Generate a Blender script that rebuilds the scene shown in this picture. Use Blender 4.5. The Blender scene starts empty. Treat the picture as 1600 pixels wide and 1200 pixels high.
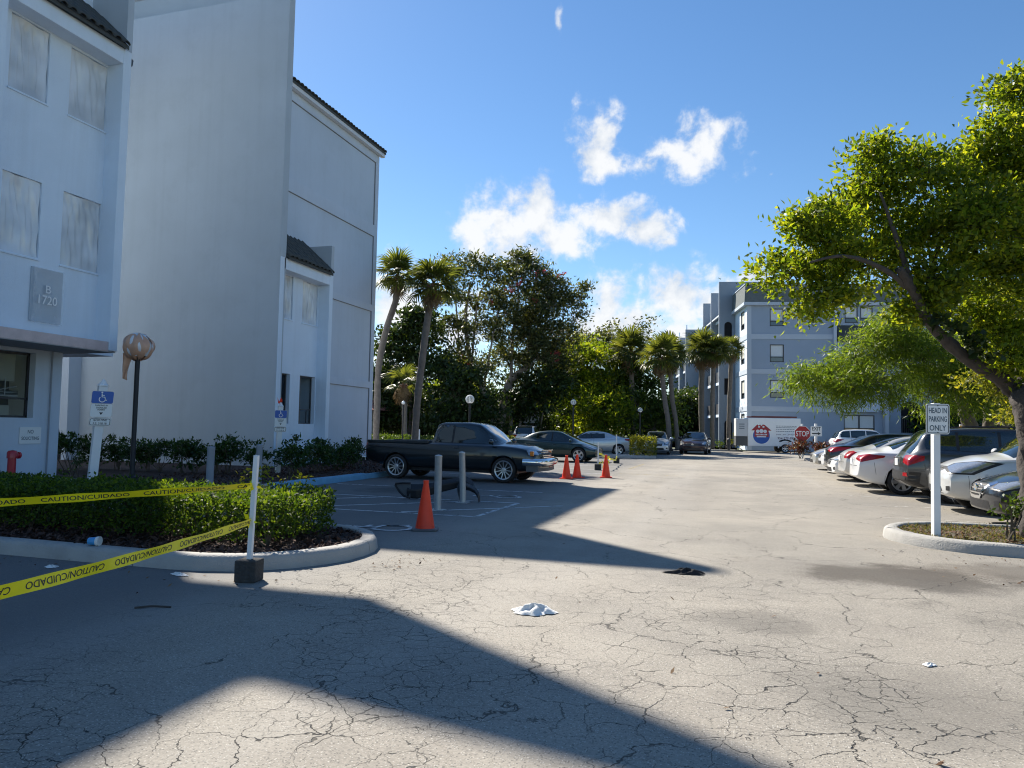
import bpy, math, random
import numpy as np
from mathutils import Vector, Matrix
from mathutils.bvhtree import BVHTree
import bmesh
random.seed(7)
RNG = np.random.default_rng(7)
R = math.radians
sc = bpy.context.scene
C = sc.collection

# ------------------------------------------------------------------ camera
F_PX, HOR_Y, VP_X, ROLL, CAM_Z = 1155.0, 670.0, 1156.0, 0.018, 1.45
pitch = math.atan((HOR_Y - 600) / F_PX)
yaw = math.atan((VP_X - 800) / math.hypot(F_PX, HOR_Y - 600))
fh = Vector((-math.sin(yaw), math.cos(yaw), 0)); rt = Vector((math.cos(yaw), math.sin(yaw), 0)); zz = Vector((0, 0, 1))
Fw = fh * math.cos(pitch) + zz * math.sin(pitch); Uw = zz * math.cos(pitch) - fh * math.sin(pitch)
R2 = rt * math.cos(ROLL) + Uw * math.sin(ROLL); U2 = Uw * math.cos(ROLL) - rt * math.sin(ROLL)
cam = bpy.data.cameras.new('camera'); cam_o = bpy.data.objects.new('camera', cam); C.objects.link(cam_o)
cam.sensor_fit = 'HORIZONTAL'; cam.sensor_width = 36.0; cam.lens = 36.0 * F_PX / 1600.0
cam.clip_start = 0.05; cam.clip_end = 3000
cam_o.matrix_world = Matrix(((R2.x, U2.x, -Fw.x, 0), (R2.y, U2.y, -Fw.y, 0), (R2.z, U2.z, -Fw.z, CAM_Z), (0, 0, 0, 1)))
sc.camera = cam_o

# ------------------------------------------------------------------ light
SUN_EL = 40.1
SUN_AZ = math.degrees(math.atan2(-0.749, 0.663))       # clockwise from +Y
sun = bpy.data.lights.new('sun', 'SUN'); sun_o = bpy.data.objects.new('sun', sun); C.objects.link(sun_o)
sun.energy = 4.5; sun.angle = R(0.55); sun.color = (1.0, 0.93, 0.82)
ce = math.cos(R(SUN_EL))
sun_dir = Vector((math.sin(R(SUN_AZ)) * ce, math.cos(R(SUN_AZ)) * ce, math.sin(R(SUN_EL))))
sun_o.rotation_euler = (-sun_dir).to_track_quat('-Z', 'Y').to_euler()
sun_o.location = sun_dir * 60
sc.view_settings.view_transform = 'Standard'; sc.view_settings.look = 'None'
sc.view_settings.gamma = 1.0; sc.view_settings.exposure = 1.1
sc.view_settings.use_curve_mapping = False

world = bpy.data.worlds.new('World'); sc.world = world; world.use_nodes = True
def build_sky():
    nt = world.node_tree; N = nt.nodes; Lk = nt.links; N.clear()
    out = N.new('ShaderNodeOutputWorld'); bg = N.new('ShaderNodeBackground')
    Lk.new(bg.outputs[0], out.inputs[0])
    sky = N.new('ShaderNodeTexSky'); sky.sky_type = 'NISHITA'; sky.sun_disc = False
    sky.sun_elevation = R(SUN_EL); sky.sun_rotation = R(SUN_AZ)
    sky.air_density = 1.0; sky.dust_density = 0.1; sky.ozone_density = 3.0; sky.altitude = 0
    bg.inputs[1].default_value = 0.069
    tc = N.new('ShaderNodeTexCoord')
    sep = N.new('ShaderNodeSeparateXYZ'); Lk.new(tc.outputs['Generated'], sep.inputs[0])
    def M(op, a, b=None, c=None, clamp=False):
        n = N.new('ShaderNodeMath'); n.operation = op; n.use_clamp = clamp
        for i, v in enumerate((a, b, c)):
            if v is None: continue
            if isinstance(v, (int, float)): n.inputs[i].default_value = v
            else: Lk.new(v, n.inputs[i])
        return n.outputs[0]
    az = M('ARCTAN2', sep.outputs[0], sep.outputs[1]); el = M('ARCSINE', sep.outputs[2])
    cmb = N.new('ShaderNodeCombineXYZ'); Lk.new(az, cmb.inputs[0]); Lk.new(el, cmb.inputs[1])
    # fractal noise that roughens every cloud outline
    def noise(scale, detail, rough, dist=0.0, off=(0, 0, 0)):
        mp = N.new('ShaderNodeVectorMath'); mp.operation = 'ADD'; Lk.new(cmb.outputs[0], mp.inputs[0]); mp.inputs[1].default_value = off
        n = N.new('ShaderNodeTexNoise'); n.inputs['Scale'].default_value = scale; n.inputs['Detail'].default_value = detail
        n.inputs['Roughness'].default_value = rough; n.inputs['Distortion'].default_value = dist
        Lk.new(mp.outputs[0], n.inputs['Vector']); return n.outputs[0]
    n1 = noise(24, 9, 0.58, 0.15); n2 = noise(9, 3, 0.5, 0.0, (3.1, 1.7, 0)); n3 = noise(60, 5, .6, .2, (1, 4, 0))
    blobs = CLOUDS
    best = None
    for (a, e, sa, se, w) in blobs:
        s = N.new('ShaderNodeVectorMath'); s.operation = 'SUBTRACT'; Lk.new(cmb.outputs[0], s.inputs[0]); s.inputs[1].default_value = (a, e, 0)
        m = N.new('ShaderNodeVectorMath'); m.operation = 'MULTIPLY'; Lk.new(s.outputs[0], m.inputs[0]); m.inputs[1].default_value = (1 / sa, 1 / se, 0)
        l = N.new('ShaderNodeVectorMath'); l.operation = 'LENGTH'; Lk.new(m.outputs[0], l.inputs[0])
        v = M('MULTIPLY_ADD', l.outputs['Value'], -1.0, w + .22)
        best = v if best is None else M('SMOOTH_MAX', best, v, 0.25)
    # scattered small cumulus everywhere else on the sky, low coverage
    gen = noise(5.5, 6, .55, .2, (7.3, 2.2, 0))
    genv = M('MULTIPLY_ADD', gen, 4.2, -2.85)
    front = M('SUBTRACT', 1.0, M('LESS_THAN', M('ABSOLUTE', M('ADD', az, 0.2985)), 0.75))
    genv = M('MULTIPLY_ADD', M('SUBTRACT', 1.0, front), -9.0, genv)
    best = M('MAXIMUM', best, genv)
    dens = M('ADD', best, M('MULTIPLY_ADD', n1, 2.6, -1.48))
    dens = M('ADD', dens, M('MULTIPLY_ADD', n3, .5, -.25))
    mr = N.new('ShaderNodeMapRange'); mr.interpolation_type = 'SMOOTHERSTEP'; Lk.new(dens, mr.inputs[0])
    mr.inputs[1].default_value = 0.0; mr.inputs[2].default_value = 0.95
    core = N.new('ShaderNodeMapRange'); Lk.new(M('ADD', M('MULTIPLY', n2, 1.0), M('MULTIPLY', M('SUBTRACT', n1, .5), -.9)), core.inputs[0])
    core.inputs[1].default_value = 0.40; core.inputs[2].default_value = .66
    cc = N.new('ShaderNodeMixRGB'); Lk.new(core.outputs[0], cc.inputs[0])
    cc.inputs[1].default_value = (6.6, 6.7, 6.8, 1); cc.inputs[2].default_value = (4.4, 4.9, 5.6, 1)
    hs = N.new('ShaderNodeHueSaturation'); hs.inputs['Saturation'].default_value = 1.16; Lk.new(sky.outputs[0], hs.inputs['Color'])
    mx = N.new('ShaderNodeMixRGB'); Lk.new(M('MULTIPLY', mr.outputs[0], 0.97), mx.inputs[0]); Lk.new(hs.outputs[0], mx.inputs[1]); Lk.new(cc.outputs[0], mx.inputs[2])
    Lk.new(mx.outputs[0], bg.inputs[0])
def dirpx(px, py):
    d = Fw + R2 * ((px - 800) / F_PX) - U2 * ((py - 600) / F_PX); d.normalize()
    return math.atan2(d.x, d.y), math.asin(d.z)
# measured in the photograph: azimuth / elevation of each cloud lump and its half sizes
CLOUDS = []
for (px, py, hw, hh, w) in [(940, 205, 36, 40, 1), (928, 245, 34, 34, .95), (955, 258, 40, 22, .8),
        (1100, 232, 48, 36, 1), (1060, 245, 50, 30, .9), (1015, 258, 40, 16, .75), (1085, 265, 22, 22, .7),
        (790, 355, 62, 48, 1.05), (845, 345, 40, 50, 1), (745, 372, 40, 26, .9), (880, 378, 60, 30, .95), (820, 395, 90, 24, .9),
        (950, 338, 60, 30, 1), (1010, 358, 50, 26, .95), (1045, 378, 26, 12, .7), (900, 330, 22, 16, .7),
        (1060, 462, 60, 42, 1.05), (1110, 470, 40, 40, 1), (955, 470, 34, 40, 1), (990, 500, 50, 34, 1), (940, 520, 60, 40, 1), (1050, 520, 90, 30, .8),
        (1185, 432, 34, 16, .9), (610, 470, 60, 60, .95), (600, 560, 60, 50, .9), (720, 520, 60, 50, .85), (873, 34, 9, 26, .42), (1205, 272, 14, 8, .45), (1048, 330, 8, 12, .6), (1535, 168, 18, 8, .6)]:
    a0, e0 = dirpx(px, py)
    CLOUDS.append((a0, e0, 1.42 * hw / F_PX, 1.42 * hh / F_PX, w))
build_sky()

# ------------------------------------------------------------------ helpers
WM = {}
def link(o): C.objects.link(o); return o
def tag(o, label=None, cat=None, group=None, kind=None):
    if label: o['label'] = label
    if cat: o['category'] = cat
    if group: o['group'] = group
    if kind: o['kind'] = kind
    return o
def thing(name, label, cat, loc=(0, 0, 0), rz=0.0, group=None, kind=None):
    o = bpy.data.objects.new(name, None); link(o); o.empty_display_size = 0.2
    o.location = loc; o.rotation_euler = (0, 0, rz)
    WM[o.name] = Matrix.Translation(Vector(loc)) @ Matrix.Rotation(rz, 4, 'Z')
    return tag(o, label, cat, group, kind)
def wm(o): return WM.get(o.name, Matrix.Identity(4))
class MB:
    def __init__(s): s.v = []; s.f = []
    def add(s, vs, fs):
        b = len(s.v); s.v.extend([tuple(p) for p in vs]); s.f.extend([tuple(i + b for i in f) for f in fs]); return s
    def box(s, a, b):
        x0, y0, z0 = a; x1, y1, z1 = b
        return s.add([(x0, y0, z0), (x1, y0, z0), (x1, y1, z0), (x0, y1, z0), (x0, y0, z1), (x1, y0, z1), (x1, y1, z1), (x0, y1, z1)],
                     [(0, 3, 2, 1), (4, 5, 6, 7), (0, 1, 5, 4), (1, 2, 6, 5), (2, 3, 7, 6), (3, 0, 4, 7)])
    def quad(s, *p): return s.add(p, [tuple(range(len(p)))])
    def prism(s, poly, fn, t0, t1):
        n = len(poly)
        vs = [fn(u, v, t0) for u, v in poly] + [fn(u, v, t1) for u, v in poly]
        fs = [tuple(range(n))[::-1], tuple(range(n, 2 * n))] + [(i, (i + 1) % n, n + (i + 1) % n, n + i) for i in range(n)]
        return s.add(vs, fs)
    def tube(s, pts, rad, n=8, cap=True):
        pts = [Vector(p) for p in pts]
        if not hasattr(rad, '__len__'): rad = [rad] * len(pts)
        vs = []; ref = None
        for i, p in enumerate(pts):
            t = (pts[min(i + 1, len(pts) - 1)] - pts[max(i - 1, 0)])
            t = t.normalized() if t.length > 1e-9 else Vector((0, 0, 1))
            if ref is None: ref = Vector((1, 0, 0)) if abs(t.x) < .9 else Vector((0, 1, 0))
            a = (ref - t * ref.dot(t)).normalized(); b = t.cross(a); ref = a
            for k in range(n):
                th = 2 * math.pi * k / n
                vs.append(p + (a * math.cos(th) + b * math.sin(th)) * rad[i])
        fs = []
        for i in range(len(pts) - 1):
            for k in range(n):
                fs.append((i * n + k, i * n + (k + 1) % n, (i + 1) * n + (k + 1) % n, (i + 1) * n + k))
        if cap:
            fs.append(tuple(range(n))[::-1]); fs.append(tuple(range((len(pts) - 1) * n, len(pts) * n)))
        return s.add(vs, fs)
    def lathe(s, prof, n=16, c=(0, 0, 0), axis='Z', cap=True):
        vs = []; fs = []
        for (r, h) in prof:
            for k in range(n):
                th = 2 * math.pi * k / n; a, b = r * math.cos(th), r * math.sin(th)
                p = (a, b, h) if axis == 'Z' else ((a, h, b) if axis == 'Y' else (h, a, b))
                vs.append((p[0] + c[0], p[1] + c[1], p[2] + c[2]))
        for i in range(len(prof) - 1):
            for k in range(n):
                q = (i * n + k, i * n + (k + 1) % n, (i + 1) * n + (k + 1) % n, (i + 1) * n + k)
                fs.append(q if axis != 'Y' else q[::-1])
        if not cap: return s.add(vs, fs)
        fs.append(tuple(range(n))[::-1] if axis != 'Y' else tuple(range(n)))
        e = tuple(range((len(prof) - 1) * n, len(prof) * n)); fs.append(e if axis != 'Y' else e[::-1])
        return s.add(vs, fs)
    def grid(s, nu, nv, fn):
        vs = [fn(i / (nu - 1), j / (nv - 1)) for j in range(nv) for i in range(nu)]
        fs = [(j * nu + i, j * nu + i + 1, (j + 1) * nu + i + 1, (j + 1) * nu + i) for j in range(nv - 1) for i in range(nu - 1)]
        return s.add(vs, fs)
    def panel(s, fn, u0, u1, v0, v1, holes, depth):
        """a wall face in (u, v) with rectangular openings and reveals going back by depth; fn(u, v, w) -> point, w inwards"""
        us = sorted({u0, u1, *[h[0] for h in holes], *[h[1] for h in holes]}); us = [u for u in us if u0 <= u <= u1]
        vs = sorted({v0, v1, *[h[2] for h in holes], *[h[3] for h in holes]}); vs = [v for v in vs if v0 <= v <= v1]
        for i in range(len(us) - 1):
            for j in range(len(vs) - 1):
                cu, cv = (us[i] + us[i + 1]) / 2, (vs[j] + vs[j + 1]) / 2
                if any(h[0] < cu < h[1] and h[2] < cv < h[3] for h in holes): continue
                s.quad(fn(us[i], vs[j], 0), fn(us[i + 1], vs[j], 0), fn(us[i + 1], vs[j + 1], 0), fn(us[i], vs[j + 1], 0))
        for (a, b, c, d) in holes:
            for (p, q) in (((a, c), (b, c)), ((b, c), (b, d)), ((b, d), (a, d)), ((a, d), (a, c))):
                s.quad(fn(p[0], p[1], 0), fn(q[0], q[1], 0), fn(q[0], q[1], depth), fn(p[0], p[1], depth))
        return s
    def mesh(s, name):
        me = bpy.data.meshes.new(name); me.from_pydata(s.v, [], s.f); me.update(); return me
def recalc(me):
    bm = bmesh.new(); bm.from_mesh(me); bmesh.ops.remove_doubles(bm, verts=bm.verts, dist=1e-5)
    bmesh.ops.recalc_face_normals(bm, faces=bm.faces); bm.to_mesh(me); bm.free()
FINE = {'twigs', 'stems', 'lettering', 'small_print', 'loose_end', 'grille_bar', 'shut_line', 'nose_print', 'logo_letters', 'burl', 'broken_slats', 'leaf_boots', 'bolts', 'knot', 'number', 'trim', 'red_blossom', 'sprigs', 'climbing_vine', 'panel_bead', 'grille_frame', 'bed_rail', 'roof_rack'}
def obj(name, mb, mat, parent=None, world=False, smooth=False, bevel=0.0, seg=2, fix=False, angle=None):
    me = mb.mesh(name) if isinstance(mb, MB) else mb
    if world and parent is not None: me.transform(wm(parent).inverted())
    if fix: recalc(me)
    if mat is not None and len(me.materials) == 0: me.materials.append(mat)
    if smooth: me.shade_smooth()
    o = bpy.data.objects.new(name, me); link(o)
    if name in FINE: o['kind'] = 'stuff'
    if angle is not None:
        me.shade_smooth(); me.set_sharp_from_angle(angle=R(angle))
    if parent is not None:
        o.parent = parent; WM[o.name] = wm(parent)
    if bevel > 0:
        m = o.modifiers.new('bevel', 'BEVEL'); m.width = bevel; m.segments = seg; m.limit_method = 'ANGLE'; m.angle_limit = R(40)
    return o
def share(name, me, parent, mtx):
    o = bpy.data.objects.new(name, me); link(o); o.parent = parent; o.matrix_local = mtx; WM[o.name] = wm(parent) @ mtx; return o
def dup(root, label, loc=None, rz=None, group=None):
    r = root.copy(); link(r)
    if loc is not None: r.location = loc
    if rz is not None: r.rotation_euler = (0, 0, rz)
    r['label'] = label
    if group: r['group'] = group
    for ch in list(root.children):
        c = ch.copy(); link(c); c.parent = r; c.matrix_parent_inverse = ch.matrix_parent_inverse
        for g in list(ch.children):
            d = g.copy(); link(d); d.parent = c; d.matrix_parent_inverse = g.matrix_parent_inverse
    return r

# ------------------------------------------------------------------ materials
def nodes_of(name):
    m = bpy.data.materials.new(name); m.use_nodes = True
    nt = m.node_tree; return m, nt, nt.nodes, nt.links, nt.nodes['Principled BSDF']
def mat(name, col, rough=.6, metal=0.0, var=.12, scale=6.0, bump=0.0, bscale=60.0, coat=0.0, spec=.5, trans=0.0, coords='Object', dirt=0.0):
    m, nt, N, L, b = nodes_of(name)
    b.inputs['Roughness'].default_value = rough; b.inputs['Metallic'].default_value = metal
    b.inputs['Coat Weight'].default_value = coat; b.inputs['Coat Roughness'].default_value = .04
    b.inputs['Specular IOR Level'].default_value = spec; b.inputs['Transmission Weight'].default_value = trans
    tc = N.new('ShaderNodeTexCoord'); no = N.new('ShaderNodeTexNoise'); no.inputs['Scale'].default_value = scale
    no.inputs['Detail'].default_value = 6; L.new(tc.outputs[coords], no.inputs['Vector'])
    mx = N.new('ShaderNodeMixRGB'); L.new(no.outputs[0], mx.inputs[0])
    mx.inputs[1].default_value = (*[max(0, c * (1 - var)) for c in col], 1); mx.inputs[2].default_value = (*[min(1, c * (1 + var)) for c in col], 1)
    last = mx.outputs[0]
    if dirt > 0:
        n2 = N.new('ShaderNodeTexNoise'); n2.inputs['Scale'].default_value = 1.3; n2.inputs['Detail'].default_value = 8; n2.inputs['Roughness'].default_value = .7
        L.new(tc.outputs[coords], n2.inputs['Vector'])
        rp = N.new('ShaderNodeValToRGB'); rp.color_ramp.elements[0].position = .5; rp.color_ramp.elements[1].position = .75
        L.new(n2.outputs[0], rp.inputs[0])
        mu = N.new('ShaderNodeMath'); mu.operation = 'MULTIPLY'; L.new(rp.outputs[0], mu.inputs[0]); mu.inputs[1].default_value = dirt
        m2 = N.new('ShaderNodeMixRGB'); L.new(mu.outputs[0], m2.inputs[0]); L.new(last, m2.inputs[1]); m2.inputs[2].default_value = (*[c * .45 for c in col], 1)
        last = m2.outputs[0]
    L.new(last, b.inputs['Base Color'])
    if bump > 0:
        n3 = N.new('ShaderNodeTexNoise'); n3.inputs['Scale'].default_value = bscale; n3.inputs['Detail'].default_value = 5
        L.new(tc.outputs[coords], n3.inputs['Vector'])
        bp = N.new('ShaderNodeBump'); bp.inputs['Strength'].default_value = bump; bp.inputs['Distance'].default_value = .02
        L.new(n3.outputs[0], bp.inputs['Height']); L.new(bp.outputs[0], b.inputs['Normal'])
    return m
def weather(m, amount, base):
    """rain streaks, patched paint and splash marks over a stucco material"""
    nt = m.node_tree; N = nt.nodes; L = nt.links; b = N['Principled BSDF']; src = b.inputs['Base Color'].links[0].from_socket
    ge = N.new('ShaderNodeNewGeometry'); mp = N.new('ShaderNodeMapping'); mp.inputs['Scale'].default_value = (2.6, 2.6, .10); L.new(ge.outputs['Position'], mp.inputs[0])
    n = N.new('ShaderNodeTexNoise'); n.inputs['Scale'].default_value = 1.0; n.inputs['Detail'].default_value = 7; n.inputs['Roughness'].default_value = .65; L.new(mp.outputs[0], n.inputs['Vector'])
    r = N.new('ShaderNodeMapRange'); L.new(n.outputs[0], r.inputs[0]); r.inputs[1].default_value = .50; r.inputs[2].default_value = .72; r.inputs[4].default_value = amount
    p = N.new('ShaderNodeTexNoise'); p.inputs['Scale'].default_value = .35; p.inputs['Detail'].default_value = 5; L.new(ge.outputs['Position'], p.inputs['Vector'])
    r2 = N.new('ShaderNodeMapRange'); L.new(p.outputs[0], r2.inputs[0]); r2.inputs[1].default_value = .48; r2.inputs[2].default_value = .56; r2.inputs[4].default_value = amount * .9
    mx = N.new('ShaderNodeMixRGB'); L.new(r.outputs[0], mx.inputs[0]); L.new(src, mx.inputs[1]); mx.inputs[2].default_value = (*[c * .62 for c in base], 1)
    m2 = N.new('ShaderNodeMixRGB'); L.new(r2.outputs[0], m2.inputs[0]); L.new(mx.outputs[0], m2.inputs[1]); m2.inputs[2].default_value = (*[c * .80 for c in base], 1)
    L.new(m2.outputs[0], b.inputs['Base Color'])
def leaf_mat(name, cols, trans=.45, rough=.45, tcol=None):
    """cols: dark .. light leaf colours, one picked per leaf"""
    m, nt, N, L, b = nodes_of(name)
    g = N.new('ShaderNodeNewGeometry'); rp = N.new('ShaderNodeValToRGB')
    L.new(g.outputs['Random Per Island'], rp.inputs[0])
    el = rp.color_ramp.elements
    el[0].position = 0; el[0].color = (*cols[0], 1); el[1].position = 1; el[1].color = (*cols[-1], 1)
    for i, c in enumerate(cols[1:-1]):
        e = el.new((i + 1) / (len(cols) - 1)); e.color = (*c, 1)
    L.new(rp.outputs[0], b.inputs['Base Color']); b.inputs['Roughness'].default_value = rough
    b.inputs['Specular IOR Level'].default_value = .35
    tr = N.new('ShaderNodeBsdfTranslucent')
    hs = N.new('ShaderNodeMixRGB'); hs.blend_type = 'MULTIPLY'; hs.inputs[0].default_value = 1
    L.new(rp.outputs[0], hs.inputs[1]); hs.inputs[2].default_value = (*(tcol or (2.4, 2.0, .7)), 1)
    L.new(hs.outputs[0], tr.inputs[0])
    mx = N.new('ShaderNodeMixShader'); mx.inputs[0].default_value = trans
    L.new(b.outputs[0], mx.inputs[1]); L.new(tr.outputs[0], mx.inputs[2])
    L.new(mx.outputs[0], N['Material Output'].inputs[0])
    return m
M = {}
M['stucco_light'] = mat('stucco_light', (.72, .82, .93), .85, var=.05, scale=1.5, bump=.35, bscale=90, dirt=.10, spec=.2)
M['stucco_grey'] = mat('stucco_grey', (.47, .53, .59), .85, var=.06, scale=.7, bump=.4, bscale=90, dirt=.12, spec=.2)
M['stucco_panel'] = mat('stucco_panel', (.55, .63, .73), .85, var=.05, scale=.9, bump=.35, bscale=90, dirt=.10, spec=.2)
M['stucco_mid'] = mat('stucco_mid', (.57, .645, .745), .85, var=.06, scale=.9, bump=.4, bscale=90, dirt=.14, spec=.2)
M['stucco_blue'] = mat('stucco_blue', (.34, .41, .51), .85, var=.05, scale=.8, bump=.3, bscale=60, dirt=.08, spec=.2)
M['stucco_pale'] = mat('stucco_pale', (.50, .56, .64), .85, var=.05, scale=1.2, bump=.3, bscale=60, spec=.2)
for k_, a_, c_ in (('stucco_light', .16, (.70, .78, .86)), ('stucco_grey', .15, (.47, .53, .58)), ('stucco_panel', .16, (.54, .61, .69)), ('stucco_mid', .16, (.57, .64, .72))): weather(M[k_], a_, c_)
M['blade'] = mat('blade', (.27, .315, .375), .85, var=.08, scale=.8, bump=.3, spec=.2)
M['stripped'] = mat('stripped', (.62, .50, .48), .9, var=.22, scale=5, bump=.5, bscale=30)
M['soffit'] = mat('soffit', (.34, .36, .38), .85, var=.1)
M['roof_tile'] = mat('roof_tile', (.055, .062, .062), .75, var=.45, scale=9, bump=.4, bscale=40)
M['frame_dark'] = mat('frame_dark', (.045, .045, .05), .4, metal=.3, var=.1)
M['frame_bronze'] = mat('frame_bronze', (.10, .10, .105), .45, metal=.4, var=.1)
M['frame_white'] = mat('frame_white', (.62, .64, .66), .5, var=.05)
M['reveal'] = mat('reveal', (.22, .23, .25), .7)
M['glass'] = mat('glass', (.03, .037, .042), .06, var=.2, scale=2, coat=.6, spec=.8)
M['blind'] = mat('blind', (.60, .59, .52), .7, var=.08, scale=3)
M['curtain'] = mat('curtain', (.42, .36, .36), .8, var=.25, scale=7)
M['dark_void'] = mat('dark_void', (.012, .012, .014), .9)
M['red_paint'] = mat('red_paint', (.42, .015, .03), .4, var=.15, scale=8, coat=.3)
M['white_paint'] = mat('white_paint', (.74, .75, .76), .5, var=.06, scale=8, dirt=.12)
M['sign_white'] = mat('sign_white', (.76, .78, .78), .4, var=.04, scale=5, dirt=.06)
M['sign_blue'] = mat('sign_blue', (.012, .10, .42), .4, var=.1)
M['sign_red'] = mat('sign_red', (.40, .012, .02), .4, var=.1)
M['sign_yellow'] = mat('sign_yellow', (.85, .42, .01), .4, var=.1)
M['sign_back'] = mat('sign_back', (.42, .44, .45), .45, metal=.6, var=.1)
M['ink'] = mat('ink', (.03, .035, .04), .5, var=.05)
M['ink_blue'] = mat('ink_blue', (.05, .09, .13), .5, var=.05)
M['white_letter'] = mat('white_letter', (.82, .82, .82), .5, var=.03)
M['galv'] = mat('galv', (.44, .46, .47), .42, metal=.55, var=.22, scale=14, dirt=.35)
M['bollard_grey'] = mat('bollard_grey', (.27, .30, .35), .55, var=.15, scale=7, dirt=.25)
M['pole_black'] = mat('pole_black', (.010, .011, .015), .55, var=.2)
M['concrete'] = mat('concrete', (.40, .39, .37), .9, var=.2, scale=4, bump=.5, bscale=50, dirt=.35)
M['kerb_stone'] = mat('kerb_stone', (.36, .35, .33), .9, var=.18, scale=3.0, bump=.55, bscale=45, dirt=.4)
M['kerb_blue'] = mat('kerb_blue', (.16, .36, .52), .75, var=.25, scale=5, bump=.5, bscale=40, dirt=.35)
M['block_dark'] = mat('block_dark', (.045, .045, .045), .95, var=.6, scale=30, bump=1.0, bscale=45)
M['orange'] = mat('orange', (.86, .050, .012), .5, var=.15, scale=7, dirt=.4)
M['tape'] = mat('tape', (.90, .78, .01), .35, var=.08, scale=6)
M['tyre'] = mat('tyre', (.018, .018, .019), .8, var=.3, scale=20, bump=.3)
M['alloy'] = mat('alloy', (.58, .59, .61), .28, metal=.85, var=.1)
M['chrome'] = mat('chrome', (.80, .81, .82), .12, metal=1.0, var=.04)
M['plastic_black'] = mat('plastic_black', (.014, .014, .016), .5, var=.3, bump=.15, bscale=120)
M['plastic_grey'] = mat('plastic_grey', (.10, .105, .11), .6, var=.2)
M['car_glass'] = mat('car_glass', (.010, .016, .016), .03, var=.3, scale=2, coat=.8, spec=.9)
M['lamp_clear'] = mat('lamp_clear', (.42, .44, .46), .10, metal=.6, var=.35, scale=30, coat=1.0)
M['lamp_red'] = mat('lamp_red', (.30, .002, .006), .22, var=.35, scale=14, coat=.35)
M['lamp_amber'] = mat('lamp_amber', (.75, .22, .03), .15, var=.2, coat=1.0)
M['bark'] = mat('bark', (.135, .115, .095), .95, var=.5, scale=9, bump=1.0, bscale=18)
M['bark_dark'] = mat('bark_dark', (.060, .052, .048), .95, var=.5, scale=9, bump=1.0, bscale=18)
M['bark_pale'] = mat('bark_pale', (.27, .225, .19), .95, var=.45, scale=5, bump=.8, bscale=14)
M['palm_bark'] = mat('palm_bark', (.17, .145, .125), .95, var=.45, scale=7, bump=1.0, bscale=12)
M['boot'] = mat('boot', (.19, .105, .065), .95, var=.5, scale=10)
M['rag'] = mat('rag', (.72, .72, .70), .9, var=.15, scale=9, bump=.4)
M['cloth_dark'] = mat('cloth_dark', (.014, .014, .016), .9, var=.4)
M['roof_red'] = mat('roof_red', (.32, .13, .10), .85, var=.25, scale=4)
M['cream'] = mat('cream', (.62, .58, .48), .8)
M['globe'] = mat('globe', (.85, .86, .84), .15, var=.04, coat=.5)
M['wrap_orange'] = mat('wrap_orange', (.62, .36, .24), .4, var=.25, scale=8)
M['stem'] = mat('stem', (.10, .08, .055), .9, var=.4, scale=12)
M['cup_blue'] = mat('cup_blue', (.05, .30, .62), .4)
def clear_plastic(name, lo, hi):
    m, nt, N, L, b = nodes_of(name)
    tc = N.new('ShaderNodeTexCoord'); w = N.new('ShaderNodeTexNoise'); w.inputs['Scale'].default_value = 2.6; w.inputs['Detail'].default_value = 3; w.inputs['Distortion'].default_value = .8
    mp = N.new('ShaderNodeMapping'); mp.inputs['Scale'].default_value = (1, 1.0, .6); L.new(tc.outputs['Object'], mp.inputs[0]); L.new(mp.outputs[0], w.inputs['Vector'])
    rp = N.new('ShaderNodeValToRGB'); rp.color_ramp.elements[0].position = .35; rp.color_ramp.elements[1].position = .7
    rp.color_ramp.elements[0].color = (.84, .88, .93, 1); rp.color_ramp.elements[1].color = (.90, .92, .94, 1)
    L.new(w.outputs[0], rp.inputs[0]); L.new(rp.outputs[0], b.inputs['Base Color'])
    b.inputs['Roughness'].default_value = .17; b.inputs['Specular IOR Level'].default_value = .9
    tr = N.new('ShaderNodeBsdfTransparent'); mx = N.new('ShaderNodeMixShader'); mf = N.new('ShaderNodeMapRange'); w2 = N.new('ShaderNodeTexNoise'); w2.inputs['Scale'].default_value = 1.1; w2.inputs['Detail'].default_value = 2; L.new(tc.outputs['Object'], w2.inputs['Vector']); L.new(w2.outputs[0], mf.inputs[0]); mf.inputs[1].default_value = .35; mf.inputs[2].default_value = .65; mf.inputs[3].default_value = lo; mf.inputs[4].default_value = hi; L.new(mf.outputs[0], mx.inputs[0])
    L.new(tr.outputs[0], mx.inputs[1]); L.new(b.outputs[0], mx.inputs[2]); L.new(mx.outputs[0], N['Material Output'].inputs[0])
    bp = N.new('ShaderNodeBump'); bp.inputs['Strength'].default_value = .25; bp.inputs['Distance'].default_value = .02; L.new(w.outputs[0], bp.inputs['Height']); L.new(bp.outputs[0], b.inputs['Normal'])
    return m
M['film'] = clear_plastic('plastic_film', .60, .88); M['film_thin'] = clear_plastic('plastic_film_thin', .15, .45)
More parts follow.
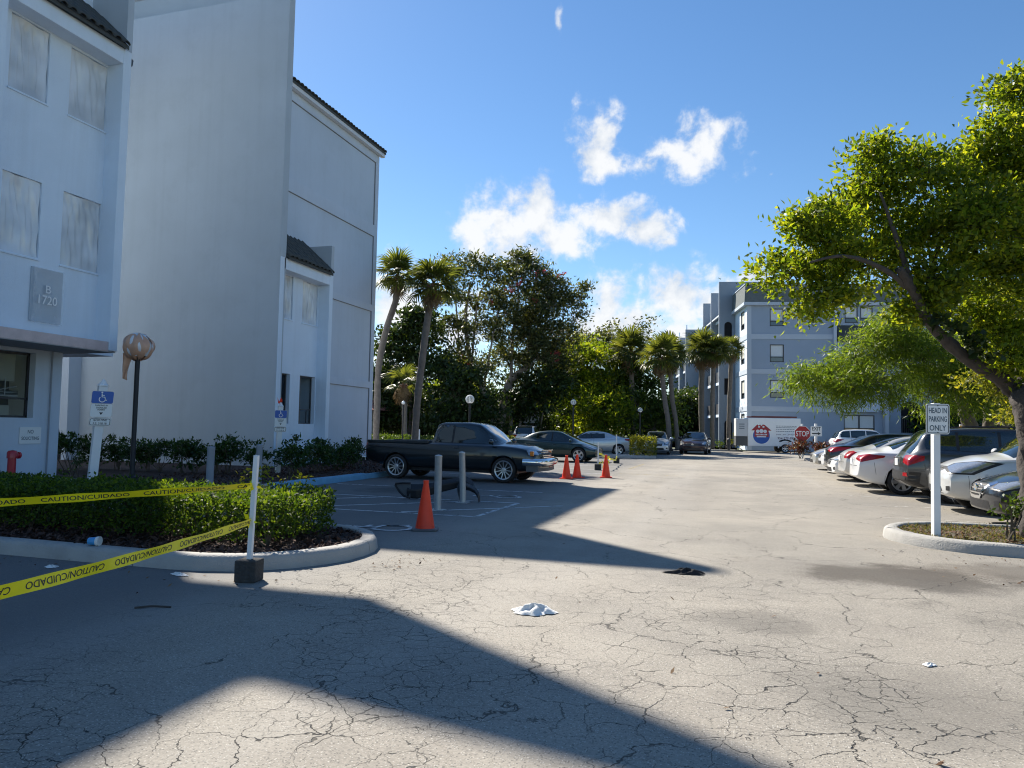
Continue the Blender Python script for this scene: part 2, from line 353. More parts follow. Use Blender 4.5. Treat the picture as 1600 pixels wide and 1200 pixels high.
def globe_glass():
    m, nt, N, L, b = nodes_of('clear_globe')
    b.inputs['Base Color'].default_value = (.9, .92, .92, 1); b.inputs['Roughness'].default_value = .08
    tr = N.new('ShaderNodeBsdfTransparent'); lw = N.new('ShaderNodeLayerWeight'); lw.inputs[0].default_value = .35
    no = N.new('ShaderNodeTexNoise'); no.inputs['Scale'].default_value = 5
    ad = N.new('ShaderNodeMath'); ad.operation = 'MULTIPLY_ADD'; L.new(lw.outputs['Facing'], ad.inputs[0]); ad.inputs[1].default_value = .9; ad.inputs[2].default_value = .22; ad.use_clamp = True
    mx = N.new('ShaderNodeMixShader'); L.new(ad.outputs[0], mx.inputs[0]); L.new(tr.outputs[0], mx.inputs[1]); L.new(b.outputs[0], mx.inputs[2])
    L.new(mx.outputs[0], N['Material Output'].inputs[0]); return m
M['clear_globe'] = globe_glass()
def paint(name, col, metal=.0, rough=.28):
    return mat(name, col, rough, metal=metal, var=.05, scale=3, coat=.9, spec=.5)
LEAF = {
 'bright': leaf_mat('leaf_bright', [(.045, .085, .010), (.085, .145, .012), (.14, .20, .018), (.22, .26, .025)], .62),
 'fine': leaf_mat('leaf_fine', [(.055, .105, .014), (.085, .150, .018), (.14, .20, .024)], .55),
 'dark': leaf_mat('leaf_dark', [(.012, .026, .007), (.024, .048, .012), (.048, .080, .018)], .32),
 'euc': leaf_mat('leaf_euc', [(.020, .034, .014), (.040, .060, .022), (.075, .095, .032), (.12, .13, .05)], .36),
 'mid': leaf_mat('leaf_mid', [(.020, .045, .009), (.040, .078, .013), (.075, .120, .018)], .42),
 'hedge': leaf_mat('leaf_hedge', [(.020, .048, .008), (.044, .090, .011), (.095, .150, .018)], .47, .6),
 'shrub': leaf_mat('leaf_shrub', [(.014, .040, .011), (.024, .060, .014), (.040, .085, .02)], .3, .3),
 'yellow': leaf_mat('leaf_yellow', [(.07, .10, .012), (.13, .16, .02), (.22, .22, .03)], .5),
 'palm': leaf_mat('leaf_palm', [(.045, .065, .018), (.075, .100, .026), (.12, .145, .04)], .45, .35),
 'palm_dead': leaf_mat('leaf_palm_dead', [(.16, .11, .06), (.24, .17, .09)], .2, .7, (1.2, 1.1, .9)),
 'red': leaf_mat('leaf_red', [(.045, .016, .012), (.09, .025, .018), (.06, .055, .015), (.15, .05, .02)], .35, .4, (1.8, 1.2, .8)),
 'flower': leaf_mat('leaf_flower', [(.30, .05, .05), (.42, .10, .09)], .4, .5, (1.5, 1, 1)),
 'grass': leaf_mat('leaf_grass', [(.05, .075, .016), (.09, .11, .03), (.17, .14, .06)], .4, .6),
 'litter': leaf_mat('leaf_litter', [(.07, .035, .018), (.13, .07, .035), (.20, .13, .07)], .1, .8, (1, 1, 1)),
 'mulch': leaf_mat('mulch_chip', [(.035, .016, .012), (.060, .028, .020), (.10, .050, .036), (.14, .08, .06)], .0, .9, (1, 1, 1)),
}
# ------------------------------------------------------------------ text
TXT = {}
def text_geo(s, h=1.0, res=3):
    """flat lettering as (verts Nx2 centred, faces), cap height h"""
    key = (s, res)
    if key not in TXT:
        cu = bpy.data.curves.new('lettering_source', 'FONT'); cu.body = s; cu.align_x = 'CENTER'; cu.resolution_u = res; cu.space_line = .95
        cu.offset = 0.012
        o = bpy.data.objects.new('lettering_source', cu); link(o)
        dg = bpy.context.evaluated_depsgraph_get(); me = bpy.data.meshes.new_from_object(o.evaluated_get(dg))
        v = np.array([p.co[:2] for p in me.vertices]); f = [tuple(p.vertices) for p in me.polygons]
        bpy.data.objects.remove(o); bpy.data.curves.remove(cu); bpy.data.meshes.remove(me)
        v[:, 1] -= (v[:, 1].max() + v[:, 1].min()) / 2; v[:, 0] -= (v[:, 0].max() + v[:, 0].min()) / 2
        v /= 0.70 if '\n' not in s else 1.0
        TXT[key] = (v, f)
    v, f = TXT[key]; return v * h, f
def put_text(mb, s, h, fn, cx=0, cy=0, wmax=None, sx=1.0, flip=False, res=3):
    v, f = text_geo(s, h, res); v = v * np.array([sx, 1.0])
    w = v[:, 0].max() - v[:, 0].min()
    if wmax and w > wmax: v = v * np.array([wmax / w, 1])
    if flip: v = -v
    mb.add([fn(cx + a, cy + b) for a, b in v], f)
def disc2(cx, cy, r, n=20, a0=0, a1=360):
    return [(cx + r * math.cos(R(a0 + (a1 - a0) * k / n)), cy + r * math.sin(R(a0 + (a1 - a0) * k / n))) for k in range(n + (a1 - a0 < 360))]
def stroke(mb, pts, w, fn):
    """a constant-width flat line through 2D points"""
    n = len(pts); P = [Vector(p) for p in pts]; vs = []
    for i in range(n):
        t = (P[min(i + 1, n - 1)] - P[max(i - 1, 0)]).normalized(); nn = Vector((-t.y, t.x)) * w / 2
        vs += [fn(*(P[i] + nn)), fn(*(P[i] - nn))]
    mb.add(vs, [(2 * i, 2 * i + 1, 2 * i + 3, 2 * i + 2) for i in range(n - 1)])
def wheelchair(mb, fn, s, cx=0, cy=0):
    """access symbol, about s high, drawn upright facing right"""
    g = lambda u, v: fn(cx + u * s, cy + v * s)
    mb.add([g(*p) for p in disc2(-.08, .43, .075)], [tuple(range(20))])
    stroke(mb, [(-.08, .33), (-.06, .02), (.16, .02), (.27, -.28), (.36, -.24)], .085, g)
    stroke(mb, [(-.07, .17), (.14, .17)], .065, g)
    stroke(mb, [(x, y) for x, y in disc2(-.02, -.18, .25, 22, 135, 400)], .075, g)
def rrect(x0, x1, y0, y1, r, n=4):
    P = []
    for (cx, cy, a) in ((x1 - r, y0 + r, -90), (x1 - r, y1 - r, 0), (x0 + r, y1 - r, 90), (x0 + r, y0 + r, 180)):
        for k in range(n + 1): P.append((cx + r * math.cos(R(a + 90 * k / n)), cy + r * math.sin(R(a + 90 * k / n))))
    return P
# ------------------------------------------------------------------ ground
def asphalt():
    m, nt, N, L, b = nodes_of('asphalt')
    ge = N.new('ShaderNodeNewGeometry'); P = ge.outputs['Position']
    def noise(scale, det=4, rough=.55, dist=0, src=None):
        n = N.new('ShaderNodeTexNoise'); n.inputs['Scale'].default_value = scale; n.inputs['Detail'].default_value = det
        n.inputs['Roughness'].default_value = rough; n.inputs['Distortion'].default_value = dist; L.new(src or P, n.inputs['Vector']); return n
    def MR(v, a, b_, c=0., d=1., sm=True):
        n = N.new('ShaderNodeMapRange'); n.interpolation_type = 'SMOOTHSTEP' if sm else 'LINEAR'
        L.new(v, n.inputs[0]); 
        for i, q in zip((1, 2, 3, 4), (a, b_, c, d)): n.inputs[i].default_value = q
        return n.outputs[0]
    def MA(op, a, b_=None, clamp=False):
        n = N.new('ShaderNodeMath'); n.operation = op; n.use_clamp = clamp
        for i, q in enumerate((a, b_)):
            if q is None: continue
            if isinstance(q, (int, float)): n.inputs[i].default_value = q
            else: L.new(q, n.inputs[i])
        return n.outputs[0]
    def mix(f, a, b_, bt='MIX'):
        n = N.new('ShaderNodeMixRGB'); n.blend_type = bt
        for i, q in enumerate((f, a, b_)):
            if isinstance(q, (int, float)): n.inputs[i].default_value = q
            elif isinstance(q, tuple): n.inputs[i].default_value = (*q, 1)
            else: L.new(q, n.inputs[i])
        return n.outputs[0]
    sep = N.new('ShaderNodeSeparateXYZ'); L.new(P, sep.inputs[0]); X, Y = sep.outputs[0], sep.outputs[1]
    big = noise(.16, 6, .6).outputs[0]; mid = noise(.9, 6, .65).outputs[0]; fine = noise(55, 3, .7).outputs[0]
    col = mix(MR(big, .38, .62), (.395, .360, .305), (.315, .292, .252))
    col = mix(MR(mid, .35, .7), col, mix(1., col, (.80, .80, .81), 'MULTIPLY'))
    # aggregate: pale and dark chips
    vo = N.new('ShaderNodeTexVoronoi'); vo.inputs['Scale'].default_value = 92; L.new(P, vo.inputs['Vector'])
    sv = N.new('ShaderNodeSeparateXYZ'); L.new(vo.outputs['Color'], sv.inputs[0])
    chip = MA('MULTIPLY', MR(sv.outputs[0], .55, .85), MR(vo.outputs['Distance'], .5, .25))
    col = mix(MA('MULTIPLY', chip, .75), col, (.62, .59, .53))
    dark = MA('MULTIPLY', MR(sv.outputs[1], .55, .9), MR(vo.outputs['Distance'], .55, .3))
    col = mix(MA('MULTIPLY', dark, .75), col, (.10, .097, .09))
    col = mix(MR(fine, .3, .75), mix(1., col, (.72, .72, .72), 'MULTIPLY'), col)
    # traffic polish running along the drive
    tr = noise(.55, 3, .5); mp = N.new('ShaderNodeMapping'); mp.inputs['Scale'].default_value = (1.0, .05, 1); L.new(P, mp.inputs[0]); L.new(mp.outputs[0], tr.inputs['Vector'])
    col = mix(MA('MULTIPLY', MR(tr.outputs[0], .5, .7), .30), col, (.40, .38, .345))
    # cracks: cells whose edges are bent by noise
    def cracks(scale, width, warp, wscale, off):
        n = noise(wscale, 5, .6); cen = N.new('ShaderNodeVectorMath'); cen.operation = 'SUBTRACT'; L.new(n.outputs['Color'], cen.inputs[0]); cen.inputs[1].default_value = (.5, .5, .5)
        sc_ = N.new('ShaderNodeVectorMath'); sc_.operation = 'SCALE'; L.new(cen.outputs[0], sc_.inputs[0]); sc_.inputs['Scale'].default_value = warp
        ad = N.new('ShaderNodeVectorMath'); ad.operation = 'ADD'; L.new(P, ad.inputs[0]); L.new(sc_.outputs[0], ad.inputs[1])
        a2 = N.new('ShaderNodeVectorMath'); a2.operation = 'ADD'; L.new(ad.outputs[0], a2.inputs[0]); a2.inputs[1].default_value = off
        fl = N.new('ShaderNodeVectorMath'); fl.operation = 'MULTIPLY'; L.new(a2.outputs[0], fl.inputs[0]); fl.inputs[1].default_value = (1, 1, 0)
        v = N.new('ShaderNodeTexVoronoi'); v.voronoi_dimensions = '2D'; v.feature = 'DISTANCE_TO_EDGE'; v.inputs['Scale'].default_value = scale; L.new(fl.outputs[0], v.inputs['Vector'])
        wn = noise(3.0, 3).outputs[0]
        w = MR(wn, .3, .72, width * .06, width * 1.6)
        d = MA('DIVIDE', v.outputs['Distance'], w)
        return MR(d, .25, 1.0, 1., 0.)
    c1 = cracks(3.3, .0160, .42, 2.2, (3.7, 1.2, 0)); c2 = cracks(7.6, .026, .20, 4.5, (.4, 8.1, 0)); c3 = cracks(.62, .0055, 1.3, 1.1, (9.1, 4.2, 0))
    zone = noise(.34, 4, .55, 0).outputs[0]
    near = MR(Y, 10.0, 4.4)                       # the worn stretch at this end of the lot
    z1 = MA('MULTIPLY', MR(zone, .41, .54), MR(near, 0, 1, .10, 1.0)); z2 = MA('MULTIPLY', MR(noise(.6, 3, .6, 0, None).outputs[0], .46, .57), near)
    left = MR(X, -5.2, -3.2)                      # darker, smoother stretch towards the kerb, cracks mostly faded out
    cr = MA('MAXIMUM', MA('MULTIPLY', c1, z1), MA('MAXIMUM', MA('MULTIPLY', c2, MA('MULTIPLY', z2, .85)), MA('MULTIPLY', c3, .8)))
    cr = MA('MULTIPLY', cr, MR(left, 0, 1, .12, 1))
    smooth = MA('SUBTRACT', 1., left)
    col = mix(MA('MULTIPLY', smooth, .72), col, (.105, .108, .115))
    # oil and soil by the island on the right
    def spot(cx, cy, rx, ry, a=1.0):
        dx = MA('DIVIDE', MA('SUBTRACT', X, cx), rx); dy = MA('DIVIDE', MA('SUBTRACT', Y, cy), ry)
        d = MA('SQRT', MA('ADD', MA('MULTIPLY', dx, dx), MA('MULTIPLY', dy, dy)))
        return MA('MULTIPLY', MR(MA('ADD', d, MA('ADD', MA('MULTIPLY', MA('SUBTRACT', mid, .5), 3.2), MA('MULTIPLY', MA('SUBTRACT', fine, .5), .8))), 1.15, .35), a)
    for (cx, cy, rx, ry, a, c) in ((1.55, 8.6, 1.5, .75, .75, (.055, .046, .038)), (2.7, 9.2, 1.2, .8, .6, (.075, .060, .046)), (.2, 6.1, .5, .4, .45, (.09, .083, .075)),
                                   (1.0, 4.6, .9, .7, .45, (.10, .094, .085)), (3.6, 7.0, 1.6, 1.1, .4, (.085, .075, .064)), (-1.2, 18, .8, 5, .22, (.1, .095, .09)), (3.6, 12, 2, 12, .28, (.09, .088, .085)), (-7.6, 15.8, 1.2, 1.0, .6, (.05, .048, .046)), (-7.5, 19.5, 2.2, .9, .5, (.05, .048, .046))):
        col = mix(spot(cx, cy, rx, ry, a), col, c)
    col = mix(MA('MULTIPLY', cr, .93), col, (.022, .021, .020))
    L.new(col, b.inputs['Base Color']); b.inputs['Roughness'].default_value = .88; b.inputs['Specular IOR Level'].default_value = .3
    hgt = MA('ADD', MA('MULTIPLY', chip, .35), MA('ADD', MA('MULTIPLY', fine, .5), MA('MULTIPLY', cr, -2.2)))
    bp = N.new('ShaderNodeBump'); bp.inputs['Strength'].default_value = .75; bp.inputs['Distance'].default_value = .006
    L.new(hgt, bp.inputs['Height']); L.new(bp.outputs[0], b.inputs['Normal'])
    return m
def worn_paint(name, col, keep=.5):
    m, nt, N, L, b = nodes_of(name)
    ge = N.new('ShaderNodeNewGeometry'); n = N.new('ShaderNodeTexNoise'); n.inputs['Scale'].default_value = 5; n.inputs['Detail'].default_value = 9; n.inputs['Roughness'].default_value = .75
    L.new(ge.outputs['Position'], n.inputs['Vector']); mr = N.new('ShaderNodeMapRange'); L.new(n.outputs[0], mr.inputs[0])
    mr.inputs[1].default_value = keep - .06; mr.inputs[2].default_value = keep + .06; mr.inputs[3].default_value = 1; mr.inputs[4].default_value = .12
    b.inputs['Base Color'].default_value = (*col, 1); b.inputs['Roughness'].default_value = .8
    tr = N.new('ShaderNodeBsdfTransparent'); mx = N.new('ShaderNodeMixShader'); L.new(mr.outputs[0], mx.inputs[0]); L.new(tr.outputs[0], mx.inputs[1]); L.new(b.outputs[0], mx.inputs[2])
    L.new(mx.outputs[0], N['Material Output'].inputs[0]); return m
M['asphalt'] = asphalt()
M['line_white'] = worn_paint('line_white', (.55, .56, .56), .56); M['line_worn'] = worn_paint('line_worn', (.50, .49, .46), .44); M['line_yellow'] = worn_paint('line_yellow', (.62, .46, .08), .42)
M['dirt'] = mat('dirt', (.085, .070, .045), .95, var=.5, scale=.8, bump=.5, bscale=12)
M['grass_ground'] = mat('grass_ground', (.055, .075, .022), .95, var=.5, scale=1.5, bump=.6, bscale=25)
M['mulch_ground'] = mat('mulch_ground', (.045, .022, .017), .95, var=.6, scale=22, bump=1.0, bscale=35)
M['walk'] = mat('walk', (.30, .29, .27), .9, var=.15, scale=3, bump=.3, dirt=.3)

g = MB().quad((-900, -300, -.03), (900, -300, -.03), (900, 1500, -.03), (-900, 1500, -.03))
tag(obj('ground', g, M['grass_ground']), kind='structure')
a = MB().quad((-24, -25, 0), (48, -25, 0), (48, 62.5, 0), (-24, 62.5, 0))
tag(obj('parking_lot', a, M['asphalt']), kind='structure')

def arc(cx, cy, rx, ry, a0, a1, n=10): return [(cx + rx * math.cos(R(a0 + (a1 - a0) * k / n)), cy + ry * math.sin(R(a0 + (a1 - a0) * k / n))) for k in range(n + 1)]
def offset_path(pts, d):
    P = [Vector(p) for p in pts]; out = []
    for i, p in enumerate(P):
        t = (P[min(i + 1, len(P) - 1)] - P[max(i - 1, 0)]).normalized(); out.append(p + Vector((-t.y, t.x)) * d)
    return out
def kerb_run(parent, pts, matl, h=.14, w=.17, seg=3.0, name='kerb_segment'):
    """cast kerb along a path (bed on the left hand), cut into lengths with open joints"""
    P = [Vector(p) for p in pts]; cum = [0]
    for i in range(1, len(P)): cum.append(cum[-1] + (P[i] - P[i - 1]).length)
    def at(s):
        for i in range(1, len(P)):
            if s <= cum[i] + 1e-9:
                t = (s - cum[i - 1]) / max(1e-9, cum[i] - cum[i - 1]); return P[i - 1].lerp(P[i], t)
        return P[-1]
    n = max(1, round(cum[-1] / seg))
    for k in range(n):
        s0, s1 = cum[-1] * k / n + .006, cum[-1] * (k + 1) / n - .006
        ss = sorted({s0, s1, *[c for c in cum if s0 + .03 < c < s1 - .03], *[s0 + (s1 - s0) * q / 6 for q in range(1, 6)]})
        pl = [at(s) for s in ss]; mb = MB(); prof = [(0, -.02), (.02, h * .72), (.045, h * .94), (.075, h), (w - .02, h), (w, h - .02), (w, -.02)]
        vs = []
        for i, p in enumerate(pl):
            t = (at(min(ss[i] + .02, cum[-1])) - at(max(ss[i] - .02, 0))).normalized(); nn = Vector((-t.y, t.x))
            j = RNG.normal(0, .003)
            for (o_, z_) in prof: q = p + nn * (o_ + j); vs.append((q.x, q.y, z_ + (RNG.normal(0, .002) if z_ > 0 else 0)))
        m = len(prof); fs = []
        for i in range(len(pl) - 1):
            for q in range(m - 1): fs.append((i * m + q, (i + 1) * m + q, (i + 1) * m + q + 1, i * m + q + 1))
        fs += [tuple(range(m)), tuple(range((len(pl) - 1) * m, len(pl) * m))[::-1]]
        mb.add(vs, fs); obj(name, mb, matl, parent, world=True, angle=50, fix=True)
def bed(name, poly, z, matl):
    mb = MB().quad(*[(x, y, z) for x, y in poly]); o = obj(name, mb, matl); bm = bmesh.new(); bm.from_mesh(o.data); bmesh.ops.triangulate(bm, faces=bm.faces); bm.to_mesh(o.data); bm.free()
    return tag(o, kind='structure')
# planting bed round the left building, with the tongue that holds the hedge
tipc = arc(-5.38, 7.5, 1.38, 1.40, -90, 90, 14)
edge = [(-40, 6.1)] + [(x, y) for x, y in tipc] + [(-9.6, 9.0), (-9.8, 9.2), (-9.8, 30.0), (-40, 30.0)]
bed('planting_bed', [(x, y) for x, y in offset_path(edge, .10)], .105, M['mulch_ground'])
k = thing('kerb', 'weathered concrete kerb round the mulch bed in front of the left building', None, (-5, 6.1, 0), kind='structure')
kerb_run(k, [(-40, 6.1)] + tipc + [(-9.6, 9.0), (-9.8, 9.2), (-9.8, 14.1)], M['kerb_stone'], .15, .2, 2.9)
kerb_run(k, [(-9.8, 14.12), (-9.8, 18.4)], M['kerb_blue'], .16, .2, 4.3, 'blue_kerb_segment')
kerb_run(k, [(-9.83, 18.42), (-9.83, 20.6)], M['kerb_blue'], .13, .2, 2.2, 'blue_kerb_segment')
kerb_run(k, [(-9.8, 20.62), (-9.8, 30.0), (-24, 30.0)], M['kerb_stone'], .14, .18, 3)
wk = MB().box((-22, 12.2, .05), (-9.98, 13.5, .128)); tag(obj('walkway', wk, M['walk']), kind='structure')
# island on the right
tipr = arc(3.25, 11.75, 1.28, 1.28, 90, 270, 14)
er = [(14, 13.03)] + tipr + [(14, 10.47)]
bed('island_soil', [(x, y) for x, y in offset_path(er, .1)], .10, M['dirt'])
k2 = thing('kerb', 'rounded concrete kerb of the island under the big tree', None, (2, 11.7, 0), kind='structure')
kerb_run(k2, er, M['kerb_stone'], .145, .2, 3.1)
# small island beyond the cars on the left, verge in front of the far building
em = [(-14, 40.1)] + arc(-5.1, 40.9, .8, .8, -90, 90, 8) + [(-14, 41.7)]
bed('island_soil', [(x, y) for x, y in offset_path(em, .1)], .10, M['dirt'])
k3 = thing('kerb', 'dark kerb of the small island beside the silver coupe', None, (-5, 40.9, 0), kind='structure'); kerb_run(k3, em, M['concrete'], .14, .18, 3)
ev = [(.2, 75), (.2, 60.6), (-.2, 60.0)] + [(-9, 58.0), (-20, 56)] + [(-60, 52)]
ev = ev[::-1]
bed('verge', ev + [(-60, 120), (.2, 120)], .10, M['grass_ground'])
k4 = thing('kerb', 'low kerb along the grass verge under the far palms', None, (0, 60, 0), kind='structure'); kerb_run(k4, ev, M['kerb_stone'], .14, .18, 4)
er2 = [(60, 47.6), (4.2, 44.4)] + arc(4.2, 43.6, .8, .8, 90, 270, 8) + [(60, 46)]
bed('island_soil', [(x, y) for x, y in offset_path(er2, .1)], .10, M['dirt'])
k5 = thing('kerb', 'kerb of the island with the red croton bush', None, (4, 43.6, 0), kind='structure'); kerb_run(k5, er2, M['kerb_stone'], .14, .18, 4)

# painted markings
mk = MB(); flat = lambda z: (lambda u, v: (u, v, z))
Z = .005
def line(x0, y0, x1, y1, w=.09, mb=mk): stroke(mb, [(x0, y0), (x1, y1)], w, flat(Z))
line(-9.6, 11.5, -4.12, 11.5); line(-9.6, 13.95, -4.12, 13.95); line(-4.12, 11.5, -4.12, 13.95)
for k_ in range(3): line(-9.3 + k_ * 1.9, 11.6, -7.0 + k_ * 1.9, 13.85)
for y in (16.5, 22.0, 24.6, 27.2, 29.8, 32.4): line(-9.6, y, -4.3, y)
wheelchair(mk, lambda u, v: (-4.95 + v * -1.0, 9.72 + u * .9, Z + .004), 1.15)
wheelchair(mk, lambda u, v: (-4.9 + v * -1.0, 15.1 + u * .9, Z + .004), 1.1)
tag(obj('parking_markings', mk, M['line_white']), kind='structure')
mr_ = MB()
for i in range(9): line(2.45, 14.5 + i * 2.42, 7.6, 14.5 + i * 2.42, .1, mr_)
tag(obj('parking_markings', mr_, M['line_worn']), kind='structure')
my = MB(); line(-3.9, 25.2, -1.7, 24.9, .1, my); line(-4.0, 28.4, -4.0, 33, .09, my); tag(obj('parking_markings', my, M['line_yellow']), kind='structure')

# ------------------------------------------------------------------ left building
B1 = thing('apartment_building', 'pale blue grey apartment building with plastic masked windows and a tall blank end wall', 'building', (-15, 20, 0))
BX, WX = -14.2, -15.3
def fx(Xp): return lambda u, v, w: (Xp - w, u, v)
def fill_poly_prism(poly, fn, t0, t1):
    return MB().prism(poly, fn, t0, t1)
def tile_mesh():
    mb = MB(); n = 5; Lh = .21; vs = []
    for xx, rr in ((-Lh, .092), (Lh, .108)):
        for (ro) in (0, -.018):
            for k in range(n + 1):
                th = math.pi * k / n; vs.append((xx, -(rr + ro) * math.cos(th), (rr + ro) * .78 * math.sin(th)))
    m = n + 1; fs = []
    for k in range(n): fs += [(k, k + 1, 2 * m + k + 1, 2 * m + k), (2 * m + k, 2 * m + k + 1, 3 * m + k + 1, 3 * m + k), (3 * m + k, 3 * m + k + 1, m + k + 1, m + k)]
    mb.add(vs, fs); me = mb.mesh('roof_tile'); me.materials.append(M['roof_tile']); me.shade_smooth(); return me
TILE = tile_mesh()
def tiled_roof(name, parent, y0, y1, xe, ze, xr, zr, rows=None, thick=.10):
    """roof plane from eave (xe, ze) up to (xr, zr); barrel tiles laid one by one"""
    d = Vector((xe - xr, 0, ze - zr)); Ln = d.length; d.normalize(); nrm = Vector((-d.z, 0, d.x)); nrm = nrm if nrm.z > 0 else -nrm
    mb = MB(); mb.prism([(xe, ze), (xr, zr), (xr, zr - thick), (xe, ze - thick)], lambda u, v, t: (u, t, v), y0, y1)
    deck = obj(name, mb, M['roof_tile'], parent, world=True, fix=True)
    nr = int(Ln / .36) + 1; nc = int((y1 - y0) / .235)
    for r in range(nr if rows is None else min(rows, nr)):
        for c in range(nc):
            p = Vector((xe, 0, ze)) - d * (.17 + r * .36) + nrm * (.012 + .012); p.y = y0 + (c + .5) * (y1 - y0) / nc
            ax = (d + nrm * -.05).normalized(); ay = Vector((0, 1, 0)); az_ = ax.cross(ay).normalized()
            az_ = az_ if az_.z > 0 else -az_; ay = az_.cross(ax)
            mt = Matrix(((ax.x, ay.x, az_.x, p.x + RNG.normal(0, .008)), (ax.y, ay.y, az_.y, p.y), (ax.z, ay.z, az_.z, p.z + RNG.normal(0, .004)), (0, 0, 0, 1)))
            share('roof_tile', TILE, deck, wm(deck).inverted() @ mt)
    return deck
FILM_I = [0]
def film_sheet(parent, Xp, y0, y1, z0, z1, amp=1.0):
    FILM_I[0] += 1; rg = np.random.default_rng(100 + FILM_I[0]); ph = rg.uniform(0, 6, 6); sl = rg.uniform(-.5, .5)
    def fn(s, t):
        y = y0 + (y1 - y0) * s; z = z0 + (z1 - z0) * t
        e = min(s, 1 - s, t, 1 - t); f = min(1, e / .12)
        w = .012 * math.sin(9 * s + ph[0] + sl * 5 * t) + .010 * math.sin(17 * s + 3 * t + ph[1]) + .010 * math.sin(26 * s - 5 * t + ph[2]) + .014 * math.sin(4 * t + 8 * s * t + ph[3])
        w += .012 * abs(math.sin(11 * (s + .3 * t) + ph[4])) + .010 * math.sin(38 * s + 9 * t * t + ph[5]) + .022 * max(0, 1 - abs(s - .35 - .22 * math.sin(2.2 * t + ph[1])) / .05) + .018 * max(0, 1 - abs(s - .7 + .2 * t * math.sin(ph[2])) / .035)
        pull = .03 * math.sin(math.pi * s) * (math.exp(-((t - 0) / .12) ** 2))
        return (Xp - .035 * f + w * f * 1.1 * amp, y + (.012 * math.sin(14 * t + ph[0])) * (1 - f), z - pull * (1 - f) + .01 * math.sin(9 * s + ph[2]) * (1 - f))
    return obj('plastic_sheet', MB().grid(34, 40, fn), M['film'], parent, world=True, smooth=True)
def window(parent, Xp, y0, y1, z0, z1, kind):
    """window set in a wall whose face is at Xp (facing +X)"""
    fr = MB(); d = Xp - .09; t = .045
    for (a0, a1, b0, b1) in ((y0, y1, z0, z0 + t), (y0, y1, z1 - t, z1), (y0, y0 + t, z0 + t, z1 - t), (y1 - t, y1, z0 + t, z1 - t)): fr.box((d - .05, a0, b0), (d, a1, b1))
    zm = z0 + (z1 - z0) * .30
    fr.box((d - .045, y0 + t, zm - .02), (d - .005, y1 - t, zm + .02))
    w = obj('window', fr, M['frame_bronze'], parent, world=True)
    obj('pane', MB().quad((d - .03, y0 + t, z0 + t), (d - .03, y1 - t, z0 + t), (d - .03, y1 - t, z1 - t), (d - .03, y0 + t, z1 - t)), M['car_glass'] if kind == 'film' else M['thin_glass'], w, world=True)
    if kind == 'film': obj('sill', MB().box((Xp - .06, y0 - .02, z0 - .055), (Xp + .085, y1 + .02, z0 - .02)), M['stucco_light'], w, world=True); film_sheet(w, Xp + .004, y0 + .01, y1 - .01, z0 - .02, z1 - .005)
    else:
        def cf(s, t_): return (d - .22 + .03 * math.sin(34 * s) + .01 * math.sin(9 * s + 4 * t_), y0 + (y1 - y0) * (s * .62 + (.02 * math.sin(5 * t_))), z0 + (z1 - z0) * t_)
        obj('curtain', MB().grid(40, 6, cf), M['curtain'], w, world=True, smooth=True)
        fr2 = MB().box((d - .03, (y0 + y1) / 2 + .2, z0 + t), (d + .002, (y0 + y1) / 2 + .225, zm - .02)); obj('mullion', fr2, M['frame_bronze'], w, world=True)
    return w
def thin_glass():
    m, nt, N, L, b = nodes_of('thin_glass'); b.inputs['Base Color'].default_value = (.02, .025, .03, 1); b.inputs['Roughness'].default_value = .05; b.inputs['Specular IOR Level'].default_value = .8
    tr = N.new('ShaderNodeBsdfTransparent'); tr.inputs[0].default_value = (.82, .86, .85, 1); no = N.new('ShaderNodeTexNoise'); no.inputs['Scale'].default_value = 2
    mr = N.new('ShaderNodeMapRange'); L.new(no.outputs[0], mr.inputs[0]); mr.inputs[3].default_value = .16; mr.inputs[4].default_value = .34
    mx = N.new('ShaderNodeMixShader'); L.new(mr.outputs[0], mx.inputs[0]); L.new(tr.outputs[0], mx.inputs[1]); L.new(b.outputs[0], mx.inputs[2]); L.new(mx.outputs[0], N['Material Output'].inputs[0]); return m
M['thin_glass'] = thin_glass()
def bay(y0, zb, zt, wins, wedge_h, wid=3.40):
    y1 = y0 + wid; PW = .235; RX = BX - .45
    holes = [(a, b, c, d) for (a, b, c, d, k) in wins]
    mb = MB().panel(fx(RX), y0 + PW, y1 - PW, zb, zt - .38, holes, .14)
    obj('wall', mb, M['stucco_light'], B1, world=True)
    fr = MB()
    fr.box((WX - .6, y0, zb), (BX, y0 + PW, zt)); fr.box((WX - .6, y1 - PW, zb), (BX, y1, zt))
    fr.box((WX - .6, y0 + PW, zt - .38), (BX - .004, y1 - PW, zt - .003))
    obj('bay_frame', fr, M['stucco_light'], B1, world=True, bevel=.012)
    for (a, b, c, d, kd) in wins: window(B1, RX - .05, a, b, c, d, kd)
    tiled_roof('bay_roof', B1, max(y0 - .02, 20.73 if y0 > 20 else -99), y1 - .19, BX + .10, zt + .06, WX - .02, zt + 1.14)
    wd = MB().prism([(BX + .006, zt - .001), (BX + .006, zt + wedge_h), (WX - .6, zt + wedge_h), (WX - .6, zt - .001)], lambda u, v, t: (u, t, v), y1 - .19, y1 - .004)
    obj('parapet_wedge', wd, M['stucco_grey'], B1, world=True, fix=True)
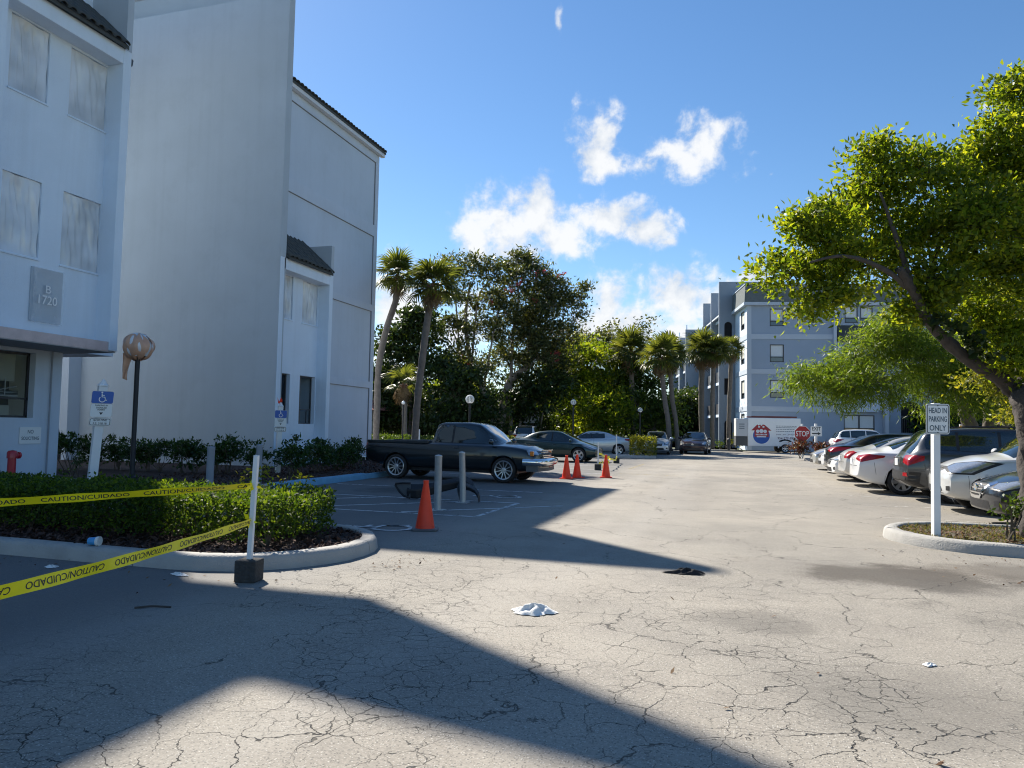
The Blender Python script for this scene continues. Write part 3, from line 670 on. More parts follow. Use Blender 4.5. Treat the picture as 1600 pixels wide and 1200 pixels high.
# near bay over the overhang, far bay from the ground
YN, YF = 10.63, 20.41
bay(YN, 3.12, 10.46, [(YN + .66, YN + 1.58, 8.45, 10.05, 'film'), (YN + 2.12, YN + 3.16, 8.45, 10.03, 'film'), (YN + .66, YN + 1.58, 4.98, 6.66, 'film'), (YN + 2.12, YN + 3.16, 4.98, 6.66, 'film')], 1.75)
bay(YF, 0, 6.92, [(YF + .58, YF + 1.43, 5.05, 6.52, 'film'), (YF + 2.02, YF + 3.0, 5.05, 6.52, 'film'), (YF + .58, YF + 1.43, 1.49, 3.18, 'bronze'), (YF + 2.02, YF + 3.0, 1.49, 3.18, 'bronze')], 1.08, 3.27)
lg = MB().box((WX, YN + .235, 3.10), (BX - .02, YN + 3.165, 3.33)); obj('bay_sill', lg, M['stripped'], B1, world=True, bevel=.01)
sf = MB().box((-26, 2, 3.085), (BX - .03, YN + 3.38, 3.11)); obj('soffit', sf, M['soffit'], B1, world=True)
# the rest of the near block
nb = MB().box((-26, 2, 3.11), (WX, 15.0, 14.0)); nb.box((WX, 2, 3.11), (BX - .45, YN - .01, 10.4))
obj('wall', nb, M['stucco_light'], B1, world=True)
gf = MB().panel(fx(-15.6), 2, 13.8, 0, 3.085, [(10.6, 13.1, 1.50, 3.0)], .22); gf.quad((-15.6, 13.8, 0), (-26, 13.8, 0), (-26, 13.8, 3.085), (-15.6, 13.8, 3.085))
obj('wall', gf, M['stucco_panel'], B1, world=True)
def office_window():
    y0, y1, z0, z1 = 10.6, 13.1, 1.5, 3.0; X0 = -15.78; fr = MB(); t = .05
    for (a0, a1, b0, b1) in ((y0, y1, z0, z0 + t), (y0, y1, z1 - t, z1), (y0, y0 + t, z0, z1), (y1 - t, y1, z0, z1), (y0, y1, z0 + .42, z0 + .46), (11.8, 11.86, z0, z1)): fr.box((X0 - .05, a0, b0), (X0, a1, b1))
    w = obj('window', fr, M['frame_dark'], B1, world=True)
    obj('pane', MB().quad((X0 - .03, y0, z0), (X0 - .03, y1, z0), (X0 - .03, y1, z1), (X0 - .03, y0, z1)), M['thin_glass'], w, world=True)
    obj('blind', MB().box((X0 - .16, 11.9, 2.33), (X0 - .15, 12.86, 2.95)), M['blind'], w, world=True)
    s = MB()
    for k in range(7): s.box((X0 - .14, 11.6 + .03 * k, 1.98 + .02 * k), (X0 - .135, 12.95, 2.0 + .02 * k + .012 * (k % 3)))
    s.tube([(X0 - .13, 11.7, 1.95), (X0 - .12, 12.9, 2.22)], .012, 5); s.tube([(X0 - .12, 12.62, 2.0), (X0 - .12, 12.62, 2.4)], .012, 5); s.tube([(X0 - .13, 11.4, 2.15), (X0 - .12, 12.8, 2.06)], .01, 5)
    obj('broken_slats', s, M['frame_white'], w, world=True)
    obj('lower_blind', MB().box((X0 - .2, 11.0, 1.52), (X0 - .19, 12.8, 1.78)), M['blind'], w, world=True)
    obj('room_back', MB().box((X0 - .9, 10.4, 1.2), (X0 - .85, 13.3, 3.05)), M['reveal'], w, world=True)
office_window()
pp = MB().tube([(-15.57, 13.50, .1), (-15.57, 13.50, 3.08)], .018, 6); obj('conduit', pp, M['bollard_grey'], B1, world=True)
# blank end wall and the pale pier with its half arch
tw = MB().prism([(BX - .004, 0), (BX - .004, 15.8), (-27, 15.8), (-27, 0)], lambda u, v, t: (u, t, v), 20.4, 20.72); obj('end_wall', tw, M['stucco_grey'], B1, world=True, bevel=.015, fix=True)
ap = [(-22.12, 0), (-22.2, 3.9), (-25, 3.9), (-25, 1.98), (-23.2, 1.94)] + [(-23.2 + .86 * math.sin(R(t)), 1.94 - 1.7 * (1 - math.cos(R(t)))) for t in range(12, 91, 13)] + [(-22.33, 0)]
obj('pier', MB().prism(ap, lambda u, v, t: (u, t, v), 19.9, 20.396), M['stucco_pale'], B1, world=True, fix=True)
obj('doorway', MB().box((-25, 20.33, 0), (-22.34, 20.39, 1.94)), M['dark_void'], B1, world=True)
vt = MB().box((-23.2, 19.86, 3.52), (-22.66, 19.895, 3.9)); v0 = obj('vent', vt, M['dark_void'], B1, world=True)
obj('vent_sill', MB().box((-23.24, 19.78, 3.46), (-22.6, 19.9, 3.51)), M['frame_white'], v0, world=True)
obj('rear_parapet', MB().box((-27, 21.45, 13.4), (-16.2, 21.75, 17.05)).box((-27, 21.46, 17.05), (-19.8, 21.74, 17.75)), M['stucco_grey'], B1, world=True)
# far block
holes = [(22.3, 28.76, 10.26, 13.08), (22.3, 28.76, 6.74, 9.77), (23.9, 28.76, 3.38, 6.46), (23.9, 28.76, .15, 3.1), (22.04, 22.2, 11.45, 13.06), (22.04, 22.2, 8.1, 9.77)]
fw = MB().panel(fx(WX), 20.72, 29.05, 0, 13.55, holes, .055); fw.box((-27, 20.72, 0), (WX - .3, 29.05, 13.55)); fw.quad((WX, 29.05, 0), (WX - .3, 29.05, 0), (WX - .3, 29.05, 13.55), (WX, 29.05, 13.55))
fw.quad((WX, 29.05, 13.55), (WX, 20.72, 13.55), (WX - .3, 20.72, 13.55), (WX - .3, 29.05, 13.55))
obj('wall', fw, M['stucco_mid'], B1, world=True)
for h in holes:
    slot = h[1] < 22.25
    obj('wall_panel' if not slot else 'slot_recess', MB().quad((WX - .053, h[0], h[2]), (WX - .053, h[1], h[2]), (WX - .053, h[1], h[3]), (WX - .053, h[0], h[3])), M['reveal' if slot else 'stucco_panel'], B1, world=True)
for h in holes[:4]:
    lip = MB().box((WX - .05, h[0], h[3] - .022), (WX - .012, h[1], h[3] + .001)); lip.box((WX - .05, h[1] - .02, h[2]), (WX - .012, h[1] + .001, h[3] - .022)); obj('panel_bead', lip, M['reveal'], B1, world=True)
tiled_roof('main_roof', B1, 20.75, 29.25, WX + .22, 13.66, -20.5, 15.6, rows=3)
obj('fascia', MB().box((WX + .02, 20.74, 13.42), (WX + .2, 29.2, 13.56)), M['frame_white'], B1, world=True)
obj('near_roof', MB().prism([(WX + .2, 14.02), (-26, 14.02), (-22, 15.4)], lambda u, v, t: (u, t, v), 2, 15.0), M['roof_tile'], B1, world=True, fix=True)
obj('roof_stub', MB().box((-26, 15.0, 13.45), (WX - .5, 16.1, 14.0)), M['stucco_grey'], B1, world=True)
obj('stair_blade', MB().prism([(-26, 13.45), (-14.95, 13.45), (-14.2, 16.75), (-16.6, 15.85), (-26, 15.85)], lambda u, v, t: (u, t, v), 16.1, 16.34), M['stucco_grey'], B1, world=True, fix=True)
fl = MB().lathe([(.02, -.11), (.07, -.10), (.085, .03), (.06, .06), (.02, .07)], 10, (BX - .12, YN + 3.46, 10.30), 'Z'); fl.box((BX - .16, YN + 3.40, 10.36), (BX - .08, YN + 3.47, 10.44))
obj('floodlight', fl, M['frame_dark'], B1, world=True)
# number plate under its plastic
npx = BX - .45
pl = obj('number_plate', MB().box((npx + .004, YN + 1.42, 3.6), (npx + .03, YN + 2.2, 4.78)), M['stucco_grey'], B1, world=True)
lt = MB(); fy = lambda u, v: (npx + .084, YN + 1.81 + u, 4.18 + v)
put_text(lt, 'B', .17, fy, cy=.15, sx=1.1); put_text(lt, '1720', .19, fy, cy=-.09, sx=.95)
obj('number', lt, M['white_letter'], pl, world=True)
film_sheet(pl, npx + .075, YN + 1.45, YN + 2.2, 3.58, 4.8, .3).data.materials[0] = M['film_thin']

# ------------------------------------------------------------------ far building on the right
B2 = thing('apartment_building', 'blue grey four storey apartment block with pale bands beyond the white trailer', 'building', (0.68, 65.3, 0), R(11.5))
ff = lambda V: (lambda u, v, w: (u, V + w, v))
fl_ = lambda U: (lambda u, v, w: (U + w, u, v))
wins = [(1.85, 3.0, z, z + 1.5) for z in (4.45, 7.45, 10.5)] + [(7.8, 10.25, 1.55, 3.1)] + [(7.95, 9.0, 10.8, 12.2), (9.2, 10.2, 10.8, 12.2)]
doors = [(12.35, 13.85, 1.7, 4.3), (12.35, 13.85, 4.9, 7.2), (12.35, 13.85, 7.9, 10.3)]
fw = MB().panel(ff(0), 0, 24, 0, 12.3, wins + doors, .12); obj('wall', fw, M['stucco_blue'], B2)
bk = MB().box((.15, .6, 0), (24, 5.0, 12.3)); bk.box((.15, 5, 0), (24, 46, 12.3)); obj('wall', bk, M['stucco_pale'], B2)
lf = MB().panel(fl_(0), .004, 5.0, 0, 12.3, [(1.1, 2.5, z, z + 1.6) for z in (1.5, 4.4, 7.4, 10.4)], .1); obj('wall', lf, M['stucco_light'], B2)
tr_ = MB()
for z in (3.3, 6.45, 9.4): tr_.box((.0, -.06, z), (7.2, -.002, z + .42)); tr_.box((-.05, -.05, z), (-.002, 5.0, z + .42))
for u in (0.0,): tr_.box((u - .045, -.075, 0), (u + .32, -.003, 12.3))
tr_.box((10.9, -.5, 0), (11.2, -.002, 9.9)); tr_.box((6.95, -.35, 4.0), (7.2, -.003, 12.3))
obj('trim', tr_, M['stucco_pale'], B2)
def far_window(x0, x1, z0, z1, split=False, left=False):
    fr = MB(); t = .07; n0 = (lambda a, b: (a, b))
    cells = ((x0, x1, z0, z0 + t), (x0, x1, z1 - t, z1), (x0, x0 + t, z0, z1), (x1 - t, x1, z0, z1), (x0, x1, z0 + (z1 - z0) * .27, z0 + (z1 - z0) * .27 + t)) + ((((x0 + x1) / 2 - .05, (x0 + x1) / 2 + .05, z0, z1),) if split else ())
    for (a0, a1, b0, b1) in cells:
        if left: fr.box((.0, a0, b0), (.06, a1, b1))
        else: fr.box((a0, .0, b0), (a1, .06, b1))
    w = obj('window', fr, M['frame_dark'], B2)
    zb = z0 + (z1 - z0) * .27
    if left: obj('pane', MB().quad((.07, x0, z0), (.07, x1, z0), (.07, x1, zb), (.07, x0, zb)), M['glass'], w); obj('blind', MB().quad((.075, x0, zb), (.075, x1, zb), (.075, x1, z1), (.075, x0, z1)), M['blind'], w)
    else: obj('pane', MB().quad((x0, .07, z0), (x1, .07, z0), (x1, .07, zb), (x0, .07, zb)), M['glass'], w); obj('blind', MB().quad((x0, .075, zb), (x1, .075, zb), (x1, .075, z1), (x0, .075, z1)), M['blind_white'], w)
M['blind_white'] = mat('blind_white', (.66, .70, .72), .6, var=.05, scale=8)
for w_ in wins: far_window(*w_, split=(w_[1] - w_[0] > 2))
for z in (1.5, 4.4, 7.4, 10.4): far_window(1.1, 2.5, z, z + 1.6, left=True)
# the shallow bay above the ground floor window, tiled in dark shingle at the third floor
bb = MB().box((7.6, -.45, 3.35), (10.4, -.002, 4.6)); bb.box((10.4, -.25, 3.5), (10.88, -.002, 6)); bb.box((7.25, -.3, 3.2), (7.6, -.002, 9.2)); obj('bay', bb, M['stucco_panel'], B2)
sh = MB().prism([(-.55, 9.2), (0, 10.6), (0, 9.2)], lambda u, v, t: (t, u, v), 7.3, 10.9); obj('bay_roof', sh, M['roof_tile'], B2, fix=True)
for (x0, x1, z0, z1) in doors:
    obj('balcony_recess', MB().box((x0, .10, z0), (x1, .118, z1)), M['dark_void'], B2)
    tp = MB(); hh = .75; cx = (x0 + x1) / 2; rx = (x1 - x0) / 2
    for sgn in (-1, 1):
        pts = [(cx + sgn * rx, z1)] + [(cx + sgn * rx * math.cos(R(q)), z1 - hh + hh * math.sin(R(q))) for q in range(0, 91, 15)]
        tp.prism(pts, lambda u, v, t: (u, t, v), -.004, .09)
    obj('arch', tp, M['stucco_blue'], B2, fix=True)
    rl = MB().box((x0, -.02, z0 + 1.25), (x1, .02, z0 + 1.4))
    r_ = obj('railing', rl, M['frame_bronze'], B2)
    for q in range(9): obj('baluster', MB().box((x0 + .1 + q * .16, 0, z0), (x0 + .14 + q * .16, .03, z0 + 1.25)), M['frame_bronze'], r_)
# mansard and roof
ms = MB().box((-.35, -.35, 12.25), (24.2, 6, 12.5)); obj('cornice', ms, M['stucco_pale'], B2)
mn = MB(); mn.prism([(-.3, 12.5), (-.22, 14.0), (.05, 14.0), (.05, 12.5)], lambda u, v, t: (u, t, v), -.3, 5.0); mn.prism([(-.3, 12.5), (-.22, 14.0), (4.9, 14.0), (4.9, 12.5)], lambda u, v, t: (t, u, v), .052, 24.2)
obj('mansard', mn, M['shingle'] if 'shingle' in M else M.setdefault('shingle', mat('shingle', (.13, .15, .155), .85, var=.3, scale=5, bump=.3)), B2, fix=True)
obj('mansard_cap', MB().box((-.27, -.27, 14.0), (24.2, 5, 14.08)), M['stucco_pale'], B2)
# stair blades and balconies receding down the left side
BL = [(5.0, 15.3, -1.45, 3.0), (9.6, 15.1, -1.4, .6), (14.4, 14.9, -1.4, .5), (27.2, 13.9, -1.5, .6), (33.5, 13.7, -1.4, .6), (41.5, 13.2, -1.7, .6)]
for i, (V, zt, u0, u1) in enumerate(BL):
    mb = MB(); w0, w1 = -.98, -.28
    hs = [(w0, w1, .1, 2.6), (w0, w1, 4.9, 6.4), (w0, w1, 9.7, 11.6)] if i in (0, 5, 3) else []
    mb.panel(ff(V), u0, u1, 0, zt, hs, .25); mb.panel(fl_(u0), V, V + .26, 0, zt, [], 0); mb.quad((u0, V, zt), (u1, V, zt), (u1, V + .26, zt), (u0, V + .26, zt)); mb.quad((u0, V + .26, 0), (u1, V + .26, 0), (u1, V + .26, zt), (u0, V + .26, zt))
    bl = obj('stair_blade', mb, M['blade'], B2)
    for h in hs:
        obj('blade_opening', MB().box((h[0], V + .2, h[2]), (h[1], V + .21, h[3])), M['dark_void'], bl)
        if h[2] != 4.9:
            tp = MB(); cx = (w0 + w1) / 2; rx = .35
            for sgn in (-1, 1): tp.prism([(cx + sgn * rx, h[3])] + [(cx + sgn * rx * math.cos(R(q)), h[3] - rx + rx * math.sin(R(q))) for q in range(0, 91, 15)], lambda u, v, t: (u, t, v), V - .003, V + .2)
            obj('arch', tp, M['blade'], bl, fix=True)
for (V0, V1) in ((5.3, 9.55), (9.9, 14.35), (27.5, 33.4), (33.8, 41.4)):
    dk = MB().box((.1, V0, 0), (.14, V1, 12.2)); obj('balcony_recess', dk, M['reveal'], B2)
    for z in (2.9, 5.95, 8.95, 11.9):
        sl = obj('balcony', MB().box((-1.0, V0, z), (.1, V1, z + .25)), M['stucco_light'], B2)
        if z < 11: obj('railing', MB().box((-.98, V0, z + .25), (-.93, V1, z + 1.25)), M['frame_bronze'], sl)
        obj('post', MB().box((-1.0, (V0 + V1) / 2, z + .25), (-.85, (V0 + V1) / 2 + .15, z + 3)), M['stucco_light'], sl)
    obj('awning', MB().prism([(-1.35, 12.35), (.1, 13.2), (.1, 12.9), (-1.35, 12.2)], lambda u, v, t: (u, t, v), V0, V1), M['frame_white'], B2, fix=True)
# a low tiled pavilion seen past the corner of the left building
hut = thing('pavilion', 'small pavilion with a red tiled roof peeping out behind the left building', 'building', (-24.6, 44, 0))
obj('wall', MB().box((-28, 42, 0), (-24.2, 47, 2.6)), M['cream'], hut, world=True)
rf = MB(); rf.add([(-29, 41, 2.55), (-23.2, 41, 2.55), (-23.2, 48, 2.55), (-29, 48, 2.55), (-26.1, 44.5, 4.3)], [(0, 1, 4), (1, 2, 4), (2, 3, 4), (3, 0, 4), (3, 2, 1, 0)]); obj('roof', rf, M['roof_red'], hut, world=True)
# ------------------------------------------------------------------ vehicles
def curve(pts, sig=.05):
    xs = np.array([p[0] for p in pts]); ys = np.array([p[1] for p in pts])
    g = np.linspace(xs[0], xs[-1], 800); y = np.interp(g, xs, ys); dx = g[1] - g[0]; n = max(1, int(3 * sig / dx))
    kx = np.exp(-.5 * (np.arange(-n, n + 1) * dx / sig) ** 2); kx /= kx.sum()
    yp = np.concatenate([2 * y[0] - y[n:0:-1], y, 2 * y[-1] - y[-2:-n - 2:-1]]); ys2 = np.convolve(yp, kx, 'valid')
    return lambda x: np.interp(x, g, ys2)
def wheel_mesh(r, w, spokes, style):
    """tyre and rim, axis along Y, outer face towards -Y"""
    t = MB(); rr = r * .70 if style != 'big' else r * .74
    t.lathe([(rr - .01, -w * .40), (rr + .012, -w * .47), (r * .93, -w * .5), (r * .985, -w * .40), (r, -w * .25), (r, w * .25), (r * .985, w * .40), (r * .93, w * .5), (rr, w * .45)], 36, axis='Y', cap=False)
    tm = t.mesh('wheel'); tm.materials.append(M['tyre']); tm.shade_smooth(); recalc(tm)
    m = MB(); m.lathe([(rr - .03, -w * .43), (rr - .005, -w * .47), (rr + .004, -w * .44), (rr - .018, -w * .38), (rr - .02, w * .2)], 32, axis='Y', cap=False)
    for k in range(spokes):
        th = 2 * math.pi * k / spokes; ws = .055 if style == 'sedan' else (.022 if style == 'big' else .048)
        for off in ((-.10, .10) if style == 'sedan' else (0,)):
            th2 = th + off
            ca, sa = math.cos(th2), math.sin(th2); f = lambda a, b, y: (ca * a - sa * b, y, sa * a + ca * b)
            y0, y1 = -w * .34, -w * .42
            m.add([f(.05, -ws * .55, y0), f(.05, ws * .55, y0), f(rr - .02, ws * .45, y1), f(rr - .02, -ws * .45, y1), f(.05, -ws * .4, y0 + .03), f(.05, ws * .4, y0 + .03), f(rr - .02, ws * .5, y1 + .03), f(rr - .02, -ws * .5, y1 + .03)],
                  [(0, 1, 2, 3), (1, 5, 6, 2), (5, 4, 7, 6), (4, 0, 3, 7), (3, 2, 6, 7)])
    m.lathe([(.0, -w * .36), (.045, -w * .36), (.07, -w * .33), (.075, -w * .2)], 16, axis='Y')
    rm = m.mesh('rim'); rm.materials.append(M['alloy']); recalc(rm)
    d = MB(); d.lathe([(.0, -w * .16), (rr - .02, -w * .16), (rr - .02, -w * .1)], 24, axis='Y'); dm = d.mesh('brake'); dm.materials.append(M['plastic_black'])
    return tm, rm, dm
WHEELS = {}
def shell(sp):
    """closed body surface from measured side, plan and roof curves"""
    xs0, xs1 = sp['deck'][0][0], sp['deck'][-1][0]
    deck, roof, bot, hw = curve(sp['deck'], .06), curve(sp['roof'], sp.get('rs', .06)), curve(sp['bot'], .08), curve(sp['plan'], .15)
    n = 96; u = np.linspace(0, 1, n); X = xs0 + (xs1 - xs0) * (u - .035 * np.sin(2 * np.pi * u) * 1.4)
    set_f, set_r = sp['front'], sp['rear']
    zf = np.array([p[0] for p in set_f]); sf = np.array([p[1] for p in set_f]); zr = np.array([p[0] for p in set_r]); sr = np.array([p[1] for p in set_r])
    rw = sp['roofw']
    def shape(p):
        x, y, z = p
        bf = np.clip((x - (xs1 - .9)) / .9, 0, 1); bf = bf * bf * (3 - 2 * bf); br = np.clip(((xs0 + .8) - x) / .8, 0, 1); br = br * br * (3 - 2 * br)
        ay = min(1.0, abs(y) / (sp['W'] / 2))
        x = x - bf * (np.interp(z, zf, sf) + sp.get('bow_f', .20) * ay ** 2.6) + br * (np.interp(z, zr, sr) + sp.get('bow_r', .13) * ay ** 2.8)
        return (x, y, z)
    def ring(x):
        zb, zd, zr_, w = float(bot(x)), float(deck(x)), float(roof(x)), float(hw(x)); h = max(.01, zr_ - zd); k = min(1, max(0, (h - .06) / .30)); k = k * k * (3 - 2 * k)
        P = [(0, zb), (.45 * w, zb), (.80 * w, zb + .005), (.93 * w, zb + .035), (.975 * w, zb + .10)]
        H = zd - zb
        for s, f in ((.28, .992), (.42, 1.0), (.55, .998), (.68, .992), (.79, .982), (.88, .968), (.94, .948), (.98, .925)): P.append((f * w, zb + .10 + (H - .10) * s))
        P.append((.895 * w, zd))
        hood = [(.84, .10), (.78, .22), (.70, .38), (.60, .55), (.48, .70), (.36, .83), (.24, .92), (.12, .98), (0, 1.0)]
        cab = [(.875 * w, .02), ((.85 * w * .75 + rw * .25), .25), (.85 * w * .48 + rw * .52, .50), (.85 * w * .22 + rw * .78, .74), (rw * .985, .875), (rw * .93, .945), (rw * .80, .975), (rw * .45, .993), (0, 1.0)]
        for (a, b), (c, d) in zip(hood, cab): P.append((a * w * (1 - k) + c * k, zd + h * (b * (1 - k) + d * k)))
        return P
    rings = [ring(x) for x in X]; m = len(rings[0]); V = []; F = []
    full = lambda P: [(y, z) for y, z in P] + [(-y, z) for y, z in P[-2:0:-1]]
    Lr = len(full(rings[0]))
    for x, P in zip(X, rings):
        for (y, z) in full(P): V.append((x, y, z))
    for i in range(n - 1):
        for j in range(Lr): F.append((i * Lr + j, (i + 1) * Lr + j, (i + 1) * Lr + (j + 1) % Lr, i * Lr + (j + 1) % Lr))
    for end, i0 in ((0, 0), (1, (n - 1) * Lr)):
        base = [V[i0 + j] for j in range(Lr)]; cz = (base[0][2] + base[m - 1][2]) / 2; prev = list(range(i0, i0 + Lr))
        for s in (.93, .82, .66, .48, .3, .14):
            cur = []
            for j in range(Lr):
                x, y, z = base[j]; cur.append(len(V)); V.append((x, y * s, cz + (z - cz) * s))
            for j in range(Lr):
                q = (prev[j], cur[j], cur[(j + 1) % Lr], prev[(j + 1) % Lr]); F.append(q if end else q[::-1])
            prev = cur
        F.append(tuple(prev) if end else tuple(prev[::-1]))
    V = [shape(p) for p in V]
    # wheel arches
    out = []
    for (x, y, z) in V:
        for xw in (sp['xf'], sp['xr']):
            r = sp['r'] + sp.get('gap', .055); dx, dz = x - xw, z - sp['r']
            if abs(y) > .58 * sp['W'] / 2 and dx * dx + dz * dz < r * r and z < sp['r'] + r:
                if dz < -.05: dz2 = dz; dx2 = math.copysign(math.sqrt(max(1e-6, r * r - dz * dz)), dx); x, z = xw + dx2, sp['r'] + dz2
                else:
                    l = math.hypot(dx, dz) or 1e-6; x, z = xw + dx / l * r, sp['r'] + dz / l * r
        out.append((x, y, z))
    keep = []
    for f in F:
        c = np.mean([out[i] for i in f], axis=0); cut = False
        for xw in (sp['xf'], sp['xr']):
            if abs(c[1]) > .58 * sp['W'] / 2 and math.hypot(c[0] - xw, c[2] - sp['r']) < (sp['r'] + sp.get('gap', .055)) * .93: cut = True
        if not cut: keep.append(f)
    return V, F, out, keep, deck, roof, bot, hw
class Skin:
    """projects outlines on to a body surface"""
    def __init__(s, V, F): s.t = BVHTree.FromPolygons(V, F)
    def hit(s, p, d, off):
        p = Vector(p); d = Vector(d).normalized(); r = s.t.ray_cast(p - d * 3, d)
        if r[0] is None or (r[0] - p).length > 1.2:
            q = s.t.find_nearest(p); return q[0] + q[1] * off
        nn = r[1] if r[1].dot(d) < 0 else -r[1]
        return r[0] + nn * off
    def patch(s, pts, d, off=.005, maxe=.09):
        bm = bmesh.new(); vs = [bm.verts.new(p) for p in pts]; bm.faces.new(vs); bmesh.ops.triangulate(bm, faces=bm.faces)
        for _ in range(5):
            es = [e for e in bm.edges if e.calc_length() > maxe]
            if not es: break
            bmesh.ops.subdivide_edges(bm, edges=es, cuts=1); bmesh.ops.triangulate(bm, faces=bm.faces)
        for v in bm.verts: v.co = s.hit(v.co, d, off)
        me = bpy.data.meshes.new('patch'); bm.to_mesh(me); bm.free()
        dd = Vector(d)
        me.update()
        if len(me.polygons) and sum(p.normal.dot(dd) * p.area for p in me.polygons) > 0: me.flip_normals()
        me.shade_smooth(); return me
    def strip(s, mb, pts, d, w=.009, off=.0025, step=.06):
        P = [Vector(pts[0])]
        for q in pts[1:]:
            q = Vector(q); a = P[-1].copy(); n = max(1, int((q - a).length / step))
            for k in range(1, n + 1): P.append(a.lerp(q, k / n))
        P = [s.hit(p, d, off) for p in P]; dd = Vector(d).normalized(); vs = []
        for i, p in enumerate(P):
            t = (P[min(i + 1, len(P) - 1)] - P[max(i - 1, 0)]).normalized(); nn = t.cross(dd).normalized() * w / 2; vs += [p + nn, p - nn]
        mb.add(vs, [(2 * i, 2 * i + 1, 2 * i + 3, 2 * i + 2) for i in range(len(P) - 1)])
SED = dict(W=1.78, L=4.62, r=.325, xf=1.42, xr=-1.28, tw=.21, roofw=.56,
  deck=[(-2.31, .86), (-2.2, .98), (-1.9, 1.03), (-1.3, 1.02), (-.6, .965), (.4, .925), (1.0, .92), (1.5, .88), (2.0, .78), (2.2, .70), (2.31, .62)],
  roof=[(-2.31, .90), (-2.2, 1.02), (-1.95, 1.085), (-1.72, 1.10), (-.85, 1.395), (-.45, 1.445), (.0, 1.45), (.35, 1.41), (1.12, .995), (1.5, .945), (2.0, .84), (2.2, .75), (2.31, .66)],
  bot=[(-2.31, .42), (-2.1, .27), (-1.7, .21), (1.7, .19), (2.05, .20), (2.31, .27)],
  plan=[(-2.31, .76), (-2.0, .845), (-1.3, .885), (0, .885), (1.3, .885), (1.9, .86), (2.31, .77)],
  front=[(.1, .06), (.3, .0), (.55, .0), (.7, .05), (.85, .16)], rear=[(.2, .10), (.4, .0), (.7, .01), (.95, .07), (1.1, .12)])
SUV = dict(W=1.82, L=4.55, r=.345, xf=1.38, xr=-1.24, tw=.22, roofw=.62,
  deck=[(-2.27, .95), (-2.15, 1.08), (-1.8, 1.16), (-1.0, 1.13), (0, 1.08), (.8, 1.06), (1.3, 1.04), (1.8, .97), (2.1, .88), (2.27, .76)],
  roof=[(-2.27, 1.00), (-2.2, 1.12), (-2.05, 1.30), (-1.86, 1.53), (-1.6, 1.64), (-.8, 1.69), (0, 1.69), (.38, 1.63), (1.18, 1.13), (1.6, 1.09), (2.0, 1.0), (2.15, .92), (2.27, .80)],
  bot=[(-2.27, .46), (-2.1, .33), (-1.7, .25), (1.7, .23), (2.0, .25), (2.27, .34)],
  plan=[(-2.27, .80), (-1.9, .885), (-1.3, .905), (0, .905), (1.3, .905), (1.8, .885), (2.27, .79)],
  front=[(.2, .08), (.4, .0), (.65, .0), (.85, .06), (1.05, .17)], rear=[(.3, .10), (.5, .0), (.8, .02), (1.1, .08), (1.5, .12)])
def mod(base, **k): d = dict(base); d.update(k); return d
def scale_spec(sp, sl=1., sh=1., sw=1.):
    d = dict(sp); f = lambda P: [(x * sl, z * sh) for x, z in P]
    for k in ('deck', 'roof', 'bot'): d[k] = f(sp[k])
    d['plan'] = [(x * sl, w * sw) for x, w in sp['plan']]; d['front'] = [(z * sh, s) for z, s in sp['front']]; d['rear'] = [(z * sh, s) for z, s in sp['rear']]
    d['W'] *= sw; d['L'] *= sl; d['xf'] *= sl; d['xr'] *= sl; d['roofw'] *= sw
    return d
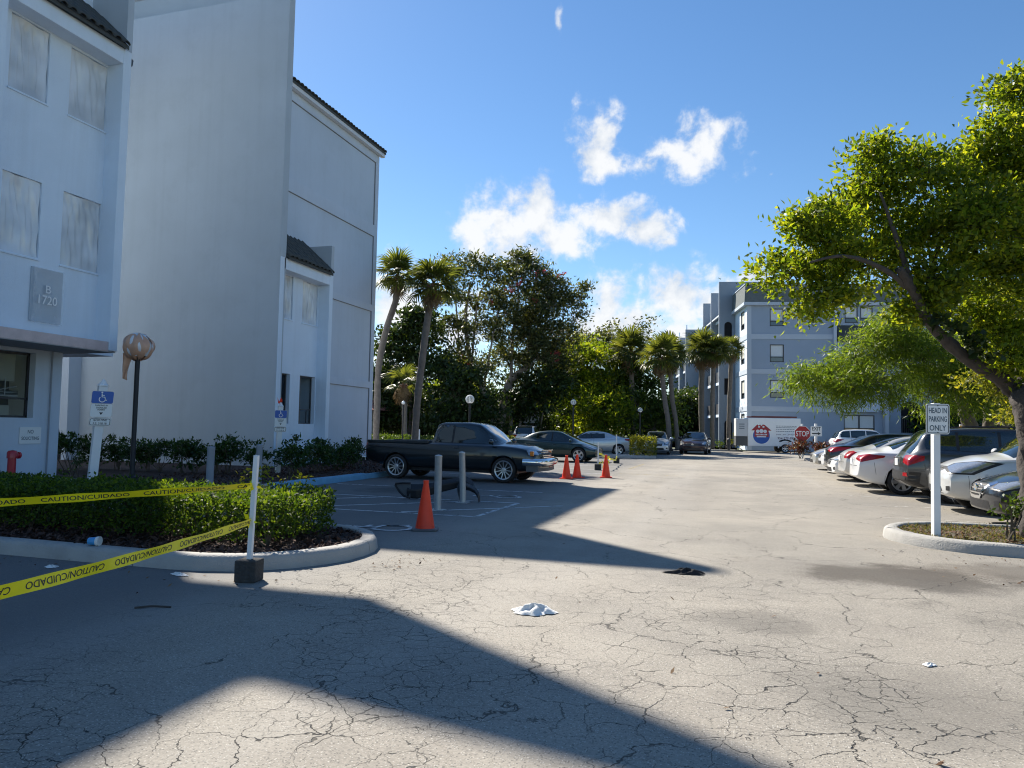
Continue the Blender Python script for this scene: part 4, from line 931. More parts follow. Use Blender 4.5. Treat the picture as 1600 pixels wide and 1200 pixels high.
def make_car(name, label, cat, loc, rz, col, sp, group='cars parked in the lot', metal=.0, wheel='sedan', spokes=5, doors=2, light='sedan', detail=True, clad=False, emblem=None, plate_col=None, taillamp='wrap', rail=False, roof_col=None, glasscol=None, grille='bar'):
    root = thing(name, label, cat, loc, rz, group)
    V, F, out, keep, deck, roof, bot, hw = shell(sp); sk = Skin(V, F)
    body = MB().add(out, keep); pm = paint('paint_' + name + str(len(bpy.data.materials)), col, metal)
    me = body.mesh('body'); recalc(me); me.materials.append(pm)
    bo = obj('body', me, None, root, angle=52)
    xs0, xs1 = sp['deck'][0][0], sp['deck'][-1][0]; W2 = sp['W'] / 2; r = sp['r']
    # under side and wheel wells
    uw = MB().box((xs0 + .85, -W2 * .78, r * .72), (xs1 - .75, W2 * .78, r * 1.2))
    for xw in (sp['xf'], sp['xr']):
        for s in (-1, 1):
            R_ = r + sp.get('gap', .055) + .004; n = 18; pts = [(xw + R_ * math.cos(math.pi * k / n * 1.12 - .19), r + R_ * math.sin(math.pi * k / n * 1.12 - .19)) for k in range(n + 1)]
            vs = [(x, s * W2 * .58, z) for x, z in pts] + [(x, s * (float(hw(xw)) - .015), z) for x, z in pts]
            uw.add(vs, [(k, k + 1, n + 2 + k, n + 1 + k) for k in range(n)]); uw.add(vs[:n + 1], [tuple(range(n + 1))])
    obj('underbody', uw, M['plastic_black'], root)
    key = (round(r, 3), sp['tw'], spokes, wheel)
    if key not in WHEELS: WHEELS[key] = wheel_mesh(r, sp['tw'], spokes, wheel)
    tm, rm, dm = WHEELS[key]; ty = W2 - sp['tw'] * .5 - .012
    for xw in (sp['xf'], sp['xr']):
        for s in (-1, 1):
            mt = Matrix.Translation((xw, s * ty, r)) @ (Matrix.Rotation(math.pi, 4, 'Z') if s > 0 else Matrix.Identity(4)) @ Matrix.Rotation(.4 * xw, 4, 'Y')
            w = share('wheel', tm, root, mt); share('rim', rm, w, Matrix.Identity(4)); share('brake', dm, w, Matrix.Identity(4))
    GL = M['car_glass']
    # side glass between the screens, split at the pillars
    def glass_limits(extra=.0):
        xx = np.linspace(xs0, xs1, 600); ok = [x for x in xx if roof(x) - deck(x) > .20]
        return min(ok), max(ok)
    g0, gb = sp.get('glass', glass_limits()); ga = g0 + sp.get('quarter', .62 if sp['roof'][0][0] > -2.5 and max(z for x, z in sp['roof']) < 1.55 else .26)
    top = lambda x: float(roof(x)) - max(.09, .16 * (float(roof(x)) - float(deck(x)))) ; lo = lambda x: float(deck(x)) + .035
    cuts = sp.get('pillars') or ([ga + .62, (ga + gb) / 2 + .12] if doors == 4 else [ga + .75])
    edges_ = [ga] + [c for c in cuts] + [gb]
    for s in (-1, 1):
        for i in range(len(edges_) - 1):
            a, b = edges_[i] + (.03 if i else 0), edges_[i + 1] - (.03 if i < len(edges_) - 2 else 0); xx = np.linspace(a, b, 9)
            up = [(x, s * W2, max(lo(x) + .012, top(x))) for x in xx[::-1]]; dn = [(x, s * W2, lo(x)) for x in xx]
            obj('side_window', sk.patch(dn + up, (0, -s, 0), .004), GL, root)
        if detail:
            for c in cuts: obj('pillar', sk.patch([(c - .03, s * W2, lo(c)), (c + .03, s * W2, lo(c)), (c + .03, s * W2, top(c)), (c - .03, s * W2, top(c))], (0, -s, 0), .003), M['plastic_black'], root)
    # screens
    def screen(name_, x_top, x_bot, sgn):
        wt, wb = sp['roofw'] * (.90 if sgn > 0 else .80), float(hw(x_bot)) * (.80 if sgn > 0 else .70); zt, zb = float(roof(x_top)), float(roof(x_bot)) + .005
        n = 7; P = [(x_bot, -wb + 2 * wb * k / n, zb + .0 * k) for k in range(n + 1)] + [(x_top, wt - 2 * wt * k / n, zt) for k in range(n + 1)]
        dv = Vector((-(zt - zb) * sgn, 0, -abs(x_top - x_bot))); return obj(name_, sk.patch(P, dv, .004), GL, root)
    fx0, fx1 = sp.get('ws', (gb - .62, gb + .16)); rx0, rx1 = sp.get('rw', (g0 + .62, g0 - .1))
    screen('windshield', fx0, fx1, 1); screen('rear_window', rx0, rx1, -1)
    # lamps
    def lp(name_, pts, d, m_, off=.006):
        for s in (-1, 1): obj(name_, sk.patch([(x, s * y, z) for x, y, z in (pts if s > 0 else pts[::-1])], (d[0], s * d[1], d[2]), off, .06), m_, root)
    zh = float(deck(xs1 - .25)); zt = float(deck(xs0 + .15))
    fr = sp.get('head') or [(xs1 - .10, W2 * .60, zh - .13), (xs1 - .30, W2 * .86, zh - .15), (xs1 - .72, W2 * 1.0, zh + .055), (xs1 - .60, W2 * .92, zh + .075), (xs1 - .22, W2 * .66, zh - .02)]
    cxh = np.mean(fr, axis=0); lp('headlight_bezel', [tuple(cxh + (np.array(p) - cxh) * 1.10) for p in fr], (-1, -.75, -.15), M['plastic_black'], .004)
    lp('headlight', [tuple(cxh + (np.array(p) - cxh) * .90) for p in fr], (-1, -.75, -.15), M['lamp_clear'], .010)
    tl = sp.get('tail') or [(xs0 + .10, W2 * .52, zt - .02), (xs0 + .12, W2 * .52, zt - .15), (xs0 + .22, W2 * .86, zt - .23), (xs0 + .62, W2 * 1.0, zt - .02), (xs0 + .30, W2 * .9, zt + .0)]
    lp('taillight', tl, (1, -.75, 0), M['lamp_red'])
    # front: grille, intake, plate; rear: plate recess, bumper
    gz0, gz1 = sp.get('grille', (zh - .22, zh - .06)); gw = sp.get('grille_w', .44)
    gpts = [(xs1, -gw, gz1), (xs1, -gw * .86, gz0), (xs1, gw * .86, gz0), (xs1, gw, gz1)]
    gr = obj('grille', sk.patch(gpts[::-1], (-1, 0, 0), .004, .08), M['plastic_black'], root)
    if detail:
        bars = MB()
        for k in range(sp.get('bars', 3)):
            z = gz0 + (gz1 - gz0) * (k + .5) / sp.get('bars', 3); sk.strip(bars, [(xs1, -gw * .86, z), (xs1, gw * .86, z)], (-1, 0, 0), .022, .014)
        obj('grille_bar', bars, M['chrome'] if grille != 'dark' else M['plastic_grey'], gr)
        if sp.get('chrome_v'):
            cv = MB()
            for s in (-1, 1): sk.strip(cv, [(xs1, s * gw * 1.05, gz1 + .02), (xs1, s * gw * .52, gz0 - .03), (xs1, 0, gz0 - .035)], (-1, 0, 0), .05, .016)
            obj('grille_surround', cv, M['chrome'], gr)
        if emblem:
            zc = (gz0 + gz1) / 2 + .01; em = MB(); hp = sk.hit((xs1, 0, zc), (-1, 0, 0), .022); em.lathe([(.0, .0), (.045, .0), (.062, .006), (.066, -.01), (.05, -.02)], 20, (hp.x, 0, hp.z), 'X'); em.box((hp.x - .002, -.085, hp.z - .014), (hp.x + .008, .085, hp.z + .014))
            obj('emblem', em, M['chrome'], gr)
    iz = float(bot(xs1)) + .03
    obj('intake', sk.patch([(xs1, .55, iz), (xs1, .48, iz + .13), (xs1, -.48, iz + .13), (xs1, -.55, iz)], (-1, 0, 0), .004, .1), M['plastic_black'], root)
    if detail:
        fog = [(xs1 - .15, W2 * .68, iz + .06), (xs1 - .18, W2 * .80, iz + .06), (xs1 - .18, W2 * .80, iz + .15), (xs1 - .15, W2 * .68, iz + .14)]
        lp('fog_light', fog, (-1, -.5, 0), M['plastic_black'])
    pz = zt - .20 if cat != 'suv' else zt - .22; hp = sk.hit((xs0, 0, pz), (1, 0, 0), .004)
    obj('plate_recess', sk.patch([(xs0, -.30, pz - .10), (xs0, -.30, pz + .10), (xs0, .30, pz + .10), (xs0, .30, pz - .10)], (1, 0, 0), .003), pm if not clad else M['plastic_black'], root)
    obj('license_plate', MB().box((hp.x - .017, -.155, pz - .077), (hp.x + .004, .155, pz + .077)), M['sign_white'], root)
    if clad:
        cz = sp['r'] + .02
        for s in (-1, 1):
            P = [(xs0 + .25, s * W2, .3), (xs1 - .25, s * W2, .28), (xs1 - .25, s * W2, .40), (xs0 + .25, s * W2, .42)]
            for xa, xb in ((sp['xr'] + r + .08, sp['xf'] - r - .08),): obj('cladding', sk.patch([(xa, s * W2, .27), (xb, s * W2, .27), (xb, s * W2, .40), (xa, s * W2, .42)], (0, -s, 0), .006, .2), M['plastic_black'], root)
        obj('rear_bumper', sk.patch([(xs0, -.80, .34), (xs0, -.84, .66), (xs0, .84, .66), (xs0, .80, .34)], (1, 0, 0), .012, .1), M['plastic_black'], root)
        obj('skid_plate', sk.patch([(xs0, -.5, .36), (xs0, -.42, .46), (xs0, .42, .46), (xs0, .5, .36)], (1, 0, 0), .018, .1), M['alloy'], root)
        lp('rear_reflector', [(xs0, W2 * .68, .56), (xs0, W2 * .68, .64), (xs0 + .1, W2 * .86, .64), (xs0 + .1, W2 * .86, .56)], (1, -.4, 0), M['lamp_red'], .018)
    # door shut lines, handles, mirrors, wipers
    sm = MB()
    for s in (-1, 1):
        xa = gb - .02
        shuts = [xa - .12] + [c for c in cuts[1:]] + [cuts[0] + (.0 if doors == 4 else -.1)]
        for c in shuts:
            zb = float(bot(c)) + .12; sk.strip(sm, [(c, s * W2, zb), (c, s * W2, float(deck(c)) + .02)], (0, -s, 0))
        sk.strip(sm, [(shuts[-1] , s * W2, float(bot(0)) + .12), (shuts[0], s * W2, float(bot(0)) + .12)], (0, -s, 0))
        sk.strip(sm, [(xs1 - .35, s * W2 * .8, float(deck(xs1 - .35)) - .0), (gb, s * W2 * .93, float(deck(gb)) + .0)], (0, -.5 * s, -1), .008)
        sk.strip(sm, [(xs1 - .42, s * W2, zh - .18), (xs1 - .44, s * W2, .42)], (0, -s, 0), .007)
        sk.strip(sm, [(xs0 + .42, s * W2, zt - .2), (xs0 + .46, s * W2, .48)], (0, -s, 0), .007)
    sk.strip(sm, [(xs0, -.62, zt - .30), (xs0, .62, zt - .30)], (1, 0, 0), .010)
    sk.strip(sm, [(xs1 - .1, -.62, zh - .02), (xs1 - .1, .62, zh - .02)], (-1, 0, -.2), .008)
    obj('shut_line', sm, M['plastic_black'], root)
    for s in (-1, 1):
        for i, c in enumerate(cuts[1:] + [cuts[0] + .1] if doors == 4 else [cuts[0]]):
            hx = c + .16; hz = float(deck(hx)) - .10; h0 = sk.hit((hx, s * W2, hz), (0, -s, 0), .012); obj('door_handle', MB().tube([(hx - .09, h0.y - s * .012, hz), (hx - .06, h0.y + s * .014, hz), (hx + .06, h0.y + s * .014, hz), (hx + .09, h0.y - s * .012, hz)], .013, 6), pm, root, smooth=True)
        mx_ = gb - .10; mz = float(deck(mx_)) + .10; my_ = float(hw(mx_)) * .93
        mm = MB(); mm.grid(9, 7, lambda a, b: (mx_ + .085 * math.cos(math.pi * (b - .5)) * math.cos(2 * math.pi * a) * (1 if math.cos(2 * math.pi * a) > 0 else .45), s * (my_ + .13 + .115 * math.cos(math.pi * (b - .5)) * math.sin(2 * math.pi * a)), mz + .075 * math.sin(math.pi * (b - .5))))
        mm.tube([(mx_, s * (my_ - .02), mz - .07), (mx_, s * (my_ + .06), mz - .03)], .022, 6); obj('side_mirror', mm, pm, root, smooth=True, fix=True)
    if rail:
        for s in (-1, 1): obj('roof_rail', MB().tube([(x, s * sp['roofw'] * .93, float(roof(x)) + .02) for x in np.linspace(ga + .55, gb - .75, 8)], .016, 6), M['plastic_black'], root)
    if detail and sp.get('wiper'):
        wp = MB(); a = sk.hit((rx1 - .05, 0, float(roof(rx1)) + .02), (1, 0, -.6), .02); b_ = sk.hit(((rx0 + rx1) / 2, -.32, float(roof(rx1)) + .1), (1, 0, -.6), .02); wp.tube([a, b_], .01, 5); obj('wiper', wp, M['plastic_black'], root)
    return root
XN = 3.05
ROW = lambda i: 13.95 + 2.42 * i
nissan = mod(SED, head=[(2.20, .50, .62), (2.10, .74, .60), (1.75, .87, .72), (1.55, .88, .82), (1.95, .70, .76), (2.16, .50, .72)], grille=(.50, .70), grille_w=.42, bars=3, chrome_v=True)
make_car('parked_car', 'black sedan nosing out beside the big tree, chrome grille with a round emblem', 'car', (XN + 3.05, ROW(0) + .25, 0), math.pi, (.012, .014, .018), nissan, emblem=True, doors=4)
crv = mod(SUV, head=[(2.14, .40, .86), (2.06, .66, .74), (1.80, .86, .76), (1.38, .90, .97), (1.75, .76, 1.0), (2.06, .46, .95)], grille=(.70, .88), grille_w=.42, bars=2)
make_car('parked_car', 'silver suv parked nose out between the black sedan and the dark grey suv', 'car', (XN + 2.9, ROW(1) + .25, 0), math.pi, (.60, .61, .61), crv, metal=.15, doors=4, emblem=True, clad=True, wheel='suv')
trax = scale_spec(mod(SUV, tail=[(-2.16, .56, 1.02), (-2.18, .56, .86), (-2.08, .80, .80), (-1.82, .90, .92), (-1.80, .88, 1.02), (-2.05, .80, 1.03)], wiper=True), .95, .98, .98)
make_car('parked_car', 'dark grey compact suv parked tail out with big red lamps', 'car', (XN + 2.55, ROW(2) + .15, 0), 0, (.055, .060, .068), trax, metal=.5, doors=4, clad=True, wheel='suv', rail=True)
cor = mod(SED, tail=[(-2.18, .40, .93), (-2.2, .42, .84), (-2.10, .72, .78), (-1.72, .885, .90), (-1.70, .885, .95), (-2.02, .78, .98)])
make_car('parked_car', 'white sedan parked tail out with swept red lamps, next to the dark grey suv', 'car', (XN + 2.05, ROW(3) - .1, 0), 0, (.72, .73, .74), cor, doors=4, wheel='sedan', spokes=7)
gry = scale_spec(mod(SED, tail=[(-2.2, .48, .98), (-2.2, .48, .80), (-2.12, .70, .78), (-1.98, .82, .84), (-1.98, .82, .96), (-2.12, .70, 1.0)]), 1.02, 1.0, 1.)
make_car('parked_car', 'pearl silver sedan parked tail out with upright red lamps, left of the white sedan', 'car', (XN + 2.1, ROW(4) - .1, 0), 0, (.56, .56, .55), gry, metal=.3, doors=4)
wf = scale_spec(mod(SED, head=[(2.20, .40, .64), (2.12, .66, .60), (1.85, .84, .66), (1.7, .86, .72), (2.0, .68, .71)]), 1.04, .97, 1.)
make_car('parked_car', 'white sedan nose out with a low rounded bonnet, beyond the two pale tail out sedans', 'car', (XN + 2.1, ROW(5) - .1, 0), math.pi, (.74, .75, .75), wf, doors=4)
bk_ = scale_spec(mod(SED, tail=[(-2.2, .40, 1.0), (-2.2, .42, .88), (-2.1, .74, .84), (-1.62, .885, .98), (-1.7, .885, 1.03), (-2.02, .78, 1.03)]), 1.02, 1.05, 1.02)
make_car('parked_car', 'black sedan parked tail out with pink red lamps, far along the right hand row', 'car', (XN + 2.2, ROW(6) - .1, 0), 0, (.012, .012, .014), bk_, doors=4)
make_car('parked_car', 'white suv nose with black lower bumper, squeezed beside the far black sedan', 'car', (XN + 2.1, ROW(7) - .1, 0), math.pi, (.70, .71, .72), scale_spec(SUV, .98, .86, 1.), doors=4, clad=True, detail=False)
make_car('parked_car', 'silver beige sedan at the far end of the right hand row, by the red bush', 'car', (XN + 2.1, ROW(8) - .1, 0), math.pi, (.55, .55, .52), SED, metal=.4, doors=4, detail=False)
# left side of the lot
civic = scale_spec(mod(SED, roof=[(-2.31, .88), (-2.2, .98), (-1.95, 1.02), (-1.75, 1.04), (-.55, 1.37), (-.15, 1.41), (.15, 1.41), (.5, 1.36), (1.35, .955), (1.6, .90), (2.0, .80), (2.2, .72), (2.31, .62)], deck=[(-2.31, .84), (-2.2, .95), (-1.9, .98), (-1.3, .97), (-.6, .93), (.4, .88), (1.0, .86), (1.5, .83), (2.0, .73), (2.2, .66), (2.31, .58)]), .98, 1.0, 1.)
make_car('parked_car', 'dark green coupe parked nose out behind the traffic cones', 'car', (-8.25, 33.6, 0), R(-2), (.008, .030, .028), civic, doors=2, metal=.3)
sol = scale_spec(mod(SED, tail=[(-2.2, .40, .95), (-2.2, .42, .82), (-2.1, .74, .80), (-1.75, .885, .90), (-1.8, .885, .97), (-2.05, .78, .98)], roof=civic['roof']), 1.08, 1.0, 1.02)
make_car('parked_car', 'silver coupe parked tail out beyond the dark green coupe', 'car', (-8.25, 43.6, 0), math.pi + R(14), (.58, .60, .61), sol, metal=.5, doors=2)
make_car('parked_car', 'pale silver sedan facing the lot in front of the trees', 'car', (-5.15, 49.2, 0), R(-90 + 4), (.56, .61, .66), scale_spec(SED, .98, 1, 1), metal=.4, doors=4, grille='dark', emblem=True)
make_car('parked_car', 'dark maroon sedan facing the lot under the palms', 'car', (-2.8, 51.6, 0), R(-90 - 2), (.030, .010, .014), scale_spec(SED, 1, 1.02, 1.02), metal=.3, doors=4, grille='dark', emblem=True)
make_car('parked_car', 'white suv seen from behind at the tree line, above the dark green coupe', 'car', (-14.2, 50.2, 0), R(98), (.72, .73, .74), SUV, doors=4, clad=False, detail=False)
make_car('parked_car', 'white suv behind the far black sedan, close to the far building', 'car', (8.2, 54.5, 0), R(10), (.72, .73, .74), scale_spec(SUV, 1.05, 1.08, 1.04), doors=4, detail=False)
make_car('parked_car', 'white sedan under the trees at the right edge, beyond the trunks', 'car', (14.6, 46.2, 0), R(160), (.70, .71, .72), SED, doors=4, detail=False)
make_car('parked_car', 'red hatchback under the trees at the right edge, beyond the trunks', 'car', (16.2, 49.5, 0), R(165), (.35, .02, .04), scale_spec(SUV, .9, .9, .95), doors=4, detail=False)
make_car('parked_car', 'blue suv under the trees at the right edge, behind the red hatchback', 'car', (17.8, 53.5, 0), R(170), (.03, .05, .20), SUV, doors=4, detail=False)

# ---- pickup
def pickup():
    sp = dict(W=1.72, L=5.2, r=.345, xf=1.66, xr=-1.56, tw=.24, roofw=.56, gap=.05, bow_f=.16, bow_r=.03,
      deck=[(-2.55, 1.02), (-2.45, 1.03), (-1, 1.02), (0, 1.01), (1.0, 1.0), (1.6, .985), (2.3, .93), (2.55, .87), (2.70, .77)],
      roof=[(-2.55, 1.025), (-2.45, 1.035), (-.54, 1.035), (-.49, 1.30), (-.42, 1.55), (-.28, 1.605), (.5, 1.615), (.86, 1.57), (1.54, 1.075), (1.9, 1.06), (2.35, .995), (2.55, .92), (2.70, .81)],
      bot=[(-2.55, .50), (-2.2, .40), (-1.8, .33), (1.9, .30), (2.3, .33), (2.70, .42)],
      plan=[(-2.55, .83), (-2.3, .855), (0, .86), (1.7, .86), (2.3, .84), (2.7, .78)],
      front=[(.3, .02), (.5, .0), (.6, .06), (.8, .08), (.95, .14)], rear=[(.3, .0), (1.1, .0)], rs=.022)
    sp['glass'] = (-.40, 1.42); sp['quarter'] = .0; sp['pillars'] = [.12]; sp['ws'] = (.86, 1.54); sp['rw'] = (-.36, -.50); sp['grille'] = (.70, .86); sp['grille_w'] = .46; sp['bars'] = 2
    sp['head'] = [(2.50, .50, .73), (2.50, .50, .88), (2.40, .78, .90), (2.30, .80, .89), (2.34, .80, .75)]
    sp['tail'] = [(-2.53, .70, .98), (-2.53, .70, .66), (-2.53, .84, .66), (-2.53, .84, .98)]
    rt_ = make_car('pickup_truck', 'black green pickup truck with chrome wheels and bumper, backed up to the blue kerb', 'pickup truck', (-7.62, 19.75, 0), R(-2.5), (.004, .008, .011), sp, group=None, metal=.0, wheel='big', spokes=11, doors=2)
    rt_['category'] = 'pickup truck'
    pm = rt_.children[0].data.materials[0]
    # open bed: rails stand proud of the load floor
    b = MB(); t = .05
    for s in (-1, 1): b.box((-2.49, s * .80 - t / 2, 1.0), (-.58, s * .80 + t / 2, 1.075))
    b.box((-2.53, -.78, 1.0), (-2.47, .78, 1.06)); b.box((-.62, -.78, 1.0), (-.57, .78, 1.09)); obj('bed_rail', b, pm, rt_, bevel=.012)
    obj('bed_liner', MB().box((-2.46, -.77, 1.037), (-.63, .77, 1.042)), M['plastic_black'], rt_)
    bp = MB(); prof = [(0, .48), (.06, .50), (.085, .56), (.08, .64), (.02, .67)]
    path = [(2.22, -.90), (2.52, -.88), (2.70, -.70), (2.76, -.35), (2.77, 0), (2.76, .35), (2.70, .70), (2.52, .88), (2.22, .90)]
    vs = []; P = offset_path(path, 0)
    for i, p in enumerate(P):
        tt = (P[min(i + 1, len(P) - 1)] - P[max(i - 1, 0)]).normalized(); nn = Vector((tt.y, -tt.x))
        for o_, z in prof: q = p + nn * (o_ - .05); vs.append((q.x, q.y, z))
    m = len(prof); bp.add(vs, [(i * m + j, (i + 1) * m + j, (i + 1) * m + j + 1, i * m + j + 1) for i in range(len(P) - 1) for j in range(m - 1)])
    obj('front_bumper', bp, M['chrome'], rt_, smooth=True, fix=True)
    obj('air_dam', MB().prism([(2.3, -.84), (2.6, -.76), (2.68, 0), (2.6, .76), (2.3, .84)], lambda u, v, q: (u, v, q), .33, .50), M['plastic_grey'], rt_, fix=True)
    for s in (-1, 1):
        obj('turn_signal', MB().box((2.40, s * .80 - .045, .74), (2.50, s * .80 + .03, .87)), M['lamp_amber'], rt_, bevel=.015)
        obj('side_moulding', MB().box((-.5, s * .868 - .008, .62), (1.2, s * .868 + .008, .66)), M['plastic_black'], rt_)
    obj('rear_bumper', MB().box((-2.67, -.82, .46), (-2.53, .82, .60)), M['chrome'], rt_, bevel=.03)
    obj('grille_frame', MB().box((2.615, -.48, .872), (2.645, .48, .895)).box((2.64, -.48, .685), (2.675, .48, .71)), M['chrome'], rt_)
pickup()

# ---- enclosed cargo trailer
def trailer():
    t = thing('cargo_trailer', 'white enclosed cargo trailer with a red house logo, parked in front of the far building', 'trailer', (2.55, 59.3, 0), R(12))
    L2, W, z0, z1 = 1.95, 2.0, .48, 2.62
    pal = M.setdefault('trailer_white', paint('trailer_white', (.86, .86, .87), 0, .35))
    b = MB().prism([(-L2, 0), (L2, 0), (L2, W), (-L2, W)], lambda u, v, q: (u, v, q), z0, z1); obj('body', b, pal, t, bevel=.04)
    # tongue end with its slanted front faces
    n = MB().prism([(-L2 - .75, .62), (-L2 + .01, .10), (-L2 + .01, W - .1), (-L2 - .75, W - .62)], lambda u, v, q: (u, v, q), z0 + .72, z1 - .06); obj('nose', n, M['white_paint'], t, fix=True, bevel=.03)
    obj('stone_guard', MB().prism([(-L2 - .76, .61), (-L2 + .008, .085), (-L2 + .008, W - .085), (-L2 - .76, W - .61)], lambda u, v, q: (u, v, q), z0, z0 + .715), M['plastic_grey'], t, fix=True)
    obj('roof_rack', MB().box((-L2 + .3, .12, z1 + .02), (L2 - .25, .2, z1 + .14)).box((-L2 + .3, W - .3, z1 + .02), (L2 - .25, W - .2, z1 + .14)), M['cladding_red'] if 'cladding_red' in M else M.setdefault('cladding_red', mat('rack_red', (.20, .06, .05), .6)), t)
    obj('tongue', MB().tube([(-L2 - .6, 1.0, .45), (-L2 - 1.5, 1.0, .45)], .05, 6), M['frame_dark'], t)
    wm_ = WHEELS.setdefault('trailer', wheel_mesh(.33, .2, 6, 'suv')); 
    for y, rot in ((.02, 0), (W - .02, math.pi)):
        w = share('wheel', wm_[0], t, Matrix.Translation((.80, y + (.02 if rot == 0 else -.02), .33)) @ Matrix.Rotation(rot, 4, 'Z')); share('rim', wm_[1], w, Matrix.Identity(4)); share('brake', wm_[2], w, Matrix.Identity(4))
    obj('wheel_well', MB().prism(arc(.80, .36, .47, .47, 0, 180, 14), lambda u, v, q: (u, q, v), -.008, .05), M['dark_void'], t, fix=True)
    fd = MB(); A = arc(.80, .36, .47, .47, 0, 180, 14); B_ = arc(.80, .36, .56, .56, 0, 180, 14)
    fd.add([(x, -.05, z) for x, z in A] + [(x, -.05, z) for x, z in B_] + [(x, 0, z) for x, z in B_], [(k, k + 1, 16 + k, 15 + k) for k in range(14)] + [(15 + k, 16 + k, 31 + k, 30 + k) for k in range(14)]); obj('fender', fd, pal, t, fix=True)
    # sign writing
    f = lambda dy: (lambda u, v: (u, -.004 - dy, v))
    lg = MB(); g = f(.0); red = MB(); 
    obj('logo_oval', MB().add([g(*p) for p in disc2(-.95, 1.28, .62, 28)], [tuple(range(28))]).add([], []), M['sign_blue'], t).scale = (1, 1, 1)
    t.children[-1].data.transform(Matrix.Translation((0, 0, 1.20)) @ Matrix.Scale(.40, 4, (0, 0, 1)) @ Matrix.Translation((0, 0, -1.28)))
    g = f(.003); red.add([g(*p) for p in [(-1.7, 1.66), (-1.25, 2.12), (-1.15, 2.03), (-1.05, 2.12), (-.95, 2.0), (-.85, 2.12), (-.72, 2.1), (-.2, 1.66), (-.42, 1.66), (-.42, 1.18), (-1.46, 1.18), (-1.46, 1.66)]], [tuple(range(12))])
    obj('logo_house', red, M['sign_red'], t)
    g = f(.006); wl = MB()
    for (cx, cz, r_) in ((-1.22, 1.60, .13), (-.95, 1.62, .15), (-.68, 1.60, .13)): wl.add([g(*p) for p in disc2(cx, cz, r_, 12)], [tuple(range(12))])
    for cx in (-1.12, -.8): wl.add([g(*p) for p in rrect(cx - .07, cx + .07, 1.88, 2.0, .02)], [tuple(range(20))])
    for cx, cz, w_ in ((-.95, 1.36, .86), (-.95, 1.20, .7)):
        n_ = 9
        for k in range(n_): x = cx - w_ / 2 + w_ * (k + .5) / n_; wl.add([g(*p) for p in rrect(x - .032, x + .032, cz - .055, cz + .055, .02)], [tuple(range(20))])
    obj('logo_letters', wl, M['white_letter'], t)
    ink = MB(); g = f(.003)
    for k, (z, w_) in enumerate(((2.02, 1.5), (1.90, 1.5), (1.78, 1.35), (1.62, 1.45))):
        rg = np.random.default_rng(k); x = .12
        while x < .12 + w_: w1 = rg.uniform(.08, .2); ink.add([g(x, z - .018), g(x + w1, z - .018), g(x + w1, z + .018), g(x, z + .018)], [(0, 1, 2, 3)]); x += w1 + .03
    obj('small_print', ink, M['ink_blue'], t)
    big = MB(); put_text(big, '954-277-7926', .17, lambda u, v: (u, -.007, v), cx=.92, cy=1.10, wmax=1.5); 
    rg = np.random.default_rng(5)
    for w0, w1 in ((.14, .50), (.62, .86), (.98, 1.66)):      # the slanted script line, too small to read
        xs = np.arange(w0, w1, .025); stroke(big, [(x + .02 * (k % 2), 1.38 + (.055 if k % 2 else -.05) * rg.uniform(.4, 1)) for k, x in enumerate(xs)], .022, lambda u, v: (u, -.007, v))
    obj('lettering', big, M['ink_red'] if 'ink_red' in M else M.setdefault('ink_red', mat('ink_red', (.10, .03, .07), .5)), t)
    nl = MB()
    for k in range(3): z = 2.1 - .16 * k; nl.add([(-L2 - .55, .473, z), (-L2 - .2, .235, z), (-L2 - .2, .235, z + .05), (-L2 - .55, .473, z + .05)], [(0, 1, 2, 3)])
    obj('nose_print', nl, M['ink_blue'], t)
trailer()
# ------------------------------------------------------------------ street furniture
def post_sign(name, label, loc, rz, plates, post_h, post_w=.10, lean=(0, 0), group=None, cap=True, rnd=False):
    """square post with plates on its -Y face; plates: (z0, z1, width, ground material, border, writer(mb, fn))"""
    t = thing(name, label, 'sign', loc, rz, group)
    sh = lambda p: (p[0] + lean[0] * p[2], p[1] + lean[1] * p[2], p[2])
    pb = MB()
    if rnd: pb.lathe([(post_w / 2, 0), (post_w / 2, post_h)], 12)
    else: pb.box((-post_w / 2, -post_w / 2, 0), (post_w / 2, post_w / 2, post_h))
    if cap: pb.lathe([(post_w * .66, post_h), (post_w * .66, post_h + .03), (post_w * .45, post_h + .05), (post_w * .30, post_h + .10), (.004, post_h + .13)], 8)
    pb.v = [sh(p) for p in pb.v]; obj('post', pb, M['white_paint'], t, bevel=.006)
    for (z0, z1, w, gm, bm_, writer) in plates:
        y = -post_w / 2 - .012
        P = rrect(-w / 2, w / 2, z0, z1, .03); pm = MB().prism(P, lambda u, v, q: sh((u, q, v)), y - .004, y); pl = obj('sign_plate', pm, M['sign_back'], t, fix=True)
        inn = rrect(-w / 2 + .004, w / 2 - .004, z0 + .004, z1 - .004, .027); obj('sign_face', MB().add([sh((u, y - .006, v)) for u, v in inn], [tuple(range(len(inn)))]), M[gm], pl)
        if bm_:
            bb = MB(); q0 = rrect(-w / 2 + .012, w / 2 - .012, z0 + .012, z1 - .012, .024); q1 = rrect(-w / 2 + .022, w / 2 - .022, z0 + .022, z1 - .022, .016); n = len(q0)
            bb.add([sh((u, y - .0072, v)) for u, v in q0 + q1], [(k, (k + 1) % n, n + (k + 1) % n, n + k) for k in range(n)]); obj('border', bb, M[bm_], pl)
        if writer:
            for mm, fnc, nm in writer:
                tb = MB(); fnc(tb, lambda u, v: sh((u, y - .0086, v))); obj(nm, tb, M[mm], pl)
    return t
def w_head(mb, f):
    for s, z in (('HEAD IN', 1.70), ('PARKING', 1.585), ('ONLY', 1.465)): put_text(mb, s, .072, f, cy=z, wmax=.235, sx=.78)
def w_bolts(mb, f):
    for z in (1.765, 1.405): mb.add([f(u, v) for u, v in disc2(0, z, .008, 8)], [tuple(range(8))])
